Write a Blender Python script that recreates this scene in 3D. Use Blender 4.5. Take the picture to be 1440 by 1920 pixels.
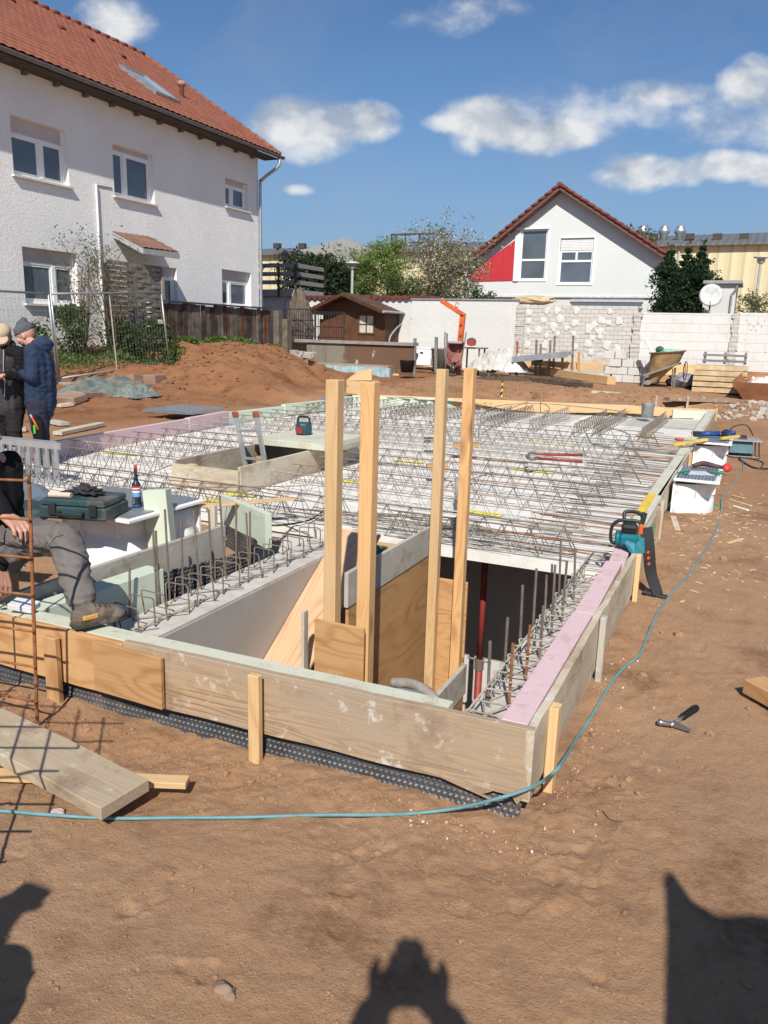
import bpy, bmesh, math, random
import numpy as np
from mathutils import Vector, Matrix, noise, Quaternion, Euler
random.seed(7)
C = bpy.context.scene.collection
scene = bpy.context.scene
for o in list(bpy.data.objects): bpy.data.objects.remove(o)

# ------------------------------------------------------------------ camera
H = 1.6; F = 1470.0
R = np.array([[0.90623344, 0.42194225, 0.02656492],
              [0.11732233, -0.19061972, -0.97462793],
              [-0.40617291, 0.88635707, -0.22224921]])   # right, down, forward (photo pixels 1440x1920)
cd = bpy.data.cameras.new('camera'); cam = bpy.data.objects.new('camera', cd); C.objects.link(cam)
cd.sensor_fit = 'HORIZONTAL'; cd.sensor_width = 36; cd.lens = 36*F/1440; cd.clip_start = .05; cd.clip_end = 3000
Rc = Matrix((R[0], -R[1], -R[2])).transposed()
cam.matrix_world = Matrix.Translation((0, 0, H)) @ Rc.to_4x4()
scene.camera = cam

# ------------------------------------------------------------------ light
SUN_EL = math.radians(43); HEAD = math.radians(21.5)    # shadows run 21.5 degrees left of +Y
hd = Vector((-math.sin(HEAD), math.cos(HEAD), 0))
sdir = Vector((hd.x*math.cos(SUN_EL), hd.y*math.cos(SUN_EL), -math.sin(SUN_EL)))
sl = bpy.data.lights.new('sun', 'SUN'); sl.energy = 5.0; sl.angle = math.radians(.55); sl.color = (1, .95, .87)
so = bpy.data.objects.new('sun', sl); C.objects.link(so); so.rotation_euler = sdir.to_track_quat('-Z', 'Y').to_euler()
so.location = (0, -20, 30)
w = bpy.data.worlds.new('World'); scene.world = w; w.use_nodes = True
nt = w.node_tree; N = nt.nodes; L = nt.links
for n in list(N): N.remove(n)
def wn(t, **k):
    n = N.new(t)
    for a, b in k.items(): setattr(n, a, b)
    return n
def wm(op, a, b=None, c=None, clamp=False):
    n = N.new('ShaderNodeMath'); n.operation = op; n.use_clamp = clamp
    for i, v in enumerate((a, b, c)):
        if v is None: continue
        if isinstance(v, (int, float)): n.inputs[i].default_value = v
        else: L.new(v, n.inputs[i])
    return n.outputs[0]
sky = wn('ShaderNodeTexSky', sky_type='NISHITA', sun_disc=False, sun_elevation=SUN_EL,
         sun_rotation=math.atan2(-hd.x, -hd.y), altitude=200, air_density=1.0, dust_density=.6, ozone_density=2.2)
geo = wn('ShaderNodeTexCoord'); sp = wn('ShaderNodeSeparateXYZ'); L.new(geo.outputs['Generated'], sp.inputs[0])
# clouds: direction -> (u, v) on a vertical plane facing the far side of the site (a fixed world frame)
FA = math.radians(24.6); fx, fy = -math.sin(FA), math.cos(FA); rx, ry = math.cos(FA), math.sin(FA)
dep = wm('MAXIMUM', wm('ADD', wm('MULTIPLY', sp.outputs[0], fx), wm('MULTIPLY', sp.outputs[1], fy)), .05)
u = wm('DIVIDE', wm('ADD', wm('MULTIPLY', sp.outputs[0], rx), wm('MULTIPLY', sp.outputs[1], ry)), dep)
v = wm('DIVIDE', sp.outputs[2], dep)
def uv_of(px, py):
    d = R.T @ np.array([(px-720)/F, (py-960)/F, 1]); k = d[0]*fx+d[1]*fy
    return (d[0]*rx+d[1]*ry)/k, d[2]/k
cmb = wn('ShaderNodeCombineXYZ'); L.new(u, cmb.inputs[0]); L.new(v, cmb.inputs[1])
def wnoise(scale, detail, rough, off=(0, 0, 0), dist=0):
    m = wn('ShaderNodeMapping'); m.inputs['Location'].default_value = off; L.new(cmb.outputs[0], m.inputs[0])
    m.inputs['Scale'].default_value = (1, 1.35, 1)
    n = wn('ShaderNodeTexNoise'); n.inputs['Scale'].default_value = scale; n.inputs['Detail'].default_value = detail
    n.inputs['Roughness'].default_value = rough; n.inputs['Distortion'].default_value = dist; L.new(m.outputs[0], n.inputs['Vector']); return n.outputs[0]
def cloud_field(dv):
    """soft union of flat-bottomed puffs"""
    tot = None
    for (px, py, wx, wy, s) in CL:
        cu, cv = uv_of(px, py); a = wx/F; b = wy/F
        du = wm('DIVIDE', wm('SUBTRACT', u, cu), a); dw = wm('DIVIDE', wm('SUBTRACT', wm('ADD', v, dv), cv), b)
        r2 = wm('ADD', wm('MULTIPLY', du, du), wm('MULTIPLY', dw, dw))
        g = wm('MULTIPLY', wm('SUBTRACT', 1.0, r2), s)
        tot = g if tot is None else wm('SMOOTH_MAX', tot, g, .25)
    return wm('MAXIMUM', tot, -2.0)
CL = [(545, 228, 85, 46, 1), (620, 235, 75, 42, .9), (680, 228, 70, 36, .95), (590, 275, 70, 28, .4), (925, 225, 95, 42, 1), (1010, 250, 110, 36, .85),
      (1060, 255, 60, 26, .75), (860, 232, 60, 18, .6), (1235, 175, 80, 24, .45), (1415, 160, 60, 50, .85), (1340, 235, 90, 36, .3), (1440, 225, 70, 40, .4),
      (1190, 325, 75, 36, .7), (1360, 312, 85, 30, .9), (1270, 325, 60, 26, .55), (1440, 325, 50, 28, .6), (210, 45, 75, 40, .55), (560, 356, 28, 10, .5),
      (815, 42, 70, 22, .3), (1100, 215, 160, 34, .2), (880, 20, 60, 20, .15), (875, 270, 28, 20, .35)]
fld = cloud_field(0.0)
n1 = wnoise(12, 9, .56, (3.1, 1.7, 0), .1); n2 = wnoise(11, 4, .5, (3.1, 1.68, 0), .1)
dens = wm('ADD', wm('ADD', wm('MULTIPLY', fld, 1.2), .12), wm('MULTIPLY', wm('SUBTRACT', n1, .48), 2.2))
mr = wn('ShaderNodeMapRange', interpolation_type='SMOOTHSTEP'); L.new(dens, mr.inputs[0])
mr.inputs[1].default_value = -.05; mr.inputs[2].default_value = 1.0
# self shading: density seen a little towards the sun (up) against here
lit = wm('ADD', wm('MULTIPLY', wm('SUBTRACT', n1, n2), 3.0), wm('ADD', .66, wm('MULTIPLY', wm('SUBTRACT', cloud_field(-.018), cloud_field(.018)), -.20)), clamp=True)
cr = wn('ShaderNodeValToRGB'); L.new(lit, cr.inputs[0])
cr.color_ramp.elements[0].position = .15; cr.color_ramp.elements[0].color = (4.9, 5.6, 6.7, 1)
cr.color_ramp.elements[1].position = .95; cr.color_ramp.elements[1].color = (10.6, 10.6, 10.4, 1)
wisp = wnoise(5, 7, .6, (9, 4, 0), .6)
mw = wn('ShaderNodeMapRange'); L.new(wisp, mw.inputs[0]); mw.inputs[1].default_value = .48; mw.inputs[2].default_value = .85; mw.inputs[4].default_value = .30
mx0 = wn('ShaderNodeMixRGB'); L.new(mw.outputs[0], mx0.inputs[0]); mx0.inputs[2].default_value = (4.6, 5.0, 5.8, 1)
tint = wn('ShaderNodeMixRGB', blend_type='MULTIPLY'); tint.inputs[0].default_value = 1; tint.inputs[2].default_value = (.80, 1.02, 1.24, 1)
L.new(sky.outputs[0], tint.inputs[1])
hz = wn('ShaderNodeMapRange', interpolation_type='SMOOTHSTEP'); L.new(v, hz.inputs[0]); hz.inputs[1].default_value = -.05; hz.inputs[2].default_value = .34; hz.inputs[3].default_value = .85; hz.inputs[4].default_value = 0
mh = wn('ShaderNodeMixRGB'); L.new(hz.outputs[0], mh.inputs[0]); L.new(tint.outputs[0], mh.inputs[1]); mh.inputs[2].default_value = (2.9, 4.2, 6.0, 1)
L.new(mh.outputs[0], mx0.inputs[1])
mx = wn('ShaderNodeMixRGB'); L.new(wm('MULTIPLY', mr.outputs[0], .9), mx.inputs[0]); L.new(mx0.outputs[0], mx.inputs[1]); L.new(cr.outputs[0], mx.inputs[2])
bg = wn('ShaderNodeBackground'); bg.inputs[1].default_value = .074; L.new(mx.outputs[0], bg.inputs[0])
wo = wn('ShaderNodeOutputWorld'); L.new(bg.outputs[0], wo.inputs[0])
vs = scene.view_settings; vs.view_transform = 'Standard'; vs.look = 'None'; vs.exposure = .15; vs.gamma = 1; vs.use_curve_mapping = False

# ------------------------------------------------------------------ geometry helpers
def ray(px, py): return R.T @ np.array([(px-720)/F, (py-960)/F, 1])
def G(px, py, z=0.0):                         # point of the level plane z seen at a photo pixel
    d = ray(px, py); t = (z-H)/d[2]; return Vector((d[0]*t, d[1]*t, z))
def AX(px, py, X): d = ray(px, py); t = X/d[0]; return Vector((X, d[1]*t, H+d[2]*t))
def AY(px, py, Y): d = ray(px, py); t = Y/d[1]; return Vector((d[0]*t, Y, H+d[2]*t))
V = Vector
class M:
    def __init__(s): s.v = []; s.f = []; s.mi = []
    def add(s, vs, fs, mi=0):
        b = len(s.v); s.v += [tuple(p) for p in vs]; s.f += [tuple(i+b for i in f) for f in fs]; s.mi += [mi]*len(fs)
    def box(s, a, b, mat=None, mi=0):
        x0, y0, z0 = [min(a[i], b[i]) for i in range(3)]; x1, y1, z1 = [max(a[i], b[i]) for i in range(3)]
        vs = [V(p) for p in ((x0,y0,z0),(x1,y0,z0),(x1,y1,z0),(x0,y1,z0),(x0,y0,z1),(x1,y0,z1),(x1,y1,z1),(x0,y1,z1))]
        if mat is not None: vs = [mat @ p for p in vs]
        s.add(vs, [(0,3,2,1),(4,5,6,7),(0,1,5,4),(1,2,6,5),(2,3,7,6),(3,0,4,7)], mi); return s
    def cbox(s, c, size, rot=None, mi=0):
        m = Matrix.Translation(c) @ (rot.to_4x4() if rot is not None else Matrix.Identity(4)); h = V(size)/2
        return s.box(-h, h, m, mi)
    def bar(s, p, q, w_, t_, up=(0,0,1), mi=0):        # square bar p->q, w_ sideways, t_ along up
        p = V(p); q = V(q); d = (q-p); l = d.length; d.normalize(); upv = V(up)
        if abs(d.dot(upv)) > .99: upv = V((0,1,0)) if abs(d.y) < .9 else V((1,0,0))
        sd = d.cross(upv).normalized(); u_ = sd.cross(d)
        m = Matrix((d, -sd, u_)).transposed().to_4x4(); m.translation = p
        return s.box((0, -w_/2, -t_/2), (l, w_/2, t_/2), m, mi)
    def tube(s, pts, r, n=6, cap=True, mi=0, closed=False):
        pts = [V(p) for p in pts]; rs = r if isinstance(r, (list, tuple)) else [r]*len(pts)
        b = len(s.v); k = len(pts); prev = None
        for i, p in enumerate(pts):
            if closed: t = (pts[(i+1) % k]-pts[i-1])
            else: t = (pts[min(i+1, k-1)]-pts[max(i-1, 0)])
            t = t.normalized() if t.length > 1e-9 else V((0,0,1))
            if prev is None:
                a = t.orthogonal().normalized()
            else:
                a = prev - t*prev.dot(t); a = a.normalized() if a.length > 1e-6 else t.orthogonal().normalized()
            prev = a; c = t.cross(a)
            for j in range(n):
                an = 2*math.pi*j/n; s.v.append(tuple(p+(a*math.cos(an)+c*math.sin(an))*rs[i]))
        m = k if closed else k-1
        for i in range(m):
            for j in range(n):
                i2 = (i+1) % k
                s.f.append((b+i*n+j, b+i*n+(j+1) % n, b+i2*n+(j+1) % n, b+i2*n+j)); s.mi.append(mi)
        if cap and not closed:
            s.f.append(tuple(b+j for j in reversed(range(n)))); s.f.append(tuple(b+(k-1)*n+j for j in range(n))); s.mi += [mi, mi]
        return s
    def lathe(s, prof, c=(0,0,0), n=24, rot=None, mi=0, cap=True):
        c = V(c); b = len(s.v); k = len(prof)
        for (r, z) in prof:
            for j in range(n):
                a = 2*math.pi*j/n; p = V((r*math.cos(a), r*math.sin(a), z))
                if rot is not None: p = rot @ p
                s.v.append(tuple(c+p))
        for i in range(k-1):
            for j in range(n):
                s.f.append((b+i*n+j, b+i*n+(j+1) % n, b+(i+1)*n+(j+1) % n, b+(i+1)*n+j)); s.mi.append(mi)
        if cap:
            s.f.append(tuple(b+j for j in reversed(range(n)))); s.f.append(tuple(b+(k-1)*n+j for j in range(n))); s.mi += [mi, mi]
        return s
    def prism(s, poly, ext, mi=0):                     # planar 3D polygon extruded by vector
        poly = [V(p) for p in poly]; e = V(ext); k = len(poly)
        nrm = V((0,0,0))
        for i in range(k): nrm += poly[i].cross(poly[(i+1) % k])
        if nrm.dot(e) > 0: poly = poly[::-1]
        s.add(poly+[p+e for p in poly], [tuple(range(k)), tuple(k+i for i in reversed(range(k)))]+[((i+1) % k, i, k+i, k+(i+1) % k) for i in range(k)], mi)
        return s
    def build(s, name, mats, parent=None, smooth=False, bevel=0, loc=None):
        me = bpy.data.meshes.new(name); vs_ = s.v
        if loc is not None: vs_ = [(p[0]-loc[0], p[1]-loc[1], p[2]-loc[2]) for p in vs_]
        me.from_pydata(vs_, [], s.f); me.update()
        if not isinstance(mats, (list, tuple)): mats = [mats]
        for m in mats: me.materials.append(m)
        if len(mats) > 1: me.polygons.foreach_set('material_index', s.mi)
        if smooth: me.polygons.foreach_set('use_smooth', [True]*len(me.polygons))
        o = bpy.data.objects.new(name, me); C.objects.link(o)
        if loc is not None: o.location = loc
        if parent is not None: o.parent = parent
        if bevel:
            b = o.modifiers.new('b', 'BEVEL'); b.width = bevel; b.segments = 1; b.limit_method = 'ANGLE'
        return o
def tag(o, label=None, cat=None, group=None, kind=None):
    if label: o['label'] = label
    if cat: o['category'] = cat
    if group: o['group'] = group
    if kind: o['kind'] = kind
    return o
def thing(name, label, cat, loc=(0,0,0), rz=0, group=None):
    o = bpy.data.objects.new(name, None); C.objects.link(o); o.location = loc; o.rotation_euler = (0,0,rz); o.empty_display_size = .1
    return tag(o, label, cat, group)
def copy_tree(o, parent=None):
    c = o.copy(); C.objects.link(c)
    if parent is not None: c.parent = parent
    for ch in list(o.children): copy_tree(ch, c)
    return c
def kids(o): return [c for c in o.children]
def relabel(o, l): o['label'] = l; return o
def catmull(pts, n=6):
    pts = [V(p) for p in pts]; out = []
    P_ = [pts[0]*2-pts[1]]+pts+[pts[-1]*2-pts[-2]]
    for i in range(1, len(P_)-2):
        a, b, c, d = P_[i-1], P_[i], P_[i+1], P_[i+2]
        for k in range(n):
            t = k/n; out.append(.5*((2*b)+(c-a)*t+(2*a-5*b+4*c-d)*t*t+(3*b-3*c+d-a)*t**3))
    out.append(pts[-1]); return out

# ------------------------------------------------------------------ materials
class Mat:
    """small node builder"""
    def __init__(s, name, rough=.8, metal=0, spec=.3):
        s.m = bpy.data.materials.new(name); s.m.use_nodes = True; s.nt = s.m.node_tree; s.N = s.nt.nodes; s.L = s.nt.links
        s.b = s.N['Principled BSDF']; s.b.inputs['Roughness'].default_value = rough; s.b.inputs['Metallic'].default_value = metal
        s.b.inputs['Specular IOR Level'].default_value = spec
        s.tc = s.N.new('ShaderNodeTexCoord'); s.co = s.tc.outputs['Object']
    def rnd(s, k=37.0):
        oi = s.N.new('ShaderNodeObjectInfo'); m = s.N.new('ShaderNodeVectorMath'); m.operation = 'SCALE'
        cb = s.N.new('ShaderNodeCombineXYZ')
        for i in range(3): s.L.new(oi.outputs['Random'], cb.inputs[i])
        s.L.new(cb.outputs[0], m.inputs[0]); m.inputs['Scale'].default_value = k
        a = s.N.new('ShaderNodeVectorMath'); a.operation = 'ADD'; s.L.new(s.co, a.inputs[0]); s.L.new(m.outputs[0], a.inputs[1]); s.co = a.outputs[0]; s.ri = oi.outputs['Random']
        return s
    def mp(s, scale=(1,1,1), rot=(0,0,0), src=None):
        m = s.N.new('ShaderNodeMapping'); m.inputs['Scale'].default_value = scale; m.inputs['Rotation'].default_value = rot
        s.L.new(src or s.co, m.inputs[0]); return m.outputs[0]
    def noise(s, scale=5, detail=4, rough=.55, vec=None, dist=0):
        n = s.N.new('ShaderNodeTexNoise'); n.inputs['Scale'].default_value = scale; n.inputs['Detail'].default_value = detail
        n.inputs['Roughness'].default_value = rough; n.inputs['Distortion'].default_value = dist; s.L.new(vec or s.co, n.inputs['Vector']); return n.outputs[0]
    def vor(s, scale=5, vec=None, feat='F1', out='Distance'):
        n = s.N.new('ShaderNodeTexVoronoi'); n.feature = feat; n.inputs['Scale'].default_value = scale; s.L.new(vec or s.co, n.inputs['Vector']); return n.outputs[out]
    def math(s, op, a, b=None, c=None, clamp=False):
        n = s.N.new('ShaderNodeMath'); n.operation = op; n.use_clamp = clamp
        for i, x in enumerate((a, b, c)):
            if x is None: continue
            if isinstance(x, (int, float)): n.inputs[i].default_value = x
            else: s.L.new(x, n.inputs[i])
        return n.outputs[0]
    def mr(s, x, a, b, c=0, d=1):
        n = s.N.new('ShaderNodeMapRange'); s.L.new(x, n.inputs[0])
        for i, k in enumerate((a, b, c, d)): n.inputs[i+1].default_value = k
        return n.outputs[0]
    def mix(s, fac, a, b, mode='MIX'):
        n = s.N.new('ShaderNodeMixRGB'); n.blend_type = mode
        for i, x in enumerate((fac, a, b)):
            if isinstance(x, (int, float)): n.inputs[i].default_value = x
            elif isinstance(x, tuple): n.inputs[i].default_value = (*x, 1)
            else: s.L.new(x, n.inputs[i])
        return n.outputs[0]
    def ramp(s, x, stops):
        n = s.N.new('ShaderNodeValToRGB'); s.L.new(x, n.inputs[0]); e = n.color_ramp.elements
        e[0].position = stops[0][0]; e[0].color = (*stops[0][1], 1); e[1].position = stops[-1][0]; e[1].color = (*stops[-1][1], 1)
        for p, c in stops[1:-1]: k = e.new(p); k.color = (*c, 1)
        return n.outputs[0]
    def col(s, c):
        if isinstance(c, tuple): s.b.inputs['Base Color'].default_value = (*c, 1)
        else: s.L.new(c, s.b.inputs['Base Color'])
        return s
    def bump(s, h, strength=.5, dist=.01):
        n = s.N.new('ShaderNodeBump'); n.inputs['Strength'].default_value = strength; n.inputs['Distance'].default_value = dist
        s.L.new(h, n.inputs['Height']); s.L.new(n.outputs[0], s.b.inputs['Normal']); return s
    def sep(s, i, src=None):
        n = s.N.new('ShaderNodeSeparateXYZ'); s.L.new(src or s.co, n.inputs[0]); return n.outputs[i]
def plain(name, c, rough=.6, metal=0, var=.15, scale=8, spec=.3, bump=0, dirt=None):
    m = Mat(name, rough, metal, spec).rnd(); n = m.noise(scale, 5)
    a = tuple(x*(1-var) for x in c); b = tuple(min(1, x*(1+var)) for x in c)
    cc = m.ramp(n, [(.3, a), (.7, b)])
    if dirt:
        n2 = m.noise(scale*.6, 6, .65); cc = m.mix(m.mr(n2, .5, .7, 0, .8), cc, dirt)
    m.col(cc)
    if bump: m.bump(m.noise(scale*6, 4), bump, .004)
    return m.m
def wood(name, c1, c2, knots=.5, grain=26, sc=(.7, 5, 5), weather=None, rough=.75, fine=1.0, wamt=.8):
    """long grain along local X; contour lines of a stretched noise, plus knots"""
    m = Mat(name, rough).rnd(); v_ = m.mp(sc)
    kd = m.vor(1.0, m.mp((1.9, 5.5, 5.5)))                       # knots
    k = m.mr(kd, .05, .20, 1, 0)
    n = m.noise(1.0, 2, .45, v_)
    n = m.math('ADD', n, m.math('MULTIPLY', m.mr(kd, 0, .42, 1, 0), .12*knots))
    g = m.math('SINE', m.math('MULTIPLY', n, grain*6.5)); g = m.mr(g, -1, 1, 0, 1)
    f = m.noise(1.0, 5, .7, m.mp((2.5, 120, 120))); f = m.mr(f, .32, .68, 0, 1); am = m.mr(m.noise(1.0, 3, .5, m.mp((.8, 7, 7))), .35, .65, .15, 1)
    t = m.math('ADD', m.math('MULTIPLY', m.math('MULTIPLY', m.math('POWER', g, 2.2), am), .62), m.math('MULTIPLY', f, .40*fine), clamp=True)
    c = m.mix(t, c1, c2)
    c = m.mix(m.math('MULTIPLY', k, knots), c, tuple(x*.30 for x in c2))
    big = m.noise(1.3, 3, .5); c = m.mix(m.mr(big, .3, .7, 0, .28), c, tuple(x*.72 for x in c1))
    if weather:
        wv = m.noise(1.0, 6, .6, m.mp((1.2, 5, 5))); c = m.mix(m.mr(wv, .38, .62, 0, wamt), c, weather)
    if weather:
        s1 = m.noise(9, 7, .75, m.mp((1, 1, 1), (0, 0, .4))); c = m.mix(m.mr(s1, .57, .64, 0, .7), c, (.58, .56, .51)); s2 = m.noise(3.5, 6, .7, m.mp((1, 1, 1), (0, .3, .9))); c = m.mix(m.mr(s2, .55, .68, 0, .6), c, (.19, .12, .075))
    nl = m.vor(4.5, m.mp((1, 2.2, 2.2))); c = m.mix(m.mr(nl, .014, .02, .8, 0), c, (.06, .05, .045))
    hs = m.N.new('ShaderNodeHueSaturation'); m.L.new(c, hs.inputs['Color']); m.L.new(m.mr(m.ri, 0, 1, .82, 1.12), hs.inputs['Value']); m.col(hs.outputs[0])
    m.bump(t, .25, .003); return m.m
SOIL_A = (.395, .222, .118); SOIL_B = (.275, .152, .083)
def soil_mat():
    m = Mat('soil', .95, 0, .1)
    a = m.noise(.55, 6, .6); b = m.noise(3.2, 8, .65); c_ = m.noise(38, 6, .7); d = m.noise(160, 3, .6)
    c = m.mix(m.mr(a, .35, .65), SOIL_A, (.415, .258, .155))
    c = m.mix(m.mr(b, .52, .68, 0, .8), c, SOIL_B)
    dk = m.noise(1.25, 7, .68, m.mp((1, 1, 1), (0, 0, 1))); c = m.mix(m.mr(dk, .55, .64, 0, .7), c, (.19, .098, .052))
    c = m.mix(m.mr(c_, .42, .62, 0, .45), c, (.42, .27, .165)); e_ = m.noise(85, 7, .8); c = m.mix(m.mr(e_, .52, .66, 0, .55), c, (.24, .135, .078)); l_ = m.noise(5.5, 6, .7); c = m.mix(m.mr(l_, .60, .70, 0, .5), c, (.45, .30, .195))
    sp_ = m.vor(55); c = m.mix(m.mr(sp_, .04, .075, .55, 0), c, (.55, .42, .30))
    c = m.mix(m.mr(d, .55, .8, 0, .4), c, (.19, .10, .058))
    yy = m.sep(1); xx = m.sep(0); red = m.math('MULTIPLY', m.mr(yy, 7, 9.5), m.mr(xx, -8.9, -7.9, 1, .35)); c = m.mix(red, c, m.mix(1.0, c, (.66, .53, .46), 'MULTIPLY')); m.col(c)
    hgt = m.math('ADD', m.math('MULTIPLY', c_, .7), m.math('MULTIPLY', d, .5)); hgt = m.math('ADD', hgt, m.math('MULTIPLY', m.noise(14, 6, .65), .9)); hgt = m.math('ADD', hgt, m.math('MULTIPLY', e_, .9))
    m.bump(hgt, .9, .009); return m.m
soil = soil_mat()
def conc(name, c, dark=.8, sc=3, pores=True, stain=(.33, .27, .21), rough=.85):
    m = Mat(name, rough, 0, .25).rnd(); n = m.noise(sc, 7, .62); n2 = m.noise(sc*.35, 4, .6)
    cc = m.ramp(n, [(.3, tuple(x*dark for x in c)), (.7, c)]); cc = m.mix(m.mr(n2, .5, .75, 0, .45), cc, stain)
    if pores: p_ = m.vor(22); cc = m.mix(m.mr(p_, .05, .09, .7, 0), cc, tuple(x*.35 for x in c))
    m.col(cc); m.bump(m.noise(60, 5, .7), .35, .004); return m.m
M_slab = conc('slab_concrete', (.80, .765, .70), .80, 6, True, (.50, .45, .39))
M_wallc = conc('wall_concrete', (.46, .435, .40), .86, 2.2)
M_wallt = conc('wall_top_concrete', (.60, .56, .50), .75, 14)
M_bcellar = conc('cellar_wall_paint', (.62, .60, .57), .93, 2, False)
M_new = wood('new_spruce', (.74, .51, .27), (.58, .34, .15), .65, 16, (.45, 5, 5), rough=.65)
M_form = wood('used_formwork_board', (.47, .33, .20), (.17, .10, .06), .45, 20, (.5, 9, 9), (.34, .27, .20), wamt=.8)
M_formlight = wood('pale_formwork_board', (.50, .41, .29), (.30, .225, .15), .35, 18, (.5, 6, 6), (.60, .54, .42), wamt=.7)
M_greyboard = wood('cement_grey_board', (.47, .43, .36), (.38, .33, .26), .3, 20, (.5, 6, 6), (.52, .49, .43), wamt=.7)
M_ply = wood('plywood', (.60, .36, .165), (.36, .165, .065), .9, 14, (1.1, 3.2, 3.2), rough=.6)
M_plyd = wood('brown_plywood', (.52, .31, .14), (.34, .175, .07), .55, 10, (.8, 3, 3), rough=.6)
M_plyk = wood('striped_plywood', (.72, .48, .29), (.50, .24, .12), .25, 17, (.35, 4, 4), rough=.65, fine=.6)
M_old = wood('weathered_dark_board', (.115, .075, .05), (.05, .032, .024), .6, 24, (.8, 8, 8), (.16, .125, .10), wamt=.5)
def foam(name, c, dirt=(.36, .25, .17), amt=.6):
    m = Mat(name, .75, 0, .2).rnd(); n = m.noise(2.5, 7, .7); cc = m.mix(m.mr(n, .52, .75, 0, amt), c, dirt); cc = m.mix(m.mr(m.noise(16, 7, .75), .54, .68, 0, amt), cc, dirt); cc = m.mix(m.mr(m.noise(5, 7, .8), .58, .64, 0, .5), cc, tuple(x*.75 for x in dirt)); m.col(cc)
    m.bump(m.noise(120, 3), .2, .002); return m.m
M_pink = foam('pink_insulation', (.64, .46, .48), (.46, .31, .24), .65)
M_green = foam('green_insulation', (.56, .56, .45), (.42, .35, .25), .85)
M_greenc = foam('clean_green_insulation', (.54, .60, .48), (.50, .50, .38), .6)
M_rebar = plain('rebar_steel', (.19, .165, .14), .65, .25, .3, 14, dirt=(.26, .15, .09))
M_rebarg = plain('cement_splashed_rebar', (.36, .33, .29), .8, .1, .25, 20, dirt=(.20, .12, .08))
M_rust = plain('rusty_rebar', (.30, .125, .05), .85, .1, .35, 24)
M_steel = plain('galvanised_steel', (.42, .44, .45), .45, .7, .15, 6)
M_alu = plain('aluminium', (.62, .63, .64), .38, .75, .1, 5)
M_blackp = plain('black_plastic', (.022, .022, .024), .45, 0, .2, 8, .45)
M_white = plain('white_plastic', (.80, .80, .78), .45, 0, .03, 3)
M_yellow = plain('yellow_spacer', (.78, .66, .10), .6, 0, .1)
M_redp = plain('red_paint', (.26, .04, .032), .5, 0, .2, dirt=(.2, .08, .05))
M_grey = plain('grey_plastic', (.20, .21, .22), .6)
# ------------------------------------------------------------------ terrain
ctrl = np.array([(-3.1,2.25,-.05),(-2.6,2.28,-.06),(-2.1,2.28,-.07),(-1.6,2.28,-.07),(-1.2,2.28,-.045),(-.85,2.32,-.06),(-.6,2.30,-.03),(-1.2,1.8,-.01),(-2.2,1.8,-.01),(-.3,2.2,0),(0,0,0),(-2,1,0),(-4,1,0),(1,2,0),(.3,5,0),(1.5,6,0),(.2,9,0),(1,12,0),(3,8,0),(-5,2,0),(-8,2,0),(-6,4.2,0),(-9,6,.03),
    (-8.2,8,.12),(-8.6,11,.14),(-8.3,13,.18),(-8.3,14.6,.3),(-10,9,.12),(-12.6,9,.2),(-12.9,12,.4),(-13.2,15.6,.62),(-14.4,12.6,.85),(-13.9,16.7,1.22),(-13.7,19,1.25),(-13.7,21,1.05),(-15,15,1.1),(-15,20,1.1),(-20,20,1.1),(-15,8,.9),
    (-11.5,12.2,.28),(-9.2,13.7,.55),(-10.2,14.6,.88),(-11.3,16.2,1.08),(-12.3,18,1.2),(-10.5,16.6,.9),(-10.3,17.6,.75),(-9.4,17.4,.3),(-9.0,15.6,.35),(-9.6,12.6,.3),(-13.2,18.6,1.25),(-12.6,20.2,.9),(-11.6,20.6,.55),
    (-13.9,22,.75),(-12,21.6,.22),(-9.6,21.6,.26),(-11,20.5,.32),(-9.4,19,.25),
    (-7.5,16.4,.10),(-4,17,.06),(-1,17.6,.05),(1,16,.05),(3,17,.1),(-8,18,.30),(-4,19.2,.42),(-1.5,19,.45),(.5,19,.33),(3,20,.4),(-7,21,.45),(-3.4,21.5,.5),
    (-8,24.5,.50),(-5,24.5,.50),(-2,24.5,.50),(2,25,.5),(-6.5,23,.48),(-3.5,23,.48),(8,20,.5),(8,10,.1),(10,0,0),(-9.5,24.5,.52),(-14,25,1.1),(-12,24,1.2),(-4,30,.8),(6,35,1),(-15,35,1),(-30,30,1.2),(-30,5,1),(-15,0,.3),(0,-8,0),(-30,70,1.6),(10,70,1.6),(-60,100,1.8),(30,30,1)])
def terrain(x, y):
    x = np.asarray(x, float); y = np.asarray(y, float); num = 0; den = 0
    for cx, cy, cz in ctrl:
        d2 = (x-cx)**2+(y-cy)**2; wgt = 1/(d2+.05)**1.6; num = num+wgt*cz; den = den+wgt
    return num/den
def hsh(ix, iy, s):
    a = (ix*374761393+iy*668265263+s*1442695041) & 0x7fffffff; a = ((a ^ (a >> 13))*1274126177) & 0x7fffffff
    return ((a ^ (a >> 16)) & 0xffff)/65535.0
def vnoise(x, y, s=0):
    ix = np.floor(x).astype(np.int64); iy = np.floor(y).astype(np.int64); fx_ = x-ix; fy_ = y-iy
    fx_ = fx_*fx_*(3-2*fx_); fy_ = fy_*fy_*(3-2*fy_)
    a = hsh(ix, iy, s); b = hsh(ix+1, iy, s); c = hsh(ix, iy+1, s); d = hsh(ix+1, iy+1, s)
    return (a*(1-fx_)+b*fx_)*(1-fy_)+(c*(1-fx_)+d*fx_)*fy_
def fbm(x, y, sc, o=5, s=0, g=.5):
    t = 0; am = 1; tot = 0
    for i in range(o): t = t+am*(vnoise(x*sc+13.7*i, y*sc-7.3*i, s+i)-.5); tot += am; am *= g; sc *= 2.03
    return t/tot*2
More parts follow.
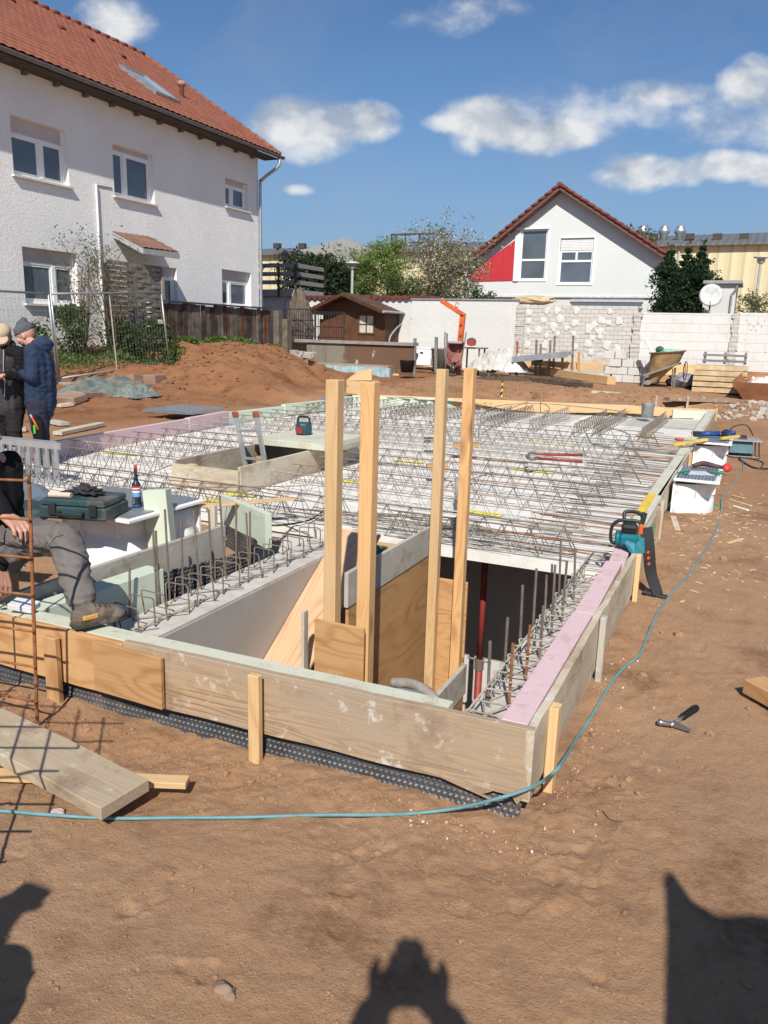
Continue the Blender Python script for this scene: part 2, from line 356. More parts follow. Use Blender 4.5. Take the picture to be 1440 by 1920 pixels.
def rough_amt(x, y):
    """how churned the soil is: calm where walked on, rough on the heaps and at the back"""
    m = np.exp(-(((x+11.2)/2.6)**2+((y-15.5)/4.6)**2))*1.25+np.exp(-(((x+3)/9)**2+((y-18.3)/1.0)**2))*.55+.25*np.exp(-(((x-.5)/1.2)**2+((y-18)/1.5)**2))
    e = np.exp(-((y-2.25)/.35)**2)*np.where(x < -.3, .22, 0)+np.exp(-((x+.35)/.22)**2)*np.where(y > 2, .16, 0)
    return .07+m+e
IMPR = [(-.27, 2.78, .35, .14, .05), (-.21, 2.98, .2, .07, .045), (-.9, 1.75, 2.0, .14, .05), (-1.4, 1.55, 1.2, .14, .05), (-.5, 1.95, .6, .14, .05), (-.28, 2.2, 1.9, .13, .05), (-1.15, 1.35, .4, .14, .05), (-.75, 2.05, 2.6, .13, .048), (-1.75, 1.85, .9, .13, .05), (-.2, 1.75, 1.5, .14, .05), (-.2, 3.6, 1.5, .14, .05), (-.1, 4.4, 1.6, .14, .05), (-1.9, 1.4, 1.7, .14, .05), (-.95, 2.0, .9, .14, .05)]
def ground_z(x, y):
    x = np.asarray(x, float); y = np.asarray(y, float); r_ = rough_amt(x, y)
    z = terrain(x, y)+.022*fbm(x, y, .7, 3, 3)+.14*r_*fbm(x, y, 2.2, 5, 11, .6)
    hp_ = np.exp(-(((x+11.2)/2.8)**2+((y-15.5)/4.6)**2)); z = z+hp_*(.16*(np.abs(fbm(x, y, 1.9, 5, 61, .68))-.25)+.07*fbm(x, y, 6, 4, 71, .7))
    rid = 1-np.abs(fbm(x, y, 6.5, 4, 31)); z = z+.0085*fbm(x, y, 13, 5, 21, .68)*(.3+3*r_)+.012*np.maximum(rid-.78, 0)*(1+4*r_)
    cl = vnoise(x*21+3, y*21, 77)*vnoise(x*9, y*9, 78); z = z+.020*np.clip(cl-.52, 0, 1)*(.2+3*r_)
    for (ix, iy, ia, il, iw) in IMPR:
        du = (x-ix)*math.cos(ia)+(y-iy)*math.sin(ia); dv = -(x-ix)*math.sin(ia)+(y-iy)*math.cos(ia); e = (du/il)**2+(dv/(iw*(1-.25*(np.abs(du/il)<.35))))**2
        mk = np.clip((1-e)*3, 0, 1); brk = np.clip(.35+1.6*fbm(x, y, 16, 2, 91), 0, 1); z = z+mk*brk*(-.006+.0045*np.sign(np.sin(du/.0135)))+.005*np.exp(-((e-1.15)/.22)**2)*brk
    return z
def gz(x, y): return float(ground_z(np.array([x]), np.array([y]))[0])
def axis(segs, extra):
    out = []
    for a, b, st in segs: out += list(np.arange(a, b, st))
    out = [q for q in out if all(abs(q-e) > .012 for e in extra)]+list(extra); return np.array(sorted(set(out)))
gx = axis([(-900,-60,80),(-60,-20,4),(-20,-15,.5),(-15,-8,.11),(-8,-3.4,.05),(-3.4,-2.3,.025),(-2.3,.7,.0095),(.7,2.5,.04),(2.5,8,.3),(8,60,4),(60,901,80)], (-7.72,-3.24,-.60))
gy = axis([(-60,-4,6),(-4,.6,.3),(.6,1.0,.03),(1.0,2.8,.009),(2.8,4.5,.022),(4.5,8,.045),(8,25,.085),(25,40,.8),(40,200,10),(200,2001,150)], (2.46,5.14,16.9))
XX, YY = np.meshgrid(gx, gy); ZZ = ground_z(XX, YY); far = np.clip((np.hypot(XX, YY)-60)/80, 0, 1); ZZ = ZZ*(1-far)+1.7*far
nx, ny = len(gx), len(gy)
cx_ = (gx[:-1]+gx[1:])/2; cy_ = (gy[:-1]+gy[1:])/2; CX, CY = np.meshgrid(cx_, cy_)
yend = 15.05+(CX+7.8)*.235
hole = ((CX > -7.72) & (CX < -.60) & (CY > 5.14) & (CY < yend)) | ((CX > -3.24) & (CX < -.60) & (CY > 2.46) & (CY < 5.2))
idx = np.arange(nx*ny).reshape(ny, nx)
q = np.stack([idx[:-1, :-1], idx[:-1, 1:], idx[1:, 1:], idx[1:, :-1]], -1)[~hole]
me = bpy.data.meshes.new('ground'); vs_ = np.stack([XX, YY, ZZ], -1).reshape(-1, 3)
me.vertices.add(len(vs_)); me.vertices.foreach_set('co', vs_.ravel()); me.loops.add(q.size); me.loops.foreach_set('vertex_index', q.ravel())
me.polygons.add(len(q)); me.polygons.foreach_set('loop_start', np.arange(0, q.size, 4)); me.polygons.foreach_set('loop_total', np.full(len(q), 4))
me.polygons.foreach_set('use_smooth', [True]*len(q)); me.update(); me.validate(); me.materials.append(soil)
go = bpy.data.objects.new('ground', me); C.objects.link(go); go['kind'] = 'structure'

# loose crumbs of soil (uncountable)
def ico(): 
    b = bmesh.new(); bmesh.ops.create_icosphere(b, subdivisions=1, radius=1); vs = np.array([v.co[:] for v in b.verts]); fs = [[v.index for v in f.verts] for f in b.faces]; b.free(); return vs, np.array(fs)
IV, IF = ico()
def scatter(name, n, region, rs, mat, seed, kind_label):
    rg = np.random.RandomState(seed); vs = []; fs = []; k = 0; tries = 0
    while k < n and tries < n*8:
        tries += 1; x, y = region(rg); 
        if (-7.8 < x < -.52 and 5.1 < y < 17) or (-3.3 < x < -.5 and 2.33 < y < 5.3): continue
        r_ = rs[0]+(rs[1]-rs[0])*rg.rand()**4; z = None
        vv = IV*(1+.28*(rg.rand(12, 1)-.5))*np.array([1, .6+.7*rg.rand(), .45+.35*rg.rand()])*r_
        a = rg.rand()*6.28; vv = vv @ np.array([[math.cos(a), -math.sin(a), 0], [math.sin(a), math.cos(a), 0], [0, 0, 1]])
        vs.append((vv, x, y, r_)); fs.append(IF+12*k); k += 1
    xs = np.array([q_[1] for q_ in vs]); ys = np.array([q_[2] for q_ in vs]); zs = ground_z(xs, ys)
    V_ = np.concatenate([q_[0]+np.array([q_[1], q_[2], z+q_[3]*.15]) for q_, z in zip(vs, zs)]); F_ = np.concatenate(fs)
    m = bpy.data.meshes.new(name); m.from_pydata(V_.tolist(), [], F_.tolist()); m.update(); m.materials.append(mat)
    o = bpy.data.objects.new(name, m); C.objects.link(o); tag(o, kind_label, 'soil crumbs', kind='stuff'); return o
def reg_near(rg):
    t = rg.rand()
    if t < .42: return -3.2+rg.rand()*3.9, .9+rg.rand()**1.2*3.2
    if t < .62: return -3.3+rg.rand()*2.9, 2.33-abs(rg.randn())*.12
    if t < .82: return -.47+abs(rg.randn())*.14, 2.5+rg.rand()*6
    return -.5+rg.rand()*2, 2+rg.rand()*10
scatter('soil_crumbs', 9000, reg_near, (.0012, .009), soil, 4, 'loose brown crumbs of earth scattered over the trodden ground')
scatter('soil_crumbs', 420, reg_near, (.006, .022), soil, 14, 'larger loose brown clods lying here and there on the trodden ground')
def reg_heap(rg): return (-11.5+rg.randn()*1.7, 16.6+rg.randn()*3.4) if rg.rand() < .55 else (-8+rg.rand()*10, 17.2+rg.rand()*2.4)
scatter('soil_clods', 7000, reg_heap, (.008, .05), soil, 5, 'rough clods of reddish earth lying on the dug heaps')
M_rubble = conc('pale_rubble', (.50, .44, .37), .7, 8, False)
def reg_rub(rg): return .9+rg.randn()*.9, 18.0+rg.randn()*.55
scatter('rubble', 500, reg_rub, (.02, .13), M_rubble, 6, 'pale grey broken rubble and crumbs behind the far corner of the formwork')

# ------------------------------------------------------------------ cellar shell
cl = thing('cellar', 'grey concrete cellar walls and floor seen down the stair opening', 'cellar', (-1.8, 3.8, 0))
def part(m, name, mat, parent, **k):
    return m.build(name, mat, parent, loc=None, **k) if parent.location.length == 0 else _part(m, name, mat, parent, **k)
def _part(m, name, mat, parent, **k):
    Mx = parent.matrix_basis.copy(); inv = (Matrix.Translation(parent.location) @ parent.rotation_euler.to_matrix().to_4x4()).inverted()
    m.v = [tuple(inv @ V(p)) for p in m.v]; return m.build(name, mat, parent, **k)
part(M().box((-7.6, 2.4, -2.6), (-.6, 17, -2.5)), 'floor', M_bcellar, cl)
lw = M(); lw.box((-2.92, 2.46, -2.5), (-2.6, 5.12, .04)); lwo = part(lw, 'left_wall', M_wallc, cl)
# joints and anchor holes of the shuttering show on the left wall
jm = M()
for yy in (3.05, 4.15): jm.box((-2.6035, yy-.003, -2.4), (-2.597, yy+.003, .03))
jm.tube([(-2.605, 4.15, -.33), (-2.596, 4.15, -.33)], .012, 10); part(jm, 'shuttering_joint', M_blackp, lwo)
part(M().box((-.92, 2.46, -2.5), (-.665, 16.6, .05)), 'right_wall', M_wallt, cl)
part(M().box((-2.92, 2.455, -2.5), (-.665, 2.50, .02)), 'front_wall', M_wallc, cl)
part(M().box((-7.4, 6.42, -2.5), (-.92, 6.6, .035)), 'inner_wall', M_bcellar, cl)
part(M().box((-7.6, 14.9, -2.5), (-.92, 15.0, .03)), 'back_wall', M_bcellar, cl)
part(M().box((-7.4, 5.16, -2.5), (-2.62, 5.4, .035)), 'side_wall', M_bcellar, cl)
wt = M(); wt.box((-2.915, 2.51, .04), (-2.605, 5.1, .055)); part(wt, 'wall_top', M_wallt, cl)

# ------------------------------------------------------------------ lattice girders and slab elements
def girder_mesh(Lg, ht=.155, pitch=.2, r=.0050, w_=.055):
    m = M(); n = int(Lg/pitch)
    m.tube([(0, 0, ht), (Lg, 0, ht)], r*1.25, 5)
    for s_ in (-1, 1):
        pts = []
        for i in range(n):
            x = i*pitch; pts += [(x, s_*w_, -.01), (x+pitch/2, s_*.005, ht)]
        pts.append((n*pitch, s_*w_, -.01)); m.tube(pts, r, 4)
        m.tube([(0, s_*w_, .002), (Lg, s_*w_, .002)], r, 4)
    return m
def slab_element(name, label, poly, girders, zt=.10, th=.06):
    """poly: footprint; girders: list of (x, y, angle, length)"""
    ox, oy = poly[0]; t = thing(name, label, 'slab element', (ox, oy, 0))
    m = M(); m.prism([(x, y, zt-th) for x, y in poly], (0, 0, th)); part(m, 'concrete_panel', M_slab, t)
    for i, (x, y, a, l) in enumerate(girders):
        g = girder_mesh(l, ht=random.uniform(.185, .20)).build('lattice_girder', M_rebar if random.random() < .7 else M_rebarg, t)
        g.location = (x-ox, y-oy, zt); g.rotation_euler = (random.uniform(-.015, .015), 0, a+random.uniform(-.004, .004))
    return t
XL, XR = -7.1, -.95
OX0, OX1, OY0, OY1 = -5.02, -4.22, 5.93, 8.5
def rows(y0, y1, st=.47): 
    n = int((y1-y0)/st); return [y0+(i+.5)*(y1-y0)/n for i in range(n)]
def gset(x0, x1, y0, y1): return [(x0+random.uniform(.02, .12), y+random.uniform(-.02, .02), 0, (x1-x0-.2)) for y in rows(y0, y1)]
slab_element('slab_element', 'front strip of ribbed concrete slab along the edge of the stair opening', [(XL, 5.14), (XR+.28, 5.14), (XR+.28, 5.92), (XL, 5.92)], [(XL+.1, 5.25, 0, 3.9), (-2.4, 5.3, 0, 1.4), (XL+.1, 5.52, 0, 6)])
slab_element('slab_element', 'concrete slab piece with wire girders left of the boarded shaft opening', [(XL-.1, 5.93), (OX0-.03, 5.93), (OX0-.03, 8.5), (XL-.25, 8.5)], gset(XL-.1, OX0-.03, 5.99, 8.5))
slab_element('slab_element', 'concrete slab piece with wire girders between the shaft opening and the tall posts', [(OX1+.03, 5.93), (-.67, 5.93), (-.67, 8.5), (OX1+.03, 8.5)], gset(OX1+.05, XR, 5.99, 8.5))
slab_element('slab_element', 'concrete slab piece with wire girders just beyond the green shaft lid', [(XL-.25, 8.51), (-.67, 8.51), (-.67, 11.0), (XL-.4, 11.0)], gset(XL-.2, XR, 8.55, 11.0))
slab_element('slab_element', 'concrete slab piece whose wire girders lie crosswise before the lengthwise ones', [(XL-.4, 11.01), (-.67, 11.01), (-.67, 12.3), (XL-.5, 12.3)], gset(XL-.3, XR, 11.05, 12.3))
yb = lambda x: 15.0+(x+7.8)*.235
xs_ = [-7.6, -5.9, -4.15, -2.4, -.67]; nm = ['leftmost', 'second from the left', 'third from the left', 'rightmost']
for i in range(4):
    a, b = xs_[i]+.004, xs_[i+1]-.004
    gs = [(a+.25+k*((b-a-.3)/2), 12.45, math.pi/2, yb(a)-12.45-.35) for k in range(3)]
    slab_element('slab_element', f'far concrete slab piece with lengthwise wire girders, {nm[i]} in the back row', [(a, 12.31), (b, 12.31), (b, yb(b)-.1), (a, yb(a)-.1)], gs)
# yellow spacer tapes seen between the girders
for i, (px, py, ln, a) in enumerate(((225, 850, .5, .1), (395, 938, .5, .3), (660, 903, .25, 0), (765, 865, .4, 0), (1030, 832, .7, 0), (995, 882, .55, -.1), (905, 962, .35, -.1), (1100, 788, .3, .2), (450, 928, .3, .3), (1210, 818, .3, 0))):
    p = G(px, py, .112); nmz = ['farthest left, in the men\'s shadow', 'beside the loose green insulation by the near wall', 'between the two near posts', 'right of the second near post', 'near the bolt cutter, beyond it', 'in front of the bolt cutter', 'right of the far post, before the stair opening', 'among the lengthwise girders at the back', 'under the thin batten lying on the girders', 'by the right slab edge'][i]
    m = M(); m.box((-ln/2, -.045, 0), (ln/2, .045, .004)); o = m.build('spacer_strip', M_yellow); o.location = p; o.rotation_euler = (0, 0, a)
    tag(o, 'flat yellow strip on the slab, '+nmz, 'spacer strip', 'yellow strips on the slab')

# ------------------------------------------------------------------ boards and stakes
def board(name, label, cat, p, q, wd, th, mat, up=(0,0,1), group=None, parent=None, bev=.002, ragged=False, roll=0):
    """plank from p to q: wd across, th along up; local X runs along it"""
    p = V(p); q = V(q); d = q-p; l = d.length; d.normalize(); u_ = V(up); u_ = (u_-d*u_.dot(d)).normalized(); s_ = d.cross(u_)
    if roll: u_ = Quaternion(d, roll) @ u_; s_ = d.cross(u_)
    n = max(2, int(l/.12)); m = M()
    for i in range(n+1):
        x = l*i/n; j = (lambda k: 0) if not ragged else (lambda k: random.uniform(-k, k))
        a = j(.0035)
        m.v += [(x, -wd/2+j(.004), -th/2), (x, wd/2+j(.003), -th/2), (x, wd/2+a, th/2), (x, -wd/2+a, th/2)]
    for i in range(n):
        b = i*4
        for k in range(4): m.f.append((b+k, b+(k+1) % 4, b+4+(k+1) % 4, b+4+k)); m.mi.append(0)
    m.f += [(3, 2, 1, 0), (n*4, n*4+1, n*4+2, n*4+3)]; m.mi += [0, 0]
    o = m.build(name, mat, parent, bevel=bev)
    mt = Matrix((d, -s_, u_)).transposed()       # columns: X=d, Y, Z=up
    if mt.determinant() < 0: mt = Matrix((d, s_, u_)).transposed()
    o.matrix_basis = Matrix.Translation(p) @ mt.to_4x4()
    if cat: tag(o, label, cat, group)
    return o
# front edge: outer board, patch of plywood, foam strip, studded sheet
YF = 2.375
fb = board('formwork_board', 'long weathered formwork board along the front of the stair opening', 'board', (-2.28, YF+.005, .17), (-.53, 2.435, .172), .03, .265, M_form, ragged=True)
board('formwork_board', 'orange-brown formwork board under the sitting man, left of the plywood patch', 'board', (-3.35, YF, .165), (-2.285, YF, .165), .028, .25, M_ply, ragged=True)
board('plywood_patch', 'squarish knotty plywood patch nailed to the front board, net-like shadow on it', 'board', (-2.43, YF-.026, .17), (-2.06, YF-.026, .165), .02, .23, M_ply)
sp_m = M(); 
for k in range(2): sp_m.prism([(-.86, YF+.035, .045), (-.66, YF+.037, .042), (-.70, YF+.034, .02), (-.62, YF+.03, .005)] if k == 0 else [(-.60, YF+.045, .05), (-.55, YF+.045, .045), (-.57, YF+.045, .012)], (0, .012, 0))
sp_m.build('board_splinter', M_form, fb).matrix_parent_inverse = fb.matrix_basis.inverted()
board('foam_strip', 'pale green insulation strip with brown dirt along the inside of the front board', 'insulation', (-3.2, 2.45, .18), (-.86, 2.49, .185), .10, .20, M_green, ragged=True)
m = M(); Xs = np.arange(-3.3, -.555, .0045); Zs = np.arange(-.19, .2, .0045); XXs, ZZs = np.meshgrid(Xs, Zs)
row = np.floor(ZZs/.0195); ux = (XXs/.0225+.5*(row % 2)); du = (ux-np.floor(ux)-.5)*.0225; dz = (ZZs/.0195-row-.5)*.0195
dd = np.hypot(du, dz); YYs = 2.402-.0085*np.clip((.0088-dd)/.0035, 0, 1)+.004*np.clip((.0035-dd)/.002, 0, 1)+.006*fbm(XXs, ZZs, 3, 2, 5)
YYs = YYs-np.clip(-(ZZs-.02), 0, 1)*.35+np.clip((XXs+3.3)/2.75, 0, 1)*.055
nz_, nx_ = XXs.shape; idd = np.arange(nz_*nx_).reshape(nz_, nx_)
m.v = np.stack([XXs, YYs, ZZs], -1).reshape(-1, 3).tolist(); m.f = np.stack([idd[:-1, :-1], idd[:-1, 1:], idd[1:, 1:], idd[1:, :-1]], -1).reshape(-1, 4).tolist(); m.mi = [0]*len(m.f)
M_dimp = plain('studded_sheet', (.055, .055, .058), .42, 0, .45, 7, .5, dirt=(.16, .12, .10))
tag(m.build('studded_sheet', M_dimp, smooth=True), 'black studded drainage sheet showing below the front board', 'drainage sheet')
# right edge
XB = -.545
board('formwork_board', 'pale formwork board along the right edge, from the near corner to the chainsaw', 'board', (XB, 2.42, .165), (XB, 5.15, .165), .03, .27, M_formlight, ragged=True)
board('formwork_board', 'short pale formwork board of the right edge behind the chainsaw', 'board', (XB-.012, 5.16, .155), (XB-.03, 7.0, .155), .03, .26, M_formlight)
board('formwork_board', 'long pale formwork board of the right edge beside both white light shafts', 'board', (XB-.07, 7.05, .17), (XB-.045, 12.2, .17), .03, .25, M_formlight)
board('formwork_board', 'far formwork board of the right edge running to the back corner', 'board', (XB-.045, 12.22, .165), (XB-.045, 16.9, .165), .03, .26, M_formlight)
ys = [2.47, 3.72, 4.72, 5.2]; pl = ['nearest the camera, with a strip of brown dirt', 'second from the near corner', 'short one just before the chainsaw']
for i in range(3):
    board('pink_insulation', 'pink insulation strip on the right edge, '+pl[i], 'insulation', (-.612, ys[i], .205), (-.618-.01*i, ys[i+1]-.004, .205), .095, .18, M_pink, group='pink strips on the right edge')
ln_ = M()
for k in (.018, .028): ln_.box((-.612+k, 2.45, .2955), (-.611+k, 3.6, .2965))
ys = [5.3, 7.0, 8.6, 10.4, 12.2, 14.0, 16.7]; pl = ['beside the chainsaw bar', 'beside the nearer white light shaft', 'between the two white light shafts', 'beside the farther light shaft', 'beyond the farther light shaft', 'running to the back corner']
for i in range(6):
    board('green_insulation', 'pale green insulation strip on the right edge, '+pl[i], 'insulation', (-.635-.02*(i > 0), ys[i], .20), (-.645-.02*(i > 0), ys[i+1]-.006, .20), .11, .19, M_green, group='green strips on the right edge')
tag(board('yellow_strip', '', '', (-.66, 6.1, .31), (-.67, 7.0, .31), .06, .012, plain('yellow_paint', (.72, .48, .04), .5)), 'flat yellow strip lying on the right edge behind the chainsaw', 'strip')
# left edge, back edge
board('pink_insulation', 'long pink insulation board on the left slab edge beside the standing men', 'insulation', (-7.05, 5.7, .19), (-7.46, 9.24, .19), .07, .22, M_pink)
board('pink_insulation', 'shorter pink insulation board at the far end of the pink row on the left', 'insulation', (-7.46, 9.25, .2), (-7.62, 10.43, .2), .08, .22, M_pink)
board('green_insulation', 'long green insulation board on the left slab edge beyond the pink ones', 'insulation', (-7.62, 10.45, .19), (-7.50, 12.0, .19), .07, .2, M_greenc)
board('green_insulation', 'green insulation board on the left slab edge nearest the house corner', 'insulation', (-7.50, 11.95, .22), (-7.40, 13.2, .22), .09, .2, M_greenc)
board('green_insulation', 'far green insulation board on the left slab edge behind the girders', 'insulation', (-7.44, 13.2, .19), (-7.7, 14.9, .19), .08, .18, M_greenc)
bl = G(650, 741, .3); b1 = G(760, 739, .3); b2 = G(1240, 760, .3); b3 = G(1338, 768, .3)
board('green_insulation', 'long pale green insulation strip inside the back formwork', 'insulation', (-7.7, 15.05, .19), (b2.x-.5, b2.y-.35, .19), .09, .2, M_greenc)
board('green_insulation', 'short green insulation block in the far right corner', 'insulation', (-1.35, 16.45, .19), (-.68, 16.6, .19), .1, .2, M_greenc)
board('formwork_board', 'long light board closing the back edge of the slab', 'board', (-7.75, 15.2, .17), (-.56, 16.85, .17), .03, .28, M_new)
def stake(x, y, z0, z1, lab, mat=M_new, w_=.045, t_=.03, lean=(0, 0), rz=0):
    a = board('stake', lab, 'stake', (x, y, z0-.12), (x+lean[0], y+lean[1], z1), w_, t_, mat, up=(math.sin(rz), -math.cos(rz), 0), group='wooden stakes holding the formwork', bev=.003); return a
p = G(457, 1420, 0); stake(p.x, YF-.036, 0, .31, 'light wooden stake standing free before the middle of the front board', w_=.05, lean=(.0, 0))
stake(-2.665, YF-.04, -.02, .26, 'stake against the front board under the sitting man\'s boot', M_ply, w_=.075, t_=.03)
stake(-.512, 2.66, -.05, .29, 'stake nearest the front right corner of the formwork', M_new, rz=math.pi/2, w_=.06, t_=.035, lean=(.0, .01))
stake(-.512, 3.69, 0, .30, 'grey-green stake halfway along the near right board', M_greyboard, rz=math.pi/2, w_=.05)
stake(-.512, 4.95, 0, .30, 'stake just before the chainsaw', M_new, rz=math.pi/2, w_=.045)
stake(-.545, 6.65, 0, .33, 'stake just beyond the chainsaw bar', M_formlight, rz=math.pi/2, w_=.1)
stake(-.545, 6.35, 0, .30, 'thin stake beside the green strip near the chainsaw', M_form, rz=math.pi/2, w_=.04)
stake(-.56, 9.9, 0, .32, 'stake between the two white light shafts', M_new, rz=math.pi/2, w_=.05)
stake(-.555, 16.6, 0, .36, 'stake at the far right corner of the formwork', M_new, rz=math.pi/2, w_=.06)
p = G(1228, 760, .25); stake(p.x, p.y+.2, .1, .45, 'left one of two pale stakes behind the back board', M_formlight); stake(p.x+.62, p.y+.4, .1, .45, 'right one of two pale stakes behind the back board', M_formlight)
m = M(); m.box((-.015, -.004, 0), (.015, .004, .17)); o = m.build('green_wedge', plain('green_board', (.06, .22, .11))); o.location = (-.55, 6.0, .1); tag(o, 'thin green strip standing against the right edge by the chainsaw', 'strip')
o = M().box((-.06, -.006, 0), (.06, .006, .27)).build('green_wedge', plain('green_board2', (.05, .2, .10))); o.location = (-.57, 10.3, .03); o.rotation_euler = (0, 0, 1.57); tag(o, 'green strip standing between the two white light shafts', 'strip')
# near left return of the formwork
board('formwork_board', 'grey-topped board running back from the sitting man along the gap', 'board', (-3.2, 2.42, .175), (-3.145, 4.25, .175), .03, .25, M_greyboard, ragged=True)
board('green_insulation', 'thick green insulation piece with rounded cut end left of the starter bars', 'insulation', (-3.10, 2.50, .12), (-3.02, 3.42, .13), .13, .22, M_greenc)
board('green_insulation', 'green insulation board with printing standing behind the gap', 'insulation', (-3.72, 5.04, .18), (-3.05, 4.66, .18), .05, .26, M_greenc)
o = board('green_insulation', 'tall light green insulation block leaning by the round light shaft', 'insulation', (-3.60, 4.17, -.02), (-3.66, 4.19, .50), .17, .10, M_greenc, up=(.3, -1, 0)); 
board('stake', 'squared wooden stake standing in the gap beside the printed green board', 'stake', (-3.42, 4.5, -.1), (-3.42, 4.5, .36), .05, .04, M_formlight, up=(0, 1, 0))
# rolled black studded sheet standing in the gap
def stud_roll(name, lab, pts, z0, z1, seed):
    path = catmull([(x, y, 0) for x, y in pts], 40); ln = [0]
    for a, b in zip(path, path[1:]): ln.append(ln[-1]+(b-a).length)
    n = int(ln[-1]/.006); k = int((z1-z0)/.006); m = M(); li = 0; P0 = []
    for i in range(n):
        s_ = i*.006
        while li < len(ln)-2 and ln[li+1] < s_: li += 1
        t = (s_-ln[li])/max(ln[li+1]-ln[li], 1e-6); p = path[li].lerp(path[li+1], t); d = (path[li+1]-path[li]).normalized(); P0.append((p, V((d.y, -d.x, 0)), s_))
    for j in range(k):
        z = z0+j*.006; r_ = math.floor(z/.026)
        for (p, nn, s_) in P0:
            du = ((s_/.03+.5*(r_ % 2)) % 1-.5)*.03; dz = (z/.026-r_-.5)*.026; d_ = math.hypot(du, dz)
            h_ = .011*max(0, min(1, (.012-d_)/.005)); pp = p+nn*h_; m.v.append((pp.x, pp.y, z))
    for j in range(k-1):
        for i in range(n-1): m.f.append((j*n+i, j*n+i+1, (j+1)*n+i+1, (j+1)*n+i)); m.mi.append(0)
    o = m.build(name, M_dimp, smooth=True); tag(o, lab, 'drainage sheet'); return o
stud_roll('studded_sheet', 'black studded sheet bunched up in the gap behind the starter bars', [(-2.98, 3.35), (-3.12, 3.5), (-3.05, 3.8), (-2.98, 4.1), (-3.02, 4.45), (-3.25, 4.6), (-3.5, 4.75)], -.25, .16, 1)
# ------------------------------------------------------------------ near house (left)
HX = -15.05; HY0, HY1 = 4.0, 22.5
def render_mat(name, c, sc=7, st=.9):
    m = Mat(name, .9, 0, .15); a = m.noise(sc, 4, .6, dist=1.6); r_ = m.math('ABSOLUTE', m.math('SUBTRACT', a, .5)); r_ = m.mr(r_, 0, .12, 1, 0)
    n = m.noise(.8, 5, .6); cc = m.ramp(n, [(.3, tuple(x*.90 for x in c)), (.7, c)]); cc = m.mix(m.mr(m.noise(2.2, 7, .7), .6, .8, 0, .25), cc, (.52, .49, .44)); m.col(cc)
    m.bump(m.math('ADD', r_, m.math('MULTIPLY', m.noise(sc*3, 4), .5)), st, .05); return m.m
M_rend = render_mat('white_trowelled_render', (.86, .85, .82), 9, .24)
M_smooth = render_mat('white_wall_paint', (.64, .63, .60), 3, .12)
def tile_mat(name, a, b, c3):
    m = Mat(name, .8, 0, .2); n = m.noise(2.2, 6, .7); v_ = m.vor(4.2, out='Color'); s_ = m.N.new('ShaderNodeSeparateColor'); m.L.new(v_, s_.inputs[0])
    cc = m.mix(s_.outputs[0], a, b); cc = m.mix(m.mr(n, .55, .75, 0, .7), cc, c3); m.col(cc); return m.m
M_tile = tile_mat('red_roof_tiles', (.28, .105, .066), (.22, .078, .050), (.13, .06, .045))
M_tile2 = tile_mat('brown_red_roof_tiles', (.20, .06, .045), (.14, .045, .035), (.09, .035, .03))
M_shingle = tile_mat('brown_shingles', (.13, .07, .05), (.09, .05, .04), (.18, .11, .08))
def glass_mat(name, c, rough=.06):
    m = Mat(name, rough, 0, .9); n = m.noise(1.2, 3); m.col(m.ramp(n, [(.3, c), (.7, tuple(x*1.5 for x in c))])); return m.m
M_glass = glass_mat('window_glass', (.075, .092, .11))
M_pvc = plain('white_window_frame', (.80, .80, .79), .35, 0, .03, 3)
M_shut = plain('grey_roller_shutter', (.55, .49, .47), .6, 0, .08, 3)
M_shutw = plain('white_roller_shutter', (.72, .72, .70), .6, 0, .05, 3)
M_darkw = plain('dark_painted_wood', (.07, .055, .045), .75, 0, .3, 5)
M_sill = plain('stone_sill', (.62, .58, .52), .7, 0, .1, 6)
WINS = [(13.09, 14.64, 4.75, 5.96), (16.1, 17.58, 4.79, 6.01), (20.75, 21.95, 5.22, 6.04), (13.16, 14.76, 2.05, 3.27), (20.5, 22.05, 2.28, 3.38), (16.4, 18.39, 1.15, 3.22)]
WLAB = []
def wall_yz(X, y0, y1, z0, z1, openings, th):
    """wall slab in the plane X with real openings, outer face at X, thickness towards -X"""
    ys = sorted({y0, y1, *[o[0] for o in openings], *[o[1] for o in openings]}); zs = sorted({z0, z1, *[o[2] for o in openings], *[o[3] for o in openings]})
    solid = lambda i, j: 0 <= i < len(ys)-1 and 0 <= j < len(zs)-1 and not any(o[0] < (ys[i]+ys[i+1])/2 < o[1] and o[2] < (zs[j]+zs[j+1])/2 < o[3] for o in openings)
    m = M()
    for i in range(len(ys)-1):
        for j in range(len(zs)-1):
            if not solid(i, j): continue
            a, b, c, d = ys[i], ys[i+1], zs[j], zs[j+1]
            m.add([(X, a, c), (X, b, c), (X, b, d), (X, a, d)], [(0, 1, 2, 3)]); m.add([(X-th, a, c), (X-th, b, c), (X-th, b, d), (X-th, a, d)], [(3, 2, 1, 0)])
            if not solid(i-1, j): m.add([(X, a, c), (X, a, d), (X-th, a, d), (X-th, a, c)], [(0, 1, 2, 3)])
            if not solid(i+1, j): m.add([(X, b, c), (X, b, d), (X-th, b, d), (X-th, b, c)], [(3, 2, 1, 0)])
            if not solid(i, j-1): m.add([(X, a, c), (X, b, c), (X-th, b, c), (X-th, a, c)], [(3, 2, 1, 0)])
            if not solid(i, j+1): m.add([(X, a, d), (X, b, d), (X-th, b, d), (X-th, a, d)], [(0, 1, 2, 3)])
    return m
h1 = thing('house', 'two-storey white rendered house with red tiled roof on the left', 'house', (HX, 13, 0))
wl = wall_yz(HX, HY0, HY1, .9, 7.2, WINS, .28)
wl.add([(HX, HY1, 1), (HX-9.4, HY1, 1), (HX-9.4, HY1, 7), (HX-4.7, HY1, 10.3), (HX, HY1, 7.2)], [(0, 1, 2, 3, 4)])
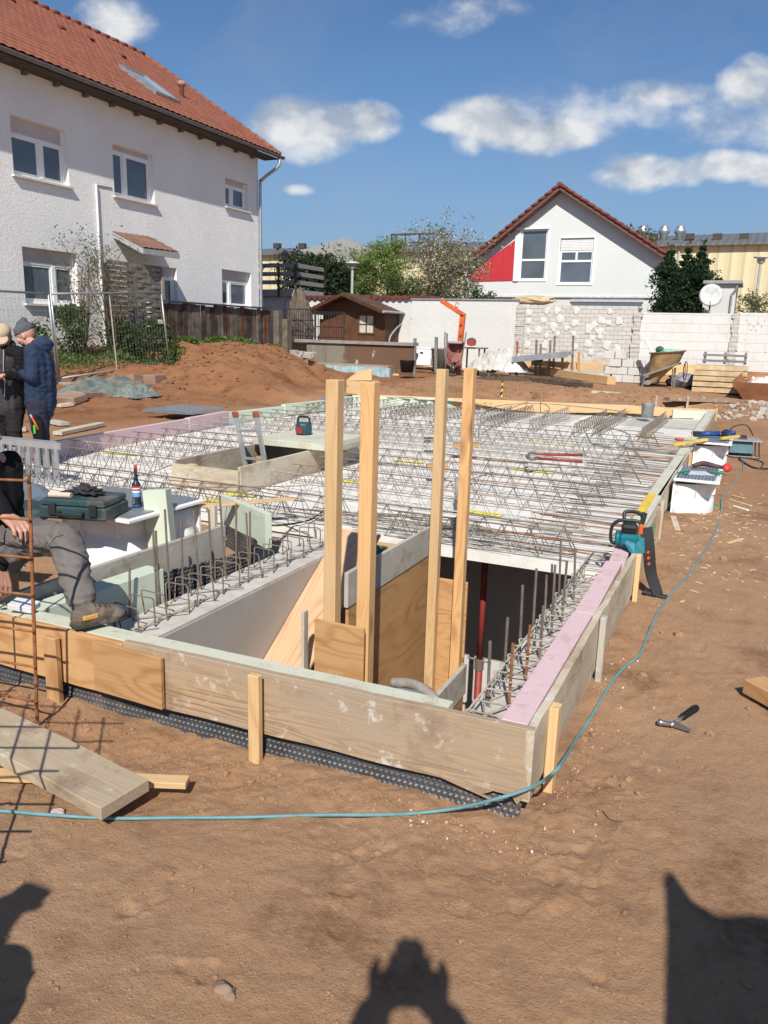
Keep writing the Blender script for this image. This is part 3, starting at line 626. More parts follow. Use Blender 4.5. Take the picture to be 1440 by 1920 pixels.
wl.add([(HX-.29, HY0, 1), (HX-9.4, HY0, 1), (HX-9.4, HY0, 7), (HX-4.7, HY0, 10.3), (HX-.29, HY0, 7.2)], [(0, 1, 2, 3, 4)])
part(wl, 'wall', M_rend, h1)
part(M().box((HX-.3, HY0, .3), (HX-.02, HY1-.01, 1.15)), 'plinth', M_darkw, h1)
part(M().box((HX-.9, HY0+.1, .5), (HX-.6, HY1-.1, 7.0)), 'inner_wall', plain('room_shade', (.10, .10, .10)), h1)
def window_yz(parent, X, y0, y1, z0, z1, shut, split, sill=True, frame=M_pvc, shm=M_shut):
    xr = X-.13; t = M(); w_ = .065
    zt = z1-(z1-z0)*shut
    for a, b in (((y0, z0), (y0+w_, z1)), ((y1-w_, z0), (y1, z1)), ((y0+w_, z0), (y1-w_, z0+w_)), ((y0+w_, zt-w_*.7), (y1-w_, zt))): t.box((xr-.06, a[0], a[1]), (xr, b[0], b[1]))
    ym = y0+(y1-y0)*split
    if split: t.box((xr-.055, ym-.055, z0+w_), (xr+.01, ym+.055, zt-w_*.7))
    for a, b in ([(y0+w_, ym-.055), (ym+.055, y1-w_)] if split else [(y0+w_, y1-w_)]):
        for (p_, q_) in (((a, z0+w_), (a+.05, zt-w_*.7)), ((b-.05, z0+w_), (b, zt-w_*.7)), ((a+.05, z0+w_), (b-.05, z0+w_+.05)), ((a+.05, zt-w_*.7-.05), (b-.05, zt-w_*.7))): t.box((xr-.045, p_[0], p_[1]), (xr-.012, q_[0], q_[1]))
    wdw = part(t, 'window', frame, parent)
    inv = V(parent.location)
    def sub(m, name, mat): m.v = [tuple(V(p)-inv) for p in m.v]; return m.build(name, mat, wdw)
    sub(M().box((xr-.035, y0+w_*.5, z0+w_*.5), (xr-.03, y1-w_*.5, zt)), 'pane', M_glass)
    if shut > .05:
        s_ = M(); n = int((z1-zt)/.045); 
        for i in range(n): z = zt+(z1-zt)*i/n; s_.box((xr-.03, y0+.02, z+.004), (xr-.005, y1-.02, z+(z1-zt)/n)); s_.box((xr-.03, y0+.02, z), (xr-.012, y1-.02, z+.004))
        s_.box((xr-.03, y0+.02, zt-.0), (xr+.004, y1-.02, zt+.03)); sub(s_, 'roller_shutter', shm)
    if sill: sub(M().box((xr, y0-.06, z0-.05), (X+.09, y1+.06, z0-.005)), 'sill', M_sill)
    return wdw
for i, (wd_, sh, spl) in enumerate(zip(WINS, (.27, .10, .20, .25, .28, .12), (.56, .35, .40, .60, .36, .5))): window_yz(h1, HX, *wd_, sh, spl, sill=i not in (5,))
# roof: real pantile relief
def tile_slope(O, U, Vv, nrm, lu, lv, pu=.235, pv=.33, amp=.032, step=.035, du=.047, dv=.055):
    """O corner at the eave, U unit along the eave, Vv unit up the slope"""
    nu = int(lu/du)+1; nv = int(lv/dv)+1; uu = np.linspace(0, lu, nu); vv = np.linspace(0, lv, nv); A, B = np.meshgrid(uu, vv)
    hh = amp*np.abs(np.sin(A/pu*np.pi))**.8+step*(1-(B/pv-np.floor(B/pv)))+.008*fbm(A, B, .6, 3, 9)
    P_ = np.array(O)[None, None]+A[..., None]*np.array(U)+B[..., None]*np.array(Vv)+hh[..., None]*np.array(nrm)
    m = M(); m.v = P_.reshape(-1, 3).tolist(); i_ = np.arange(nu*nv).reshape(nv, nu); m.f = np.stack([i_[:-1, :-1], i_[:-1, 1:], i_[1:, 1:], i_[1:, :-1]], -1).reshape(-1, 4).tolist(); m.mi = [0]*len(m.f); return m
RX0, RZ0, RX1, RZ1 = -14.48, 7.02, -19.8, 10.45; sl_ = V((RX1-RX0, 0, RZ1-RZ0)); LS = sl_.length; sl_.normalize(); nr_ = V((-sl_.z, 0, sl_.x)); nr_ = nr_ if nr_.z > 0 else -nr_
roof = part(tile_slope((RX0, 3.5, RZ0), (0, 1, 0), sl_, nr_, 19.4, LS), 'roof', M_tile, h1)
def subp(parent, root, m, name, mat, **k):
    inv = V(root.location); m.v = [tuple(V(p)-inv) for p in m.v]; return m.build(name, mat, parent, **k)
m = M(); m.prism([(RX0+.02, 3.5, RZ0-.03), (RX1, 3.5, RZ1-.03), (RX1*2-RX0, 3.5, RZ0-.03), (RX1*2-RX0, 3.5, RZ0-.15), (RX1, 3.5, RZ1-.15), (RX0+.02, 3.5, RZ0-.09)], (0, 19.4, 0)); subp(roof, h1, m, 'roof_boards', M_darkw)
m = M(); m.add([(RX1, 3.5, RZ1), (RX1, 22.9, RZ1), (RX1*2-RX0, 22.9, RZ0), (RX1*2-RX0, 3.5, RZ0)], [(0, 1, 2, 3)]); subp(roof, h1, m, 'rear_slope', M_tile)
m = M()
for i in range(48): y = 3.6+i*.4; m.tube([(RX1, y, RZ1+.03), (RX1, y+.42, RZ1+.045)], .10, 8)
for i in range(18): t = i/18; m.tube([(RX0+(RX1-RX0)*t, 22.9, RZ0+(RZ1-RZ0)*t+.05), (RX0+(RX1-RX0)*(t+.056), 22.9, RZ0+(RZ1-RZ0)*(t+.056)+.03)], .075, 7)
subp(roof, h1, m, 'ridge_tiles', M_tile, smooth=True)
M_raf = plain('rafter_paint', (.16, .14, .12))
for i in range(22): y = 4+i*.86; part(M().box((HX, y, RZ0-.2), (RX0-.42, y+.08, RZ0-.115)), 'rafter_end', M_raf, h1)
part(M().box((HX-.02, 3.5, RZ0-.112), (RX0-.02, 22.9, RZ0-.095)), 'eaves_board', M_darkw, h1)
# gutter (half pipe) and downpipe
g_ = M(); n = 10
for k in range(n):
    a0 = math.pi+math.pi*k/n; a1 = math.pi+math.pi*(k+1)/n; r_ = .075; c0 = (RX0+.07, RZ0-.03)
    g_.add([(c0[0]+r_*math.cos(a0), 3.5, c0[1]+r_*math.sin(a0)), (c0[0]+r_*math.cos(a1), 3.5, c0[1]+r_*math.sin(a1)), (c0[0]+r_*math.cos(a1), 23.0, c0[1]+r_*math.sin(a1)), (c0[0]+r_*math.cos(a0), 23.0, c0[1]+r_*math.sin(a0))], [(0, 1, 2, 3)])
part(g_, 'gutter', plain('grey_gutter', (.20, .19, .18), .6, .3), h1)
part(M().tube(catmull([(RX0+.07, 22.75, RZ0-.1), (RX0+.05, 22.72, RZ0-.35), (HX+.12, 22.55, RZ0-.75), (HX+.08, 22.5, RZ0-1.0), (HX+.08, 22.5, 4), (HX+.08, 22.5, 1.2)], 5), .05, 10), 'downpipe', M_steel, h1, smooth=True)
part(M().tube([(HX+.04, 15.45, 4.95), (HX+.04, 15.45, 3), (HX+.04, 15.5, 1.1)], .028, 8), 'white_cable_duct', M_pvc, h1)
part(M().tube([(HX+.015, 15.45, 4.93), (HX+.015, 16.0, 4.95)], .012, 6), 'thin_cable', M_grey, h1)
sk = M(); y0, y1 = 18.25, 19.25
def RP(y, t, h_=.0): p = V((RX0, y, RZ0))+sl_*t+nr_*h_; return p
def rbox(m, y0, y1, t0, t1, h0, h1_, mi=0): m.add([RP(y0, t0, h0), RP(y1, t0, h0), RP(y1, t1, h0), RP(y0, t1, h0), RP(y0, t0, h1_), RP(y1, t0, h1_), RP(y1, t1, h1_), RP(y0, t1, h1_)], [(0,3,2,1),(4,5,6,7),(0,1,5,4),(1,2,6,5),(2,3,7,6),(3,0,4,7)], mi)
for a in ((y0, y1, 1.2, 1.28), (y0, y1, 2.62, 2.7), (y0, y0+.07, 1.28, 2.62), (y1-.07, y1, 1.28, 2.62)): rbox(sk, *a, .0, .13)
sko = part(sk, 'roof_window', M_steel, h1); s2 = M(); rbox(s2, y0+.07, y1-.07, 1.28, 2.62, .05, .09); subp(sko, h1, s2, 'pane', glass_mat('sky_glass', (.22, .27, .33), .12))
p = RP(20.6, 2.35); part(M().lathe([(.07, -.1), (.07, .32), (.12, .34), (.13, .40), (.10, .46), (.03, .47)], p, 12), 'vent_pipe', plain('terracotta', (.40, .20, .14)), h1, smooth=True)
for (y, t) in ((15.2, 5.1), (16.5, 5.0), (17.6, 4.3), (18.9, 4.6), (19.8, 4.2)): m = M(); rbox(m, y, y+.18, t, t+.16, .02, .11); part(m, 'vent_tile', M_tile2, h1)
# porch roof over the door
pr = M(); a = V((HX, 15.95, 3.86)); b = V((HX, 17.5, 3.90)); c = V((HX+.85, 17.45, 3.50)); d = V((HX+.85, 16.1, 3.46)); pr.prism([a, b, c, d], (0, 0, .05)); 
pr.box((HX+.83, 16.08, 3.38), (HX+.87, 17.47, 3.51)); pr.bar((HX, 16.0, 3.84), (HX+.85, 16.1, 3.44), .04, .12); pr.bar((HX, 17.48, 3.84), (HX+.85, 17.45, 3.44), .04, .12)
part(pr, 'porch_frame', plain('grey_porch', (.33, .33, .33)), h1)
pu = (b-a).normalized(); pv_ = (d-a).normalized(); part(tile_slope(V(d)+V((0, 0, .055)), (0, 1, .02), (a-d).normalized(), (.4, 0, .9), 1.4, (a-d).length, .2, .24, .02, .02, .04, .04), 'porch_shingles', tile_mat('mossy_shingle', (.25, .13, .09), (.17, .10, .08), (.16, .14, .12)), h1)

# ------------------------------------------------------------------ garden edge: trellis, plank fence, plants
t = thing('trellis', 'grey weathered woven wood screen standing before the house door', 'garden screen', (-14.4, 15.0, 1.0))
m = M()
for i in range(17):
    z = 1.15+i*.119
    for k in range(6): ya = 15.05+k*.32; s_ = .016*(1 if (i+k) % 2 else -1); m.bar((-14.42+s_*.2, ya, z+.05), (-14.42+s_, ya+.16, z+.05), .012, .098); m.bar((-14.42+s_, ya+.16, z+.05), (-14.42+s_*.2, ya+.32, z+.05), .012, .098)
part(m, 'woven_slats', plain('grey_lath', (.20, .17, .14), .85, 0, .35, 7), t)
part(M().box((-14.46, 14.98, 1.0), (-14.38, 15.05, 3.08)), 'post', M_darkw, t); part(M().box((-14.46, 16.97, 1.0), (-14.37, 17.06, 3.15)), 'post', plain('grey_post', (.30, .26, .21)), t)
t = thing('plank_fence', 'dark weathered upright plank fence on the soil bank beside the house', 'fence', (-14, 17, 1.1))
cols = [plain('fence_plank_%s' % n_, c_, .85, 0, .45, 5, dirt=(.18, .15, .12)) for n_, c_ in (('dark', (.055, .038, .030)), ('red', (.12, .052, .030)), ('grey', (.14, .11, .085)))]
m = M(); y = 16.5
while y < 21.4:
    w_ = random.uniform(.15, .24); z0 = gz(-14, y)-.3; k = random.randrange(3) if random.random() < .8 else 0; dx = random.uniform(-.02, .02)
    m.bar((-14+dx, y+w_/2, z0), (-14+dx+random.uniform(-.02, .02), y+w_/2, 2.22+random.uniform(-.03, .03)), .03, w_-.01, up=(0, 1, 0), mi=k); y += w_
part(m, 'planks', cols, t, bevel=.004)
part(M().box((-14.1, 16.4, 2.24), (-13.9, 21.5, 2.28)), 'cap_board', M_darkw, t)
m = M(); m.bar((-13.75, 21.6, .2), (-13.75, 21.6, 2.2), .2, .25); m.bar((-13.6, 21.85, .1), (-13.6, 21.85, 1.95), .25, .3); part(m, 'post', cols[2], t, bevel=.01)
t = thing('low_wall', 'brown low garden wall below the house windows behind the site fence', 'wall', (-14.6, 12, .4)); 
part(M().box((-14.75, 9, .2), (-14.6, 15.6, 1.05)), 'planks', plain('brown_wall', (.17, .11, .075), .9, 0, .3, 3), t)

def leaf_mat(name, a, b, c=None):
    m = Mat(name, .55, 0, .3); g = m.N.new('ShaderNodeNewGeometry'); r_ = g.outputs['Random Per Island']
    st = [(0, a), (.6, b)] + ([(.9, c)] if c else [(1, b)]); m.col(m.ramp(r_, st)); m.b.inputs['Subsurface Weight'].default_value = 0
    tr = m.N.new('ShaderNodeBsdfTranslucent'); tr.inputs[0].default_value = (*[min(1, x*1.6) for x in b], 1); ms = m.N.new('ShaderNodeMixShader'); ms.inputs[0].default_value = .3
    m.L.new(m.b.outputs[0], ms.inputs[1]); m.L.new(tr.outputs[0], ms.inputs[2]); m.L.new(ms.outputs[0], m.N['Material Output'].inputs[0]); return m.m
M_bark = plain('bark', (.14, .10, .07), .9, 0, .3, 8)
def leaves(cent, size, rg, flat=0, elong=1.6):
    n = len(cent); a = rg.normal(size=(n, 3)); a /= np.linalg.norm(a, axis=1)[:, None]; b = rg.normal(size=(n, 3)); b -= (b*a).sum(1)[:, None]*a; b /= np.linalg.norm(b, axis=1)[:, None]
    s = size*(.6+.8*rg.rand(n))[:, None]; a = a*s*elong*.5; b = b*s*.5; c = np.array(cent)
    vs = np.stack([c-a, c+b*.9, c+a, c-b*.9], 1).reshape(-1, 3); i = np.arange(n)*4; fs = np.stack([i, i+1, i+2, i+3], 1); return vs.tolist(), fs.tolist()
def tree(name, label, cat, base, Hh, Wd, lm, n_leaf, lsize, seed, shape='round', nb=26, trunk=.09, base_h=.25, group=None, multi=1, spread=1.0, clump=.28):
    rg = np.random.RandomState(seed); t = thing(name, label, cat, base, 0, group); tk = M(); tips = []
    for q_ in range(multi):
        top = V((rg.normal()*.1*Wd*spread*(multi > 1)*2.2, rg.normal()*.1*Wd*(multi > 1)*2.2, Hh*(.82+.16*rg.rand())))
        path = catmull([V((0, 0, -.2)), top*.35+V((rg.normal()*.05, rg.normal()*.05, 0))*Hh*.3, top*.7+V((rg.normal()*.04, rg.normal()*.04, 0))*Hh*.3, top], 5)
        rr = [trunk*(1-.85*i/(len(path)-1)) for i in range(len(path))]; tk.tube(path, rr, 7)
        for k in range(nb//multi):
            f = base_h+(1-base_h)*((k+rg.rand())/(nb//multi)); p = path[min(int(f*(len(path)-1)), len(path)-1)]
            if shape == 'cone': wr = Wd*.5*(1-f*.85)
            elif shape == 'column': wr = Wd*.5*min(1, (1.02-f)*3.2)*(.75+.35*math.sin(f*3))
            elif shape == 'vase': wr = Wd*.5*(.35+.75*f)
            else: wr = Wd*.5*math.sin(math.pi*(.14+.74*(f-base_h)/(1-base_h)))**.5
            an = rg.rand()*6.28; up = (.9 if shape == 'vase' else .35 if shape != 'cone' else .1)*wr
            e = p+V((math.cos(an)*wr, math.sin(an)*wr, up))*(.6+.4*rg.rand()); mid = p.lerp(e, .5)+V((0, 0, .06*wr)); br = [p, mid, e]
            tk.tube(br, [trunk*.35, trunk*.2, trunk*.08], 5, cap=False)
            for s_ in (.35, .6, .85, 1.0): tips.append((p.lerp(e, s_), wr*clump))
            for _ in range(2):
                e2 = mid.lerp(e, rg.rand())+V((rg.normal(), rg.normal(), abs(rg.normal())*.7+.2))*wr*.28; tk.tube([mid, e2], [trunk*.14, trunk*.05], 4, cap=False); tips.append((e2, wr*clump*.8))
        tips.append((top, Wd*.1))
    tk.build('trunk', M_bark, t)
    k = rg.randint(0, len(tips), n_leaf); c = np.array([tips[i][0] for i in k])+rg.normal(size=(n_leaf, 3))*np.array([max(tips[i][1], .05) for i in k])[:, None]*.62
    c[:, 2] = np.maximum(c[:, 2], .03); vs, fs = leaves(c, lsize, rg); m = M(); m.v = vs; m.f = fs; m.mi = [0]*len(fs); cr = m.build('crown', lm, t); return t
L_dark = leaf_mat('dark_needles', (.018, .034, .014), (.035, .060, .024)); L_cyp = leaf_mat('cypress_needles', (.014, .032, .014), (.028, .055, .022))
L_wil = leaf_mat('spring_leaves', (.11, .17, .04), (.19, .26, .07)); L_mid = leaf_mat('mid_leaves', (.055, .09, .025), (.10, .15, .04)); L_mag = leaf_mat('magnolia_leaves', (.13, .14, .06), (.20, .20, .10), (.62, .55, .50))
L_ivy = leaf_mat('ivy_leaves', (.02, .045, .012), (.06, .11, .03)); L_grs = leaf_mat('weed_leaves', (.05, .10, .02), (.12, .19, .05)); L_olive = leaf_mat('sparse_leaves', (.07, .09, .04), (.12, .14, .06))
def tb(px, py, Y): p = AY(px, py, Y); return (p.x, p.y, gz(p.x, p.y) if Y < 40 else 1.6)
def tr(px, ytop, Y, label, Wd, lm, n, ls, seed, name='tree', cat='tree', **k):
    b = AY(px, ytop, Y); z0 = gz(b.x, Y); return tree(name, label, cat, (b.x, Y, z0), b.z-z0, Wd, lm, n, ls, seed, **k)
tr(585, 455, 31, 'broad dark evergreen tree behind the tiled cap wall, nearest the white house', 2.7, L_dark, 22000, .085, 1, 'conifer_tree', shape='round', nb=70, base_h=.05)
tr(625, 480, 31.5, 'lower dark evergreen beside the broad one, left of the light green trees', 1.6, L_dark, 8000, .085, 2, 'conifer_tree', shape='round', nb=50, base_h=.05)
tr(665, 480, 33, 'light green spring tree left of the small lamp post top', 1.9, L_wil, 8000, .06, 3, 'leafy_tree', shape='vase', nb=40)
tr(725, 455, 34, 'feathery light green tree between the lamp post and the magnolia', 2.6, L_wil, 12000, .06, 4, 'leafy_tree', shape='round', nb=50, base_h=.1)
tr(755, 505, 32, 'low darker green bush at the foot of the magnolia', 2.6, L_mid, 9000, .06, 5, 'garden_bush', 'bush', shape='round', nb=50, base_h=.02)
tr(828, 468, 29, 'sparse magnolia with pale blossoms standing before the gabled house', 2.6, L_mag, 10500, .055, 6, 'magnolia_tree', shape='vase', nb=120, multi=6, spread=1.2, trunk=.045, clump=.17)
tr(880, 492, 29.4, 'thin magnolia shoot with few blossoms before the red panel', 1.5, L_mag, 1400, .055, 16, 'magnolia_tree', shape='vase', nb=40, multi=3, trunk=.03, clump=.17)
tr(905, 545, 27, 'low dark shrub just above the white wall under the red panel', 1.4, L_ivy, 2500, .06, 7, 'garden_bush', 'bush', shape='round', nb=30, base_h=.05)
tr(1262, 425, 29, 'left tall dark cypress behind the white painted wall', .95, L_cyp, 15000, .06, 8, 'cypress_tree', shape='column', nb=130, clump=.34, base_h=.03)
tr(1295, 430, 30, 'middle tall dark cypress, half hidden behind the left one', .7, L_cyp, 11000, .06, 9, 'cypress_tree', shape='column', nb=130, clump=.34, base_h=.03)
tr(1324, 425, 29.5, 'right tall dark cypress beside the satellite dish', .85, L_cyp, 15000, .06, 10, 'cypress_tree', shape='column', nb=130, clump=.34, base_h=.03)
tr(1345, 500, 30.5, 'short dark cypress between the tall ones and the small white annex', .9, L_cyp, 3500, .07, 11, 'cypress_tree', shape='round', nb=40, base_h=.03)
tr(1420, 540, 30, 'thin young shrub before the beige hall, at the right picture edge', 1.6, L_olive, 3200, .045, 12, 'garden_bush', 'bush', shape='round', nb=30)
tr(1195, 425, 44, 'treetop showing just over the right roof slope of the gabled house', 3, L_olive, 2500, .10, 13, 'leafy_tree', shape='round', nb=40)
# shrubs between site fence and house
def shr(x, y, h_, w_, lm, n, ls, seed, label, **k): return tree('shrub', label, 'shrub', (x, y, gz(x, y)), h_, w_, lm, n, ls, seed, trunk=.018, **k)
shr(-14.15, 13.9, 2.5, 1.5, L_olive, 900, .035, 21, 'tall bare-twigged shrub behind the middle of the site fence', shape='vase', nb=60, multi=12, base_h=.15)
shr(-14.1, 14.9, 2.3, 1.5, L_olive, 1000, .035, 22, 'bare-twigged shrub before the woven wood screen', shape='vase', nb=60, multi=12, base_h=.15)
shr(-14.2, 12.6, .7, .7, L_ivy, 900, .05, 23, 'ivy clump nearest the man in the blue jacket', shape='round', nb=20, base_h=.05)
shr(-14.2, 13.5, 1.1, 1.0, L_ivy, 1700, .05, 24, 'ivy bush in the middle of the bed behind the site fence', shape='round', nb=26, base_h=.05)
shr(-14.0, 15.2, .7, 1.3, L_ivy, 1800, .05, 25, 'low leafy bush at the foot of the woven screen', shape='round', nb=26, base_h=.05)
shr(-13.9, 16.1, .7, .8, L_ivy, 900, .05, 26, 'ivy clump at the near end of the plank fence', shape='round', nb=20, base_h=.05)
def weeds(name, label, pts, n, ls, seed, lm=L_grs):
    rg = np.random.RandomState(seed); k = rg.randint(0, len(pts), n); x = np.array([pts[i][0] for i in k])+rg.normal(size=n)*np.array([pts[i][2] for i in k]); y = np.array([pts[i][1] for i in k])+rg.normal(size=n)*np.array([pts[i][2] for i in k])
    z = ground_z(x, y)+rg.rand(n)**1.5*.16; vs, fs = leaves(np.stack([x, y, z], 1), ls, rg); m = M(); m.v = vs; m.f = fs; m.mi = [0]*len(fs); o = m.build(name, lm); tag(o, label, 'weeds', kind='stuff')
weeds('weeds', 'green weeds and creeping ivy growing along the bank behind the site fence', [(-13.9, 12.8, .25), (-13.9, 13.6, .25), (-13.8, 14.6, .25), (-13.6, 15.4, .25), (-13.5, 16.2, .15)], 3600, .045, 31)
weeds('grass_tufts', 'green grass tufts on the crest of the soil heap below the plank fence', [(-13.6, 18.2, .12), (-13.55, 19.2, .2), (-13.4, 19.8, .2), (-13.3, 20.8, .15), (-13.7, 17.2, .12)], 2400, .055, 32)
# ------------------------------------------------------------------ garden walls at the back
def wall_x(name, label, px0, px1, ptop, Y, mat, th=.2, zlow=.1, cap=None, cat='wall'):
    a = AY(px0, ptop, Y); b = AY(px1, ptop, Y); z = (a.z+b.z)/2; t = thing(name, label, cat, (a.x, Y, zlow)); part(M().box((a.x, Y, zlow), (b.x, Y+th, z)), 'wall_body', mat, t)
    if cap: part(M().box((a.x-.02, Y-.04, z+.003), (b.x+.02, Y+th+.04, z+.05)), 'coping', cap, t)
    return t, a.x, b.x, z
def masonry(name, c1, c2, mort, bw=.25, bh=.125, paint=None, pamt=.5):
    m = Mat(name, .9, 0, .2); mp_ = m.mp((1, 1, 1), (math.pi/2, 0, 0)); b = m.N.new('ShaderNodeTexBrick'); m.L.new(mp_, b.inputs['Vector']); b.inputs['Scale'].default_value = 1
    b.inputs['Brick Width'].default_value = bw; b.inputs['Row Height'].default_value = bh; b.inputs['Mortar Size'].default_value = .006; b.inputs['Color1'].default_value = (*c1, 1); b.inputs['Color2'].default_value = (*c2, 1); b.inputs['Mortar'].default_value = (*mort, 1); b.inputs['Mortar Smooth'].default_value = .3
    c = b.outputs[0]; n = m.noise(1.6, 7, .65); c = m.mix(m.mr(n, .42, .62, 0, .5), c, tuple(x*.82 for x in c1))
    if paint: n2 = m.noise(1.1, 7, .6, m.mp((.6, 1, 1.6))); c = m.mix(m.mr(n2, .30, .52, 1-pamt, 1), c, paint); n3 = m.noise(2.6, 7, .7, m.mp((.5, 1, 1))); c = m.mix(m.mr(n3, .60, .72, 0, .5), c, tuple(x*.72 for x in c1))
    m.col(c); m.bump(m.math('MULTIPLY', b.outputs['Fac'], -1.0), .7, .02); return m.m
M_sandb = masonry('sand_lime_masonry', (.58, .55, .51), (.52, .49, .45), (.30, .27, .24))
M_paintb = masonry('white_painted_masonry', (.58, .56, .53), (.54, .52, .49), (.42, .40, .37), .5, .25, (.64, .635, .61), .72)
WY = 25.0
t_, wx0, wx1, wz = wall_x('garden_wall', 'smooth white rendered garden wall behind the orange hoist arm', 772, 972, 563, WY, M_smooth, cap=plain('lead_coping', (.30, .31, .33), .5, .4))
t_, sx0, sx1, sz = wall_x('masonry_wall', 'bare sand-lime block wall with round white adhesive dabs', 973, 1197, 573, WY+.03, M_sandb)
mdab = plain('adhesive_dab', (.62, .60, .565), .9, 0, .06, 12, bump=.4); rg = np.random.RandomState(3)
dabs = [(990, 588), (1025, 583), (1045, 583), (1080, 582), (1143, 583), (990, 602), (1017, 600), (1050, 598), (1078, 606), (1112, 610), (1140, 606), (990, 622), (1008, 619), (1038, 613), (1061, 615), (1103, 618), (1124, 622), (1045, 627), (1025, 629), (1109, 634), (1075, 625), (988, 646), (1021, 648), (1102, 644), (1077, 650), (1138, 648), (1108, 660), (1156, 655), (1124, 632), (1128, 601), (1160, 603)]
for i, (px, py) in enumerate(dabs):
    p = AY(px, py, WY); r_ = .075+.06*rg.rand(); m = M(); n = 11; ring = []
    for k in range(n): a = k*6.283/n; q_ = r_*(.65+.6*rg.rand()); ring.append((p.x+math.cos(a)*q_, WY+.028, p.z+math.sin(a)*q_*1.1))
    m.v = ring+[(x*.85+p.x*.15, WY+.006, z*.85+p.z*.15) for x, y, z in ring]+[(p.x, WY+.0, p.z)]; m.f = [(k, (k+1) % n, n+(k+1) % n, n+k) for k in range(n)]+[(n+k, n+(k+1) % n, 2*n) for k in range(n)]; m.mi = [0]*len(m.f)
    part(m, 'adhesive_dab', mdab, t_)
m = M(); 
for i in range(16): z = .5+i*.13; o_ = rg.rand()*.03; m.box((sx0-.04, WY-.05-o_, z), (sx0+.22, WY+.03, z+.122))
part(m, 'corner_pier', M_sandb, t_)
m = M()
for i in range(15): z = .5+i*.127; m.box((sx1-.06-rg.rand()*.06, WY-.03-rg.rand()*.03, z), (sx1+.1+rg.rand()*.08, WY+.025, z+.12))
part(m, 'toothed_edge', M_sandb, t_)
t_, px0_, px1_, pz_ = wall_x('painted_wall', 'white painted block wall behind the concrete skip and pallets', 1198, 1386, 587, WY+.05, M_paintb)
m = M()
for i in range(15): z = .5+i*.127; m.box((px1_-.12-rg.rand()*.06, WY, z), (px1_+.03+rg.rand()*.05, WY+.045, z+.12))
part(m, 'bare_block_edge', M_sandb, t_)
t_, a_, b_, c_ = wall_x('painted_wall', 'white painted wall with faint grey handwriting at the right picture edge', 1387, 1700, 588, WY+.05, M_paintb)
m = M()
for (px, py, s_) in ((1405, 608, 1), (1413, 613, 1), (1421, 607, 1), (1428, 613, .8), (1408, 619, .8), (1417, 620, .8), (1400, 601, .5), (1434, 602, .5), (1400, 660, .9), (1398, 638, .6), (1435, 661, .6)):
    p = AY(px, py, WY+.044); r_ = .035*s_; m.tube([(p.x-r_, p.y, p.z), (p.x-r_*.3, p.y, p.z+r_*1.4), (p.x+r_*.3, p.y, p.z-r_), (p.x+r_*1.2, p.y, p.z+r_)], .006, 4)
part(m, 'faded_writing', plain('faded_grey', (.40, .40, .38)), t_)
# wavy capped wall behind the shed
t_ = thing('garden_wall', 'white garden wall with wavy brown tile cap behind the shed', 'wall', (-14, 25.6, .5))
a = AY(555, 556, 25.6); b = AY(826, 553, 25.6); part(M().box((a.x, 25.6, .4), (b.x, 25.8, a.z-.02)), 'wall_body', M_smooth, t_)
m = M(); n = int((b.x-a.x)/.03)
for i in range(n+1): x = a.x+i*.03; d_ = .07*abs(math.sin(i*.03/.24*math.pi)); m.v += [(x, 25.5, a.z-.10-d_+.07), (x, 25.48, a.z+.02), (x, 25.9, a.z+.06)]
for i in range(n): m.f += [(i*3, i*3+3, i*3+4, i*3+1), (i*3+1, i*3+4, i*3+5, i*3+2)]; m.mi += [0, 0]
part(m, 'tile_cap', M_tile2, t_)

# ------------------------------------------------------------------ gabled house
GY = 34.0
h2 = thing('gabled_house', 'white gabled house with red triangular panel behind the block wall', 'house', (-8, GY, 1))
ap = AY(1050, 349, GY-.45); el = AY(858, 507, GY-.45); er = AY(1247, 478, GY-.45)
f_ = lambda px, py: AY(px, py, GY)
b0 = f_(885, 553).z
xl, xr_ = f_(872, 553).x, f_(1238, 553).x; apz = ap.z-.14; sL = (ap.z-el.z)/(ap.x-el.x); sR = (er.z-ap.z)/(er.x-ap.x)
zl = lambda x: min(apz+(x-ap.x)*sL, apz+(x-ap.x)*sR) if x < ap.x else apz+(x-ap.x)*sR
# gable wall with window openings: vertical strips between cut lines
OP = [(f_(978, 430).x, f_(1028, 430).x, f_(978, 525).z, f_(1003, 430).z), (f_(1052, 445).x, f_(1115, 445).x, f_(1085, 532).z, f_(1085, 446).z)]
def gable(m, x0, x1, z0, Y, ops, th, flip=1):
    xs = sorted({x0, x1, ap.x, *[o[0] for o in ops], *[o[1] for o in ops]})
    for a, b in zip(xs, xs[1:]):
        mid = (a+b)/2; cuts = [(o[2], o[3]) for o in ops if o[0] < mid < o[1]]; z = z0
        for c0, c1 in cuts: m.prism([(a, Y, z), (b, Y, z), (b, Y, c0), (a, Y, c0)], (0, th, 0)); z = c1
        m.prism([(a, Y, z), (b, Y, z), (b, Y, zl(b)), (a, Y, zl(a))], (0, th, 0))
    return m
M_panel = Mat('white_facade_panel', .6, 0, .2)
n_ = M_panel.noise(.6, 4); M_panel.col(M_panel.ramp(n_, [(.3, (.60, .63, .61)), (.7, (.66, .68, .66))])); M_panel = M_panel.m
part(gable(M(), xl+.05, xr_, b0, GY, OP, .3), 'gable_wall', M_panel, h2)
part(M().box((xl+.1, GY+.06, .6), (xr_-.05, GY+.3, b0-.01)), 'ground_floor_wall', M_smooth, h2)
part(M().box((xl-.2, GY-.03, b0-.08), (xr_+.02, GY+.05, b0)), 'ledge', plain('grey_trim', (.62, .63, .63)), h2)
m = M()
for k in range(14): x = xl+.25+k*(xr_-xl)/14; m.box((x, GY-.006, b0+.02), (x+.012, GY+.004, zl(x)-.25)) if not any(o[0]-.1 < x < o[1]+.1 for o in OP) and x > f_(975, 500).x else None
part(m, 'facade_joint', plain('joint_grey', (.66, .67, .66)), h2)
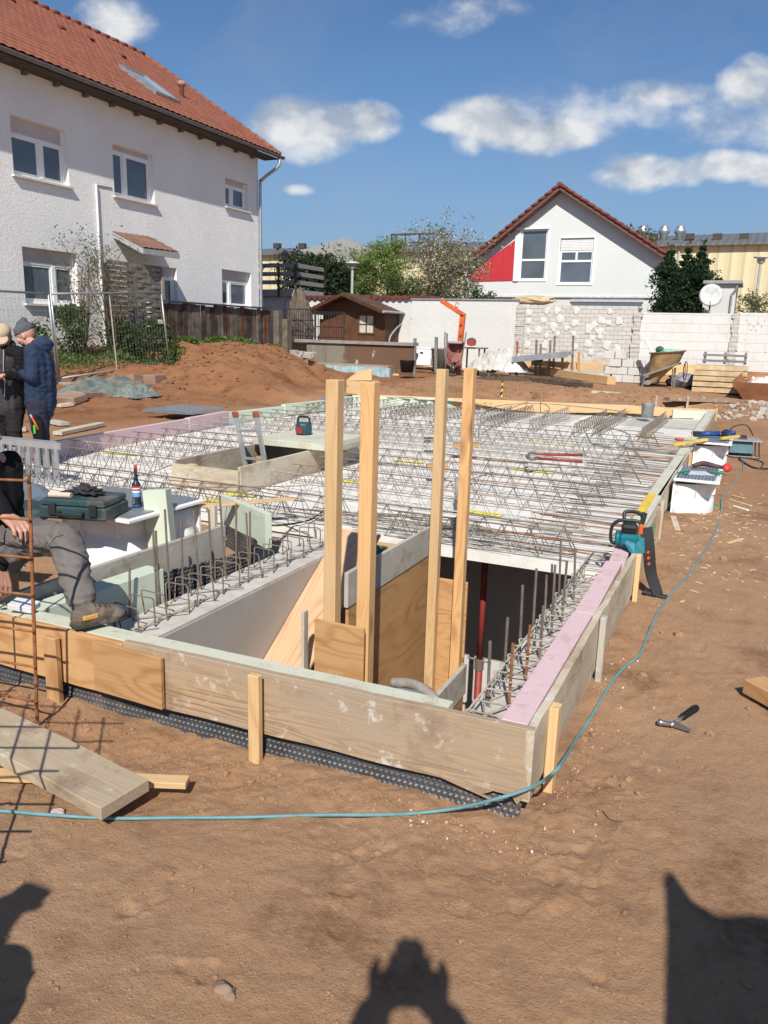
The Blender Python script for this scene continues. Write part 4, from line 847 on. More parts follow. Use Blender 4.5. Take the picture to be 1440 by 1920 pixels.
# red panel: triangle between slope and window
rp = [f_(967, 450), f_(967, 526), f_(880, 528), f_(880, 512)]; rp = [V((p.x, GY-.03, p.z)) for p in rp]; part(M().prism(rp, (0, .028, 0)), 'red_panel', plain('red_facade', (.50, .035, .045), .5, 0, .08, 2), h2)
m = M(); 
for k in range(1, 4): x = rp[3].x+(rp[0].x-rp[3].x)*k/4; z1 = rp[3].z+(rp[0].z-rp[3].z)*k/4; m.box((x-.008, GY-.034, rp[2].z), (x+.008, GY-.0305, z1))
part(m, 'panel_joint', M_darkw, h2)
p0, p1 = f_(967, 449), f_(975, 525); m = M(); m.box((p0.x, GY-.07, p1.z-.05), (p0.x+.22, GY, p0.z+.25)); m.box((p0.x-.0, GY-.08, f_(1000, 430).z), (f_(1031, 430).x, GY, f_(1000, 427).z)); part(m, 'white_reveal', M_pvc, h2)
def win_x(parent, root, x0, x1, z0, z1, Y, bars_v, bars_h, shut=0, fr=.07):
    m = M(); y0 = Y+.06; y1 = Y+.12; zt = z1-(z1-z0)*shut
    m.box((x0, y0, z0), (x1, y1, z0+fr)); m.box((x0, y0, zt-fr), (x1, y1, zt)); m.box((x0, y0, z0+fr), (x0+fr, y1, zt-fr)); m.box((x1-fr, y0, z0+fr), (x1, y1, zt-fr))
    hz_ = [z0+(z1-z0)*h_ for h_ in bars_h]
    for h_ in hz_: m.box((x0+fr, y0-.005, h_-fr*.6), (x1-fr, y1, h_+fr*.6))
    for v_ in bars_v: x = x0+(x1-x0)*v_; m.box((x-fr*.6, y0-.008, (hz_[0]+fr*.6) if hz_ else z0+fr), (x+fr*.6, y1, zt-fr))
    inv = V(root.location)
    def sub(mm, name, mat, par): mm.v = [tuple(V(p)-inv) for p in mm.v]; return mm.build(name, mat, par)
    w = sub(m, 'window', M_pvc, root); sub(M().box((x0+.02, y0+.03, z0+.02), (x1-.02, y0+.035, zt-.02)), 'pane', M_glass, w)
    if shut:
        s_ = M(); n = int((z1-zt)/.06)
        for i in range(n): z = zt+(z1-zt)*i/n; s_.box((x0+.02, y0-.02, z+.008), (x1-.02, y0+.03, zt+(z1-zt)*(i+1)/n)); s_.box((x0+.02, y0, z), (x1-.02, y0+.03, z+.008))
        sub(s_, 'roller_shutter', M_shutw, w)
    fm = M(); q_ = .06; fm.box((x0-q_, Y-.03, z0-q_), (x1+q_, Y, z0)); fm.box((x0-q_, Y-.03, z1), (x1+q_, Y, z1+q_)); fm.box((x0-q_, Y-.03, z0), (x0, Y, z1)); fm.box((x1, Y-.03, z0), (x1+q_, Y, z1)); sub(fm, 'window_surround', M_pvc, w)
    return w
win_x(h2, h2, *OP[0], GY, [], [.40]); win_x(h2, h2, *OP[1], GY, [.5], [.50], .27)
gl0, gl1 = f_(1070, 561), f_(1205, 578); m = M(); m.box((gl0.x, GY-.02, gl0.z-.1), (gl1.x, GY+.1, gl0.z)); m.box((gl0.x, GY-.02, gl0.z-.34), (gl1.x, GY+.05, gl0.z-.27)); part(m, 'shutter_box', plain('grey_box', (.45, .46, .47)), h2)
part(M().box((gl0.x+.05, GY+.01, 1.0), (gl1.x-.05, GY+.055, gl0.z-.1)), 'terrace_glazing', M_glass, h2)
dp = 9.0
for s_, e_ in ((1, el), (2, er)):
    O = V((e_.x, GY-.5, e_.z)); sv = V((ap.x-e_.x, 0, ap.z-e_.z)); ln_ = sv.length; sv.normalize(); nn = V((-sv.z, 0, sv.x)); nn = nn if nn.z > 0 else -nn
    part(tile_slope(O, (0, 1, 0), sv, nn, dp, ln_, .3, .34, .03, .03, .06, .08), 'roof_slope', M_tile2, h2)
    part(M().prism([O, O+sv*ln_, O+sv*ln_-V((0, 0, .14)), O-V((0, 0, .14))], (0, dp, 0)), 'roof_underside', plain('brown_soffit', (.16, .075, .06)), h2)
    m = M(); k = int(ln_/.33)
    for i in range(k): a = O+sv*(ln_*i/k)+nn*.02; m.tube([a+nn*.05, a+sv*(ln_/k*1.04)+nn*.02], .07, 7)
    part(m, 'verge_tiles', M_tile2, h2, smooth=True)
part(M().tube([(ap.x, GY-.55, ap.z+.05), (ap.x, GY+dp, ap.z+.05)], .11, 8), 'ridge_tiles', M_tile2, h2, smooth=True)
part(M().tube([(er.x-.05, GY-.45, er.z-.03), (er.x-.05, GY+dp, er.z-.03)], .07, 8), 'gutter', plain('dark_gutter', (.12, .10, .10)), h2)
part(M().box((xl+.1, GY+.31, .6), (xl+.25, GY+dp-.4, er.z-.2)), 'left_side_wall', M_smooth, h2)
part(M().box((xr_-.3, GY+.31, .6), (xr_-.02, GY+dp-.4, er.z-.2)), 'side_wall', M_smooth, h2)
# annex with satellite dish
t_ = thing('annex', 'small white flat-roofed annex beside the cypresses', 'annex', (-1.2, 29, 1)); a = AY(1322, 532, 29); b = AY(1375, 590, 29)
part(M().box((a.x, 29, .7), (b.x, 31, a.z)), 'wall', M_smooth, t_); part(M().box((a.x-.05, 28.85, a.z), (b.x+.15, 31.1, a.z+.10)), 'flat_roof', plain('roof_edge_grey', (.30, .31, .32)), t_); part(M().tube([(b.x+.03, 28.93, a.z-.02), (b.x-.02, 28.93, a.z-.2), (b.x-.12, 28.95, a.z-.35), (b.x-.12, 28.95, .9)], .035, 8), 'downpipe', M_steel, t_)
d0 = AY(1333, 554, 28.2); t_ = thing('satellite_dish', 'pale grey satellite dish standing above the white wall by the cypresses', 'satellite dish', (d0.x, 28.2, .8))
rot = Euler((math.radians(78), 0, math.radians(12))).to_matrix(); m = M(); m.lathe([(.001, -.05), (.15, -.04), (.27, -.012), (.36, .03), (.365, .035), (.27, 0), (.001, -.035)], d0, 28, rot, cap=False); part(m, 'dish', plain('dish_grey', (.55, .55, .53), .5), t_, smooth=True)
part(M().tube([(d0.x, 28.25, .7), (d0.x, 28.25, d0.z)], .03, 8), 'pole', M_steel, t_); part(M().tube([(d0.x, 28.2, d0.z-.36), (d0.x+.03, 27.75, d0.z-.28), (d0.x+.02, 27.7, d0.z-.2)], .015, 6), 'feed_arm', M_darkw, t_)
# ------------------------------------------------------------------ long hall behind
def rib_mat(name, c, dk, sc=3.2):
    m = Mat(name, .6, .1, .3); x = m.sep(0); g = m.math('SINE', m.math('MULTIPLY', x, 6.283*sc)); m.col(m.mix(m.mr(g, .6, 1, 0, .6), c, dk)); m.bump(g, .5, .05); return m.m
M_hall = rib_mat('beige_corrugated_cladding', (.66, .58, .36), (.42, .36, .22), .9)
M_roofg = rib_mat('grey_corrugated_roof', (.15, .155, .16), (.085, .09, .095), 1.6)
hall = thing('industrial_hall', 'long beige corrugated industrial hall with grey roof behind the gardens', 'hall', (-20, 80, 1.6))
e0 = AY(490, 476, 80); r0 = AY(490, 462, 84); e1 = AY(1440, 452, 80)
part(M().box((-62, 80, 1.4), (18, 100, e0.z)), 'wall', M_hall, hall)
m = M(); zr = r0.z+.9; m.add([(-62, 79.4, e0.z-.05), (18, 79.4, e1.z-.05), (18, 92, e1.z+2.3), (-62, 92, e0.z+1.9)], [(0, 1, 2, 3)]); m.add([(-62, 79.4, e0.z-.25), (18, 79.4, e1.z-.25), (18, 79.4, e1.z-.05), (-62, 79.4, e0.z-.05)], [(0, 1, 2, 3)]); part(m, 'roof', M_roofg, hall)
a = AY(1204, 460, 79.95); b = AY(1226, 460, 79.95); part(M().box((a.x, 79.94, 1.5), (b.x+.2, 79.99, e0.z-.1)), 'brown_panel', plain('hall_brown', (.30, .16, .06)), hall)
for px in (855, 1243, 1275, 532, 700): a = AY(px, 455, 79.9); part(M().tube([(a.x, 79.9, 1.5), (a.x, 79.9, e0.z-.1)], .09, 6), 'downpipe', plain('pipe_grey', (.45, .45, .42)), hall)
for i, px in enumerate((1205, 1245, 1275)):
    b = AY(px, 437, 84); m = M(); m.lathe([(.35, -1.2), (.35, 0), (.55, .25), (.55, .45), (.38, .62), (.38, .8), (.1, .95)], (b.x, 84, b.z-.2), 12); part(m, 'roof_vent', M_steel, hall, smooth=True)
for px in (520, 567, 665, 868, 1225, 1293, 1345, 1395): b = AY(px, 461 if px < 900 else 444, 83); part(M().cbox((b.x, 83, b.z), (.8, .6, .55)), 'roof_hatch', M_darkw, hall)
a = AY(733, 440, 86); b = AY(812, 443, 86); m = M(); m.box((a.x, 86, a.z-.12), (b.x, 86.1, a.z+.1)); m.box((a.x, 86, a.z-1.0), (b.x, 86.1, a.z-.85))
for k in range(4): x = a.x+(b.x-a.x)*k/3; m.box((x, 86, a.z-1.6), (x+.12, 86.1, a.z))
part(m, 'roof_frame', M_darkw, hall)
t_ = thing('industrial_hall', 'near grey roof ridge with low gable rising above the beige hall on the left', 'hall', (-45, 74, 1.6)); a = AY(562, 470, 76); b = AY(645, 446, 76); c = AY(690, 470, 76)
part(M().prism([(a.x, 76, a.z-1.2), (a.x, 76, a.z), (b.x, 76, b.z), (c.x, 76, c.z), (c.x, 76, a.z-1.2)], (0, 2.5, 0)), 'roof', plain('roof_slate', (.30, .30, .29)), t_)
def lamp(px, pyt, Y, label):
    p = AY(px, pyt, Y); t = thing('street_lamp', label, 'street lamp', (p.x, Y, 1)); part(M().tube([(p.x, Y, 1), (p.x, Y, p.z-.2)], .055, 8), 'pole', plain('lamp_grey', (.42, .43, .42)), t)
    part(M().lathe([(.05, -.28), (.14, -.2), (.16, -.05), (.30, -.03), (.28, .02), (.05, .07)], p, 14), 'lamp_head', plain('lamp_head_grey', (.50, .50, .48)), t, smooth=True)
lamp(661, 493, 30, 'grey post lamp among the light green trees'); lamp(1428, 482, 36, 'grey post lamp before the beige hall at the right')

# ------------------------------------------------------------------ balcony, gate, shed, retaining wall
t_ = thing('balcony', 'wooden balcony with wide grey rails behind the corner of the white house', 'balcony', (-16.5, 26, 1)); m = M()
for i, z in enumerate((3.28, 3.58, 3.88)):
    a = AY(489, 500, 26); m.box((-17.6, 26, z), (-15.7, 26.04, z+.15)); m.box((-15.74, 26.05, z), (-15.7, 28, z+.15))
part(m, 'rails', plain('rail_grey_wood', (.26, .24, .23), .8), t_); part(M().box((-17.6, 26.02, 2.85), (-15.7, 28, 3.1)), 'floor', plain('balcony_edge', (.33, .33, .33)), t_); part(M().box((-17.6, 26.2, .9), (-16.0, 28, 2.84)), 'wall', M_smooth, t_)
for x in (-17.3, -16.5, -15.76): part(M().box((x-.04, 25.96, 2.85), (x+.04, 26, 4.0)), 'post', M_darkw, t_)
la = AY(534, 490, 23.2); t_ = thing('garden_lamp', 'black lantern on a tall post beside the house corner', 'lamp', (la.x, 23.2, 1)); part(M().tube([(la.x, 23.2, 1), (la.x, 23.2, la.z)], .03, 8), 'pole', M_blackp, t_)
m = M(); m.lathe([(.05, 0), (.11, .04), (.13, .24), (.16, .26), (.02, .38)], (la.x, 23.2, la.z-.02), 6); part(m, 'lantern', M_blackp, t_)
t_ = thing('garden_arch', 'thin metal arch spanning from the house corner to the lantern', 'arch', (-14.8, 23, 1)); pts = [AY(x, y, 23.0) for x, y in ((483, 600), (483, 540), (488, 515), (500, 497), (515, 495), (530, 505), (536, 520))]; part(M().tube(catmull(pts, 4), .018, 6), 'hoop', M_blackp, t_)
# rock pillar
t_ = thing('rock_pile', 'rough brown natural rock standing between the house corner and the shed', 'rock', (-13.8, 23.4, 1)); bm = bmesh.new(); bmesh.ops.create_icosphere(bm, subdivisions=4, radius=1)
ctr = AY(562, 600, 23.6)
for v_ in bm.verts:
    c = v_.co; s_ = 1+.35*noise.noise(c*1.6+V((5, 2, 1)))+.18*noise.noise(c*5); taper = 1-.35*max(0, c.z); v_.co = V((c.x*.42*s_*taper-.10*c.z, c.y*.4*s_, c.z*1.05*s_))+V((ctr.x, 23.7, 1.85))
m = M(); m.v = [v_.co[:] for v_ in bm.verts]; m.f = [[v_.index for v_ in f.verts] for f in bm.faces]; m.mi = [0]*len(m.f); bm.free(); part(m, 'stone', conc('brown_rock', (.17, .13, .10), .5, 5, False, (.09, .07, .06)), t_)
# shed
SY = 24.0; sh = thing('garden_shed', 'dark brown wooden garden shed with shingled gable roof on the terrace', 'shed', (-12, SY, 1.1))
A_ = AY(640, 549, SY-.1); Lf = AY(567, 585, SY-.1); Rt = AY(717, 583, SY-.1); M_shedw = plain('shed_boards', (.10, .045, .022), .6, 0, .3, 4)
sdep = 2.2; xw0, xw1 = AY(655, 600, SY).x, AY(716, 600, SY).x
wr = M(); ydoor = SY+.45
wr.prism([(Lf.x+.5, ydoor, 1.0), (Rt.x-.15, ydoor, 1.0), (Rt.x-.15, ydoor, Rt.z-.03), (A_.x, ydoor, A_.z-.1), (Lf.x+.5, ydoor, Lf.z+.15)], (0, sdep, 0)); part(wr, 'walls', M_shedw, sh)
part(M().prism([(Lf.x, SY-.1, Lf.z-.09), (A_.x, SY-.1, A_.z-.09), (Rt.x, SY-.1, Rt.z-.09), (Rt.x, SY-.1, Rt.z), (A_.x, SY-.1, A_.z), (Lf.x, SY-.1, Lf.z)], (0, .05, 0)), 'barge_board', plain('brown_trim', (.17, .085, .045)), sh)
for e_ in (Lf, Rt):
    O = V((e_.x, SY-.12, e_.z)); sv = V((A_.x-e_.x, 0, A_.z-e_.z)); l_ = sv.length; sv.normalize(); nn = V((-sv.z, 0, sv.x)); nn = nn if nn.z > 0 else -nn
    part(tile_slope(O, (0, 1, 0), sv, nn, sdep+.8, l_, .3, .16, .006, .018, .06, .03), 'roof_slope', M_shingle, sh)
    part(M().prism([O-V((0, 0, .01)), O+sv*l_-V((0, 0, .01)), O+sv*l_-V((0, 0, .06)), O-V((0, 0, .06))], (0, sdep+.8, 0)), 'roof_boards', M_shedw, sh)
w0, w1 = AY(675, 592, ydoor), AY(700, 624, ydoor); fm = M(); x0, x1, z0, z1 = w0.x, w1.x, w1.z, w0.z
for a, b in (((x0-.05, z0-.05), (x0, z1+.05)), ((x1, z0-.05), (x1+.05, z1+.05)), ((x0, z0-.05), (x1, z0)), ((x0, z1), (x1, z1+.05)), (((x0+x1)/2-.02, z0), ((x0+x1)/2+.02, z1)), ((x0, (z0+z1)/2-.015), (x1, (z0+z1)/2+.015))): fm.box((a[0], ydoor-.04, a[1]), (b[0], ydoor-.003, b[1]))
wo_ = part(fm, 'window', plain('shed_window_frame', (.12, .06, .03)), sh); q_ = M().box((x0, ydoor-.015, z0), (x1, ydoor-.005, z1)); q_.v = [tuple(V(p)-V(sh.location)) for p in q_.v]; q_.build('curtain', plain('net_curtain', (.50, .46, .40)), wo_)
d0, d1 = AY(600, 598, ydoor), AY(640, 640, ydoor); part(M().box((d0.x, ydoor-.03, 1.15), (d1.x, ydoor-.003, d0.z)), 'door', plain('shed_door', (.13, .05, .025), .6, 0, .2), sh)
part(M().tube([(Rt.x+.04, SY-.1, Rt.z-.02), (Rt.x+.04, SY+sdep+.7, Rt.z-.02)], .045, 7), 'gutter', plain('gutter_grey', (.36, .36, .35)), sh)
part(M().tube(catmull([(Rt.x+.04, SY+sdep+.6, Rt.z-.04), (Rt.x-.05, SY+sdep*.8, Rt.z-.3), (Rt.x-.1, SY+.8, 1.5), (Rt.x-.1, SY+.8, 1.1)], 4), .03, 7), 'downpipe', plain('downpipe_grey', (.30, .30, .29)), sh)
# terrace retaining wall
tw = thing('retaining_wall', 'stained brown and grey terrace wall below the garden shed', 'wall', (-12, 22.5, .4)); a = AY(600, 650, 22.5); b = AY(775, 645, 22.5); m0 = Mat('stained_plaster', .9, 0, .15); n = m0.noise(1.3, 7, .7); xg = m0.sep(0)
cc = m0.mix(m0.mr(m0.math('ADD', xg, m0.mr(n, 0, 1, -.9, .9)), .1, .25), (.21, .19, .15), (.15, .085, .055)); cc = m0.mix(m0.mr(m0.noise(1.7, 7, .75, m0.mp((1.6, 1, .6))), .62, .66, 0, .85), cc, (.50, .48, .44)); cc = m0.mix(m0.mr(m0.noise(2.3, 4, .6, m0.mp((2, 1, .15))), .5, .7, 0, .6), cc, (.10, .085, .07)); m0.col(cc)
part(M().box((AY(575, 650, 22.5).x, 22.5, .2), (b.x, 22.75, 1.24)), 'wall_body', m0.m, tw); part(M().box((AY(530, 650, 22.5).x, 22.42, 1.25), (b.x+.03, 22.85, 1.34)), 'coping', plain('coping_stone', (.27, .24, .21), .9, 0, .25, 6), tw)
part(M().box((AY(530, 650, 22.5).x, 22.86, 1.0), (b.x-1.1, 25.5, 1.22)), 'terrace_floor', plain('terrace_floor', (.32, .28, .24)), tw)
part(M().box((AY(545, 700, 22.2).x, 21.9, .2), (AY(735, 690, 22.2).x, 22.45, .64)), 'footing', plain('footing_brown', (.32, .24, .17)), tw)
t_ = thing('blue_brick_course', 'low row of light blue blocks at the foot of the terrace wall', 'block course', (-12, 21.8, .3)); m = M(); a = AY(612, 694, 21.85); b = AY(733, 684, 21.85); n = 15
for i in range(n): x = a.x+(b.x-a.x)*i/n; m.box((x+.004, 21.75+random.uniform(-.01, .01), .2), (x+(b.x-a.x)/n-.004, 21.89, .59+random.uniform(-.01, .01)))
part(m, 'blocks', plain('light_blue_block', (.33, .46, .50), .8, 0, .25, 6, dirt=(.35, .30, .25)), t_)
# iron gate and railing on the terrace
t_ = thing('iron_gate', 'black wrought-iron gate and railing on the terrace before the shed', 'gate', (-13.4, 22.9, 1.3)); Yg = 22.95
def grid(x0, x1, z0, z1, n, hb):
    m = M()
    for i in range(n+1): x = x0+(x1-x0)*i/n; m.tube([(x, Yg, z0), (x, Yg, z1)], .012 if 0 < i < n else .022, 5)
    for z in hb: m.tube([(x0, Yg, z), (x1, Yg, z)], .016, 5)
    return m
g0, g1 = AY(592, 585, Yg), AY(645, 638, Yg); part(grid(g0.x, g1.x, 1.34, g0.z, 11, (1.42, 1.75, 2.15, g0.z)), 'gate_leaf', M_blackp, t_)
g0, g1 = AY(530, 600, Yg), AY(590, 638, Yg); part(grid(g0.x, g1.x, 1.34, 2.3, 14, (1.45, 1.95, 2.3)), 'railing', M_blackp, t_)
# stacked grey stones at the end of the terrace wall
rg = np.random.RandomState(8); mst = conc('pale_stone_block', (.47, .42, .36), .7, 6, False)
def stones(name, label, lst, mat, cat='stone pile'):
    t = thing(name, label, cat, tuple(lst[0][0]))
    for (c, s_) in lst:
        m = M(); m.cbox(V(c), V(s_), Euler((rg.normal()*.05, rg.normal()*.05, rg.normal()*.12)).to_matrix()); m.v = [tuple(V(p)+V(rg.normal(size=3)*.012)) for p in m.v]; part(m, 'stone', mat, t, bevel=.012)
    return t
lst = []
for i in range(26):
    px = 535+rg.rand()*55; py = 655+rg.rand()*50; lst.append((AY(px, py, 22.3-rg.rand()*.5-(py-655)*.02), (.22+.12*rg.rand(), .22, .14+.05*rg.rand())))
stones('stone_pile', 'stepped pile of pale grey stones at the left end of the terrace wall', lst, mst)
lst = [(AY(594+rg.rand()*16, 692+rg.rand()*35, 20.9), (.2, .2, .16)) for _ in range(12)]
stones('stone_pile', 'dirty broken concrete lump sticking out of the soil bank above the green insulation', lst, conc('dirty_rubble', (.38, .33, .28), .6, 8, False))
# ------------------------------------------------------------------ stair formwork and the four tall posts
def post(px, pyt, x, w_, zb, lab, rz=0, col=M_new):
    y = AX(px, pyt, x).y; zt = AX(px, pyt, x).z
    return board('timber_post', lab, 'post', (x, y, zb), (x, y, zt), w_, w_, col, up=(math.sin(rz), -math.cos(rz), 0), bev=.003, group='tall posts of the stair formwork')
M_post2 = wood('warm_spruce', (.72, .44, .20), (.56, .28, .11), .8, 14, (.45, 5, 5), rough=.65)
post(628, 712, -2.0, .074, -1.2, 'leftmost tall squared timber post, rough-sawn and pale')
post(695, 716, -1.8, .078, -1.2, 'second tall squared timber post from the left, more orange, with a knot', 0, M_post2)
post(830, 692, -1.80, .064, -1.6, 'third tall squared timber post from the left, pale and smooth')
post(882, 690, -1.62, .066, -1.6, 'rightmost tall squared timber post with a grey streaked side', 0, M_post2)
board('plywood_sheet', 'small two-tone plywood sheet nailed to the feet of the two near posts', 'plywood', (-2.065, 3.62, -.18), (-1.755, 3.62, -.18), .018, .42, M_ply)
sf = lambda n, l, poly, ext, mat: tag(M().prism(poly, ext).build(n, mat), l, 'formwork')
def panel_yz(name, lab, X, y0, y1, z0, z1, mat, th=.02):
    return board(name, lab, 'formwork', (X, y0, (z0+z1)/2), (X, y1, (z0+z1)/2), th, z1-z0, mat)
panel_yz('plywood_sheet', 'large brown plywood panel along the stair, behind the near posts', -1.975, 3.83, 5.12, -1.9, .045, M_plyd)
panel_yz('formwork_board', 'cement-grey board on top of the large brown stair panel', -1.972, 3.81, 5.10, .05, .26, M_greyboard, .026)
board('plywood_sheet', 'narrow knotty plywood strip between the two far posts', 'formwork', (-1.80, 4.84, -.9), (-1.58, 4.84, -.9), .018, 1.75, M_ply)
panel_yz('formwork_board', 'short grey board low in the stair opening beside the red prop', -1.50, 3.9, 4.62, -.72, -.51, M_greyboard, .03)
panel_yz('plywood_sheet', 'brown plywood under the short grey board beside the red prop', -1.503, 3.9, 4.6, -2.3, -.725, M_plyd)
board('formwork_board', 'light board across the top end of the stair formwork', 'formwork', (-2.59, 5.03, .075), (-1.99, 5.03, .075), .16, .03, M_new)
board('plywood_sheet', 'knotty plywood end panel of the stair formwork below the light board', 'formwork', (-2.59, 4.96, -.15), (-2.0, 4.96, -.15), .018, .42, M_ply)
a = V((-2.43, 3.55, -.66)); b = V((-2.43, 4.90, .20)); board('stair_soffit', 'sloping striped plywood sheet of the stair underside by the concrete wall', 'formwork', a, b, .33, .02, M_plyk, up=(0, -.5, 1))
board('formwork_board', 'thin upright grey lath along the right edge of the striped plywood', 'formwork', (-2.25, 3.82, -.6), (-2.25, 3.82, -.02), .02, .05, M_greyboard, up=(0, 1, 0))
o = M().lathe([(.0, 0), (.05, .005), (.055, .05), (.02, .07)], (0, 0, 0), 12, Euler((1.5, 0, .3)).to_matrix()).build('green_bottle', plain('green_glass', (.03, .20, .13), .2)); o.location = (-2.3, 4.9, .08); tag(o, 'small green bottle wedged at the top of the stair formwork', 'bottle')
# old whitewashed bucket rim and the two pipes at the front
t = thing('mortar_bucket', 'dirty rounded bucket handle and rim behind the front board', 'bucket', (-1.0, 2.62, .1))
pr = AY(790, 1300, 2.72); m = M(); m.tube(catmull([AY(735, 1280, 2.75), AY(770, 1282, 2.75), AY(802, 1298, 2.73), AY(820, 1322, 2.71), AY(822, 1350, 2.70)], 5), .022, 8); part(m, 'rim', conc('splashed_rubber', (.34, .30, .26), .5, 20, False), t, smooth=True)
m = M(); m.tube(catmull([AY(745, 1292, 2.72), AY(785, 1300, 2.70), AY(806, 1322, 2.68), AY(810, 1350, 2.66)], 5), .009, 8); part(m, 'handle', M_steel, t, smooth=True)
# red steel prop in the cellar
t = thing('steel_prop', 'red painted steel prop standing in the sunlit cellar', 'prop', (-1.68, 5.6, -2.5)); part(M().tube([(-1.70, 5.6, -2.5), (-1.70, 5.6, -.9)], .030, 12), 'outer_tube', M_redp, t, smooth=True); part(M().tube([(-1.70, 5.6, -.9), (-1.70, 5.6, .03)], .024, 12), 'inner_tube', M_redp, t, smooth=True)
part(M().box((-1.77, 5.53, -2.5), (-1.63, 5.67, -2.49)), 'foot_plate', M_redp, t); part(M().tube([(-1.80, 5.6, -.90), (-1.60, 5.58, -.90)], .008, 6), 'pin', M_steel, t); part(M().lathe([(.037, 0), (.037, .09)], (-1.70, 5.6, -.98), 14), 'collar', M_rebar, t)
# ------------------------------------------------------------------ starter bars, stirrups
def rebar_tube(m, p, q, r_): 
    m.tube([p, q], r_, 7); d = (V(q)-V(p)); n = int(d.length/.016)
    for i in range(n): c = V(p)+d*(i+.5)/n; m.tube([c-d.normalized()*.0022, c+d.normalized()*.0022], r_*1.16, 6)
LB = [(220,1111,215,1042),(241,1153,242,1063),(270,1126,263,989),(298,1129,292,995),(319,1120,309,955),(340,1109,337,973),(371,1095,359,958),(389,1085,384,955),(418,1074,407,929),(435,1065,435,943),(449,1053,444,960),(462,1054,462,958)]
ords = ['first', 'second', 'third', 'fourth', 'fifth', 'sixth', 'seventh', 'eighth', 'ninth', 'tenth', 'eleventh', 'twelfth']
for i, (x0, y0, x1, y1) in enumerate(LB):
    p = G(x0, y0, .05); q_ = AY(x1, y1, p.y); p.x = min(max(p.x, -2.96), -2.70); q_.x = p.x+(q_.x-G(x0, y0, .05).x); m = M(); rebar_tube(m, p-V((0, 0, .1)), q_, .0062); o = m.build('starter_bar', M_rebar, loc=tuple(p)); tag(o, f'upright starter bar on the left stair wall, {ords[i]} from the sitting man\'s boot', 'rebar', 'starter bars on the left stair wall')
RB = [(915,1324,919,1202),(945,1269,952,1158),(954,1327,962,1206),(975,1228,980,1097),(985,1275,994,1172),(999,1190,1006,1066),(1012,1237,1019,1136),(1023,1143,1025,1078),(1034,1196,1041,1059),(1050,1094,1052,1011),(1053,1167,1063,1053),(1077,1126,1079,1028)]
for i, (x0, y0, x1, y1) in enumerate(RB):
    p = G(x0, y0, .05); q_ = AY(x1, y1, p.y); m = M(); rebar_tube(m, p-V((0, 0, .1)), q_, .0068); o = m.build('starter_bar', M_rust if i in (2, 4) else M_rebar, loc=tuple(p)); tag(o, f'ribbed starter bar beside the pink strip, {ords[i]} from the near corner', 'rebar', 'starter bars on the right wall')
def u_bar(w_, h_, r_=.0042, foot=.05):
    return M().tube(catmull([(0, foot, 0), (0, 0, 0), (0, 0, h_-.025), (0, .012, h_-.003), (w_*.5, .012, h_), (w_-.02, .012, h_), (w_, 0, h_-.03), (w_, 0, 0), (w_, foot, 0)][1:8], 4), r_, 6)
ub = [u_bar(w_, h_).build('stirrup', M_rebarg if k else M_rebar, smooth=True) for k, (w_, h_) in enumerate(((.17, .15), (.15, .13)))]
LU = 'U-shaped steel stirrup on the left stair wall'; RU = 'U-shaped steel stirrup on the right wall top'
def place(x, y):
    v_ = R @ np.array([x, y, .2-H]); px = 720+F*v_[0]/v_[2]
    a_ = ', far left' if px < 330 else ', left of the near posts' if px < 600 else ', behind the near posts' if px < 720 else ', between the post pairs' if px < 810 else ', behind the far posts' if px < 900 else ', right of the far posts' if px < 1060 else ', toward the right edge'
    return a_ if y > 5.15 else ''
def put(src, loc, rot, label, cat, group, first=[0]):
    if 'bar' in label and 'reaching' not in label: label += place(*loc[:2]); group += place(*loc[:2])
    o = src if not src.get('label') else src.copy()
    if o is not src: C.objects.link(o)
    o.location = loc; o.rotation_euler = rot; tag(o, label, cat, group); return o
y = 2.72; 
while y < 5.05: put(ub[0], (-2.87+random.uniform(-.02, .02), min(y, 5.1), .05), (random.uniform(-.18, .18), random.uniform(-.08, .08), random.uniform(-.15, .15)), LU+(', near the boot' if y < 3.4 else ', by the studded sheet' if y < 4.3 else ', near the slab'), 'stirrup', 'stirrups on the left stair wall'+(', near part' if y < 3.4 else ', middle part' if y < 4.3 else ', far part')); y += random.uniform(.09, .15)
y = 2.62
while y < 5.2: put(ub[1], (-.86+random.uniform(-.012, .012), y, .045), (random.uniform(-.12, .12), random.uniform(-.05, .05), random.uniform(-.1, .1)), RU+(', near the front corner' if y < 3.4 else ', halfway along the pink strip' if y < 4.3 else ', near the chainsaw'), 'stirrup', 'stirrups on the right wall'+(', near part' if y < 3.4 else ', middle part' if y < 4.3 else ', far part')); y += random.uniform(.085, .12)
def rod(name, pts, r_, mat, label, cat='rebar', group=None, n=5): o = M().tube(pts, r_, n).build(name, mat, smooth=True, loc=tuple(pts[0])); tag(o, label, cat, group); return o
rod('long_bar', [(-.855, 2.6, .175), (-.845, 5.3, .18)], .005, M_rebarg, 'long bar lying in the stirrups of the right wall, inner one', group='long bars tied to the stirrups')
rod('long_bar', [(-.72, 2.55, .08), (-.73, 5.3, .085)], .005, M_rebarg, 'long bar lying in the stirrups of the right wall, next to the pink strip', group='long bars tied to the stirrups')
rod('long_bar', [(-2.74, 2.7, .07), (-2.72, 5.0, .07)], .005, M_rebarg, 'long bar lying along the inner edge of the left stair wall top', group='long bars tied to the stirrups')
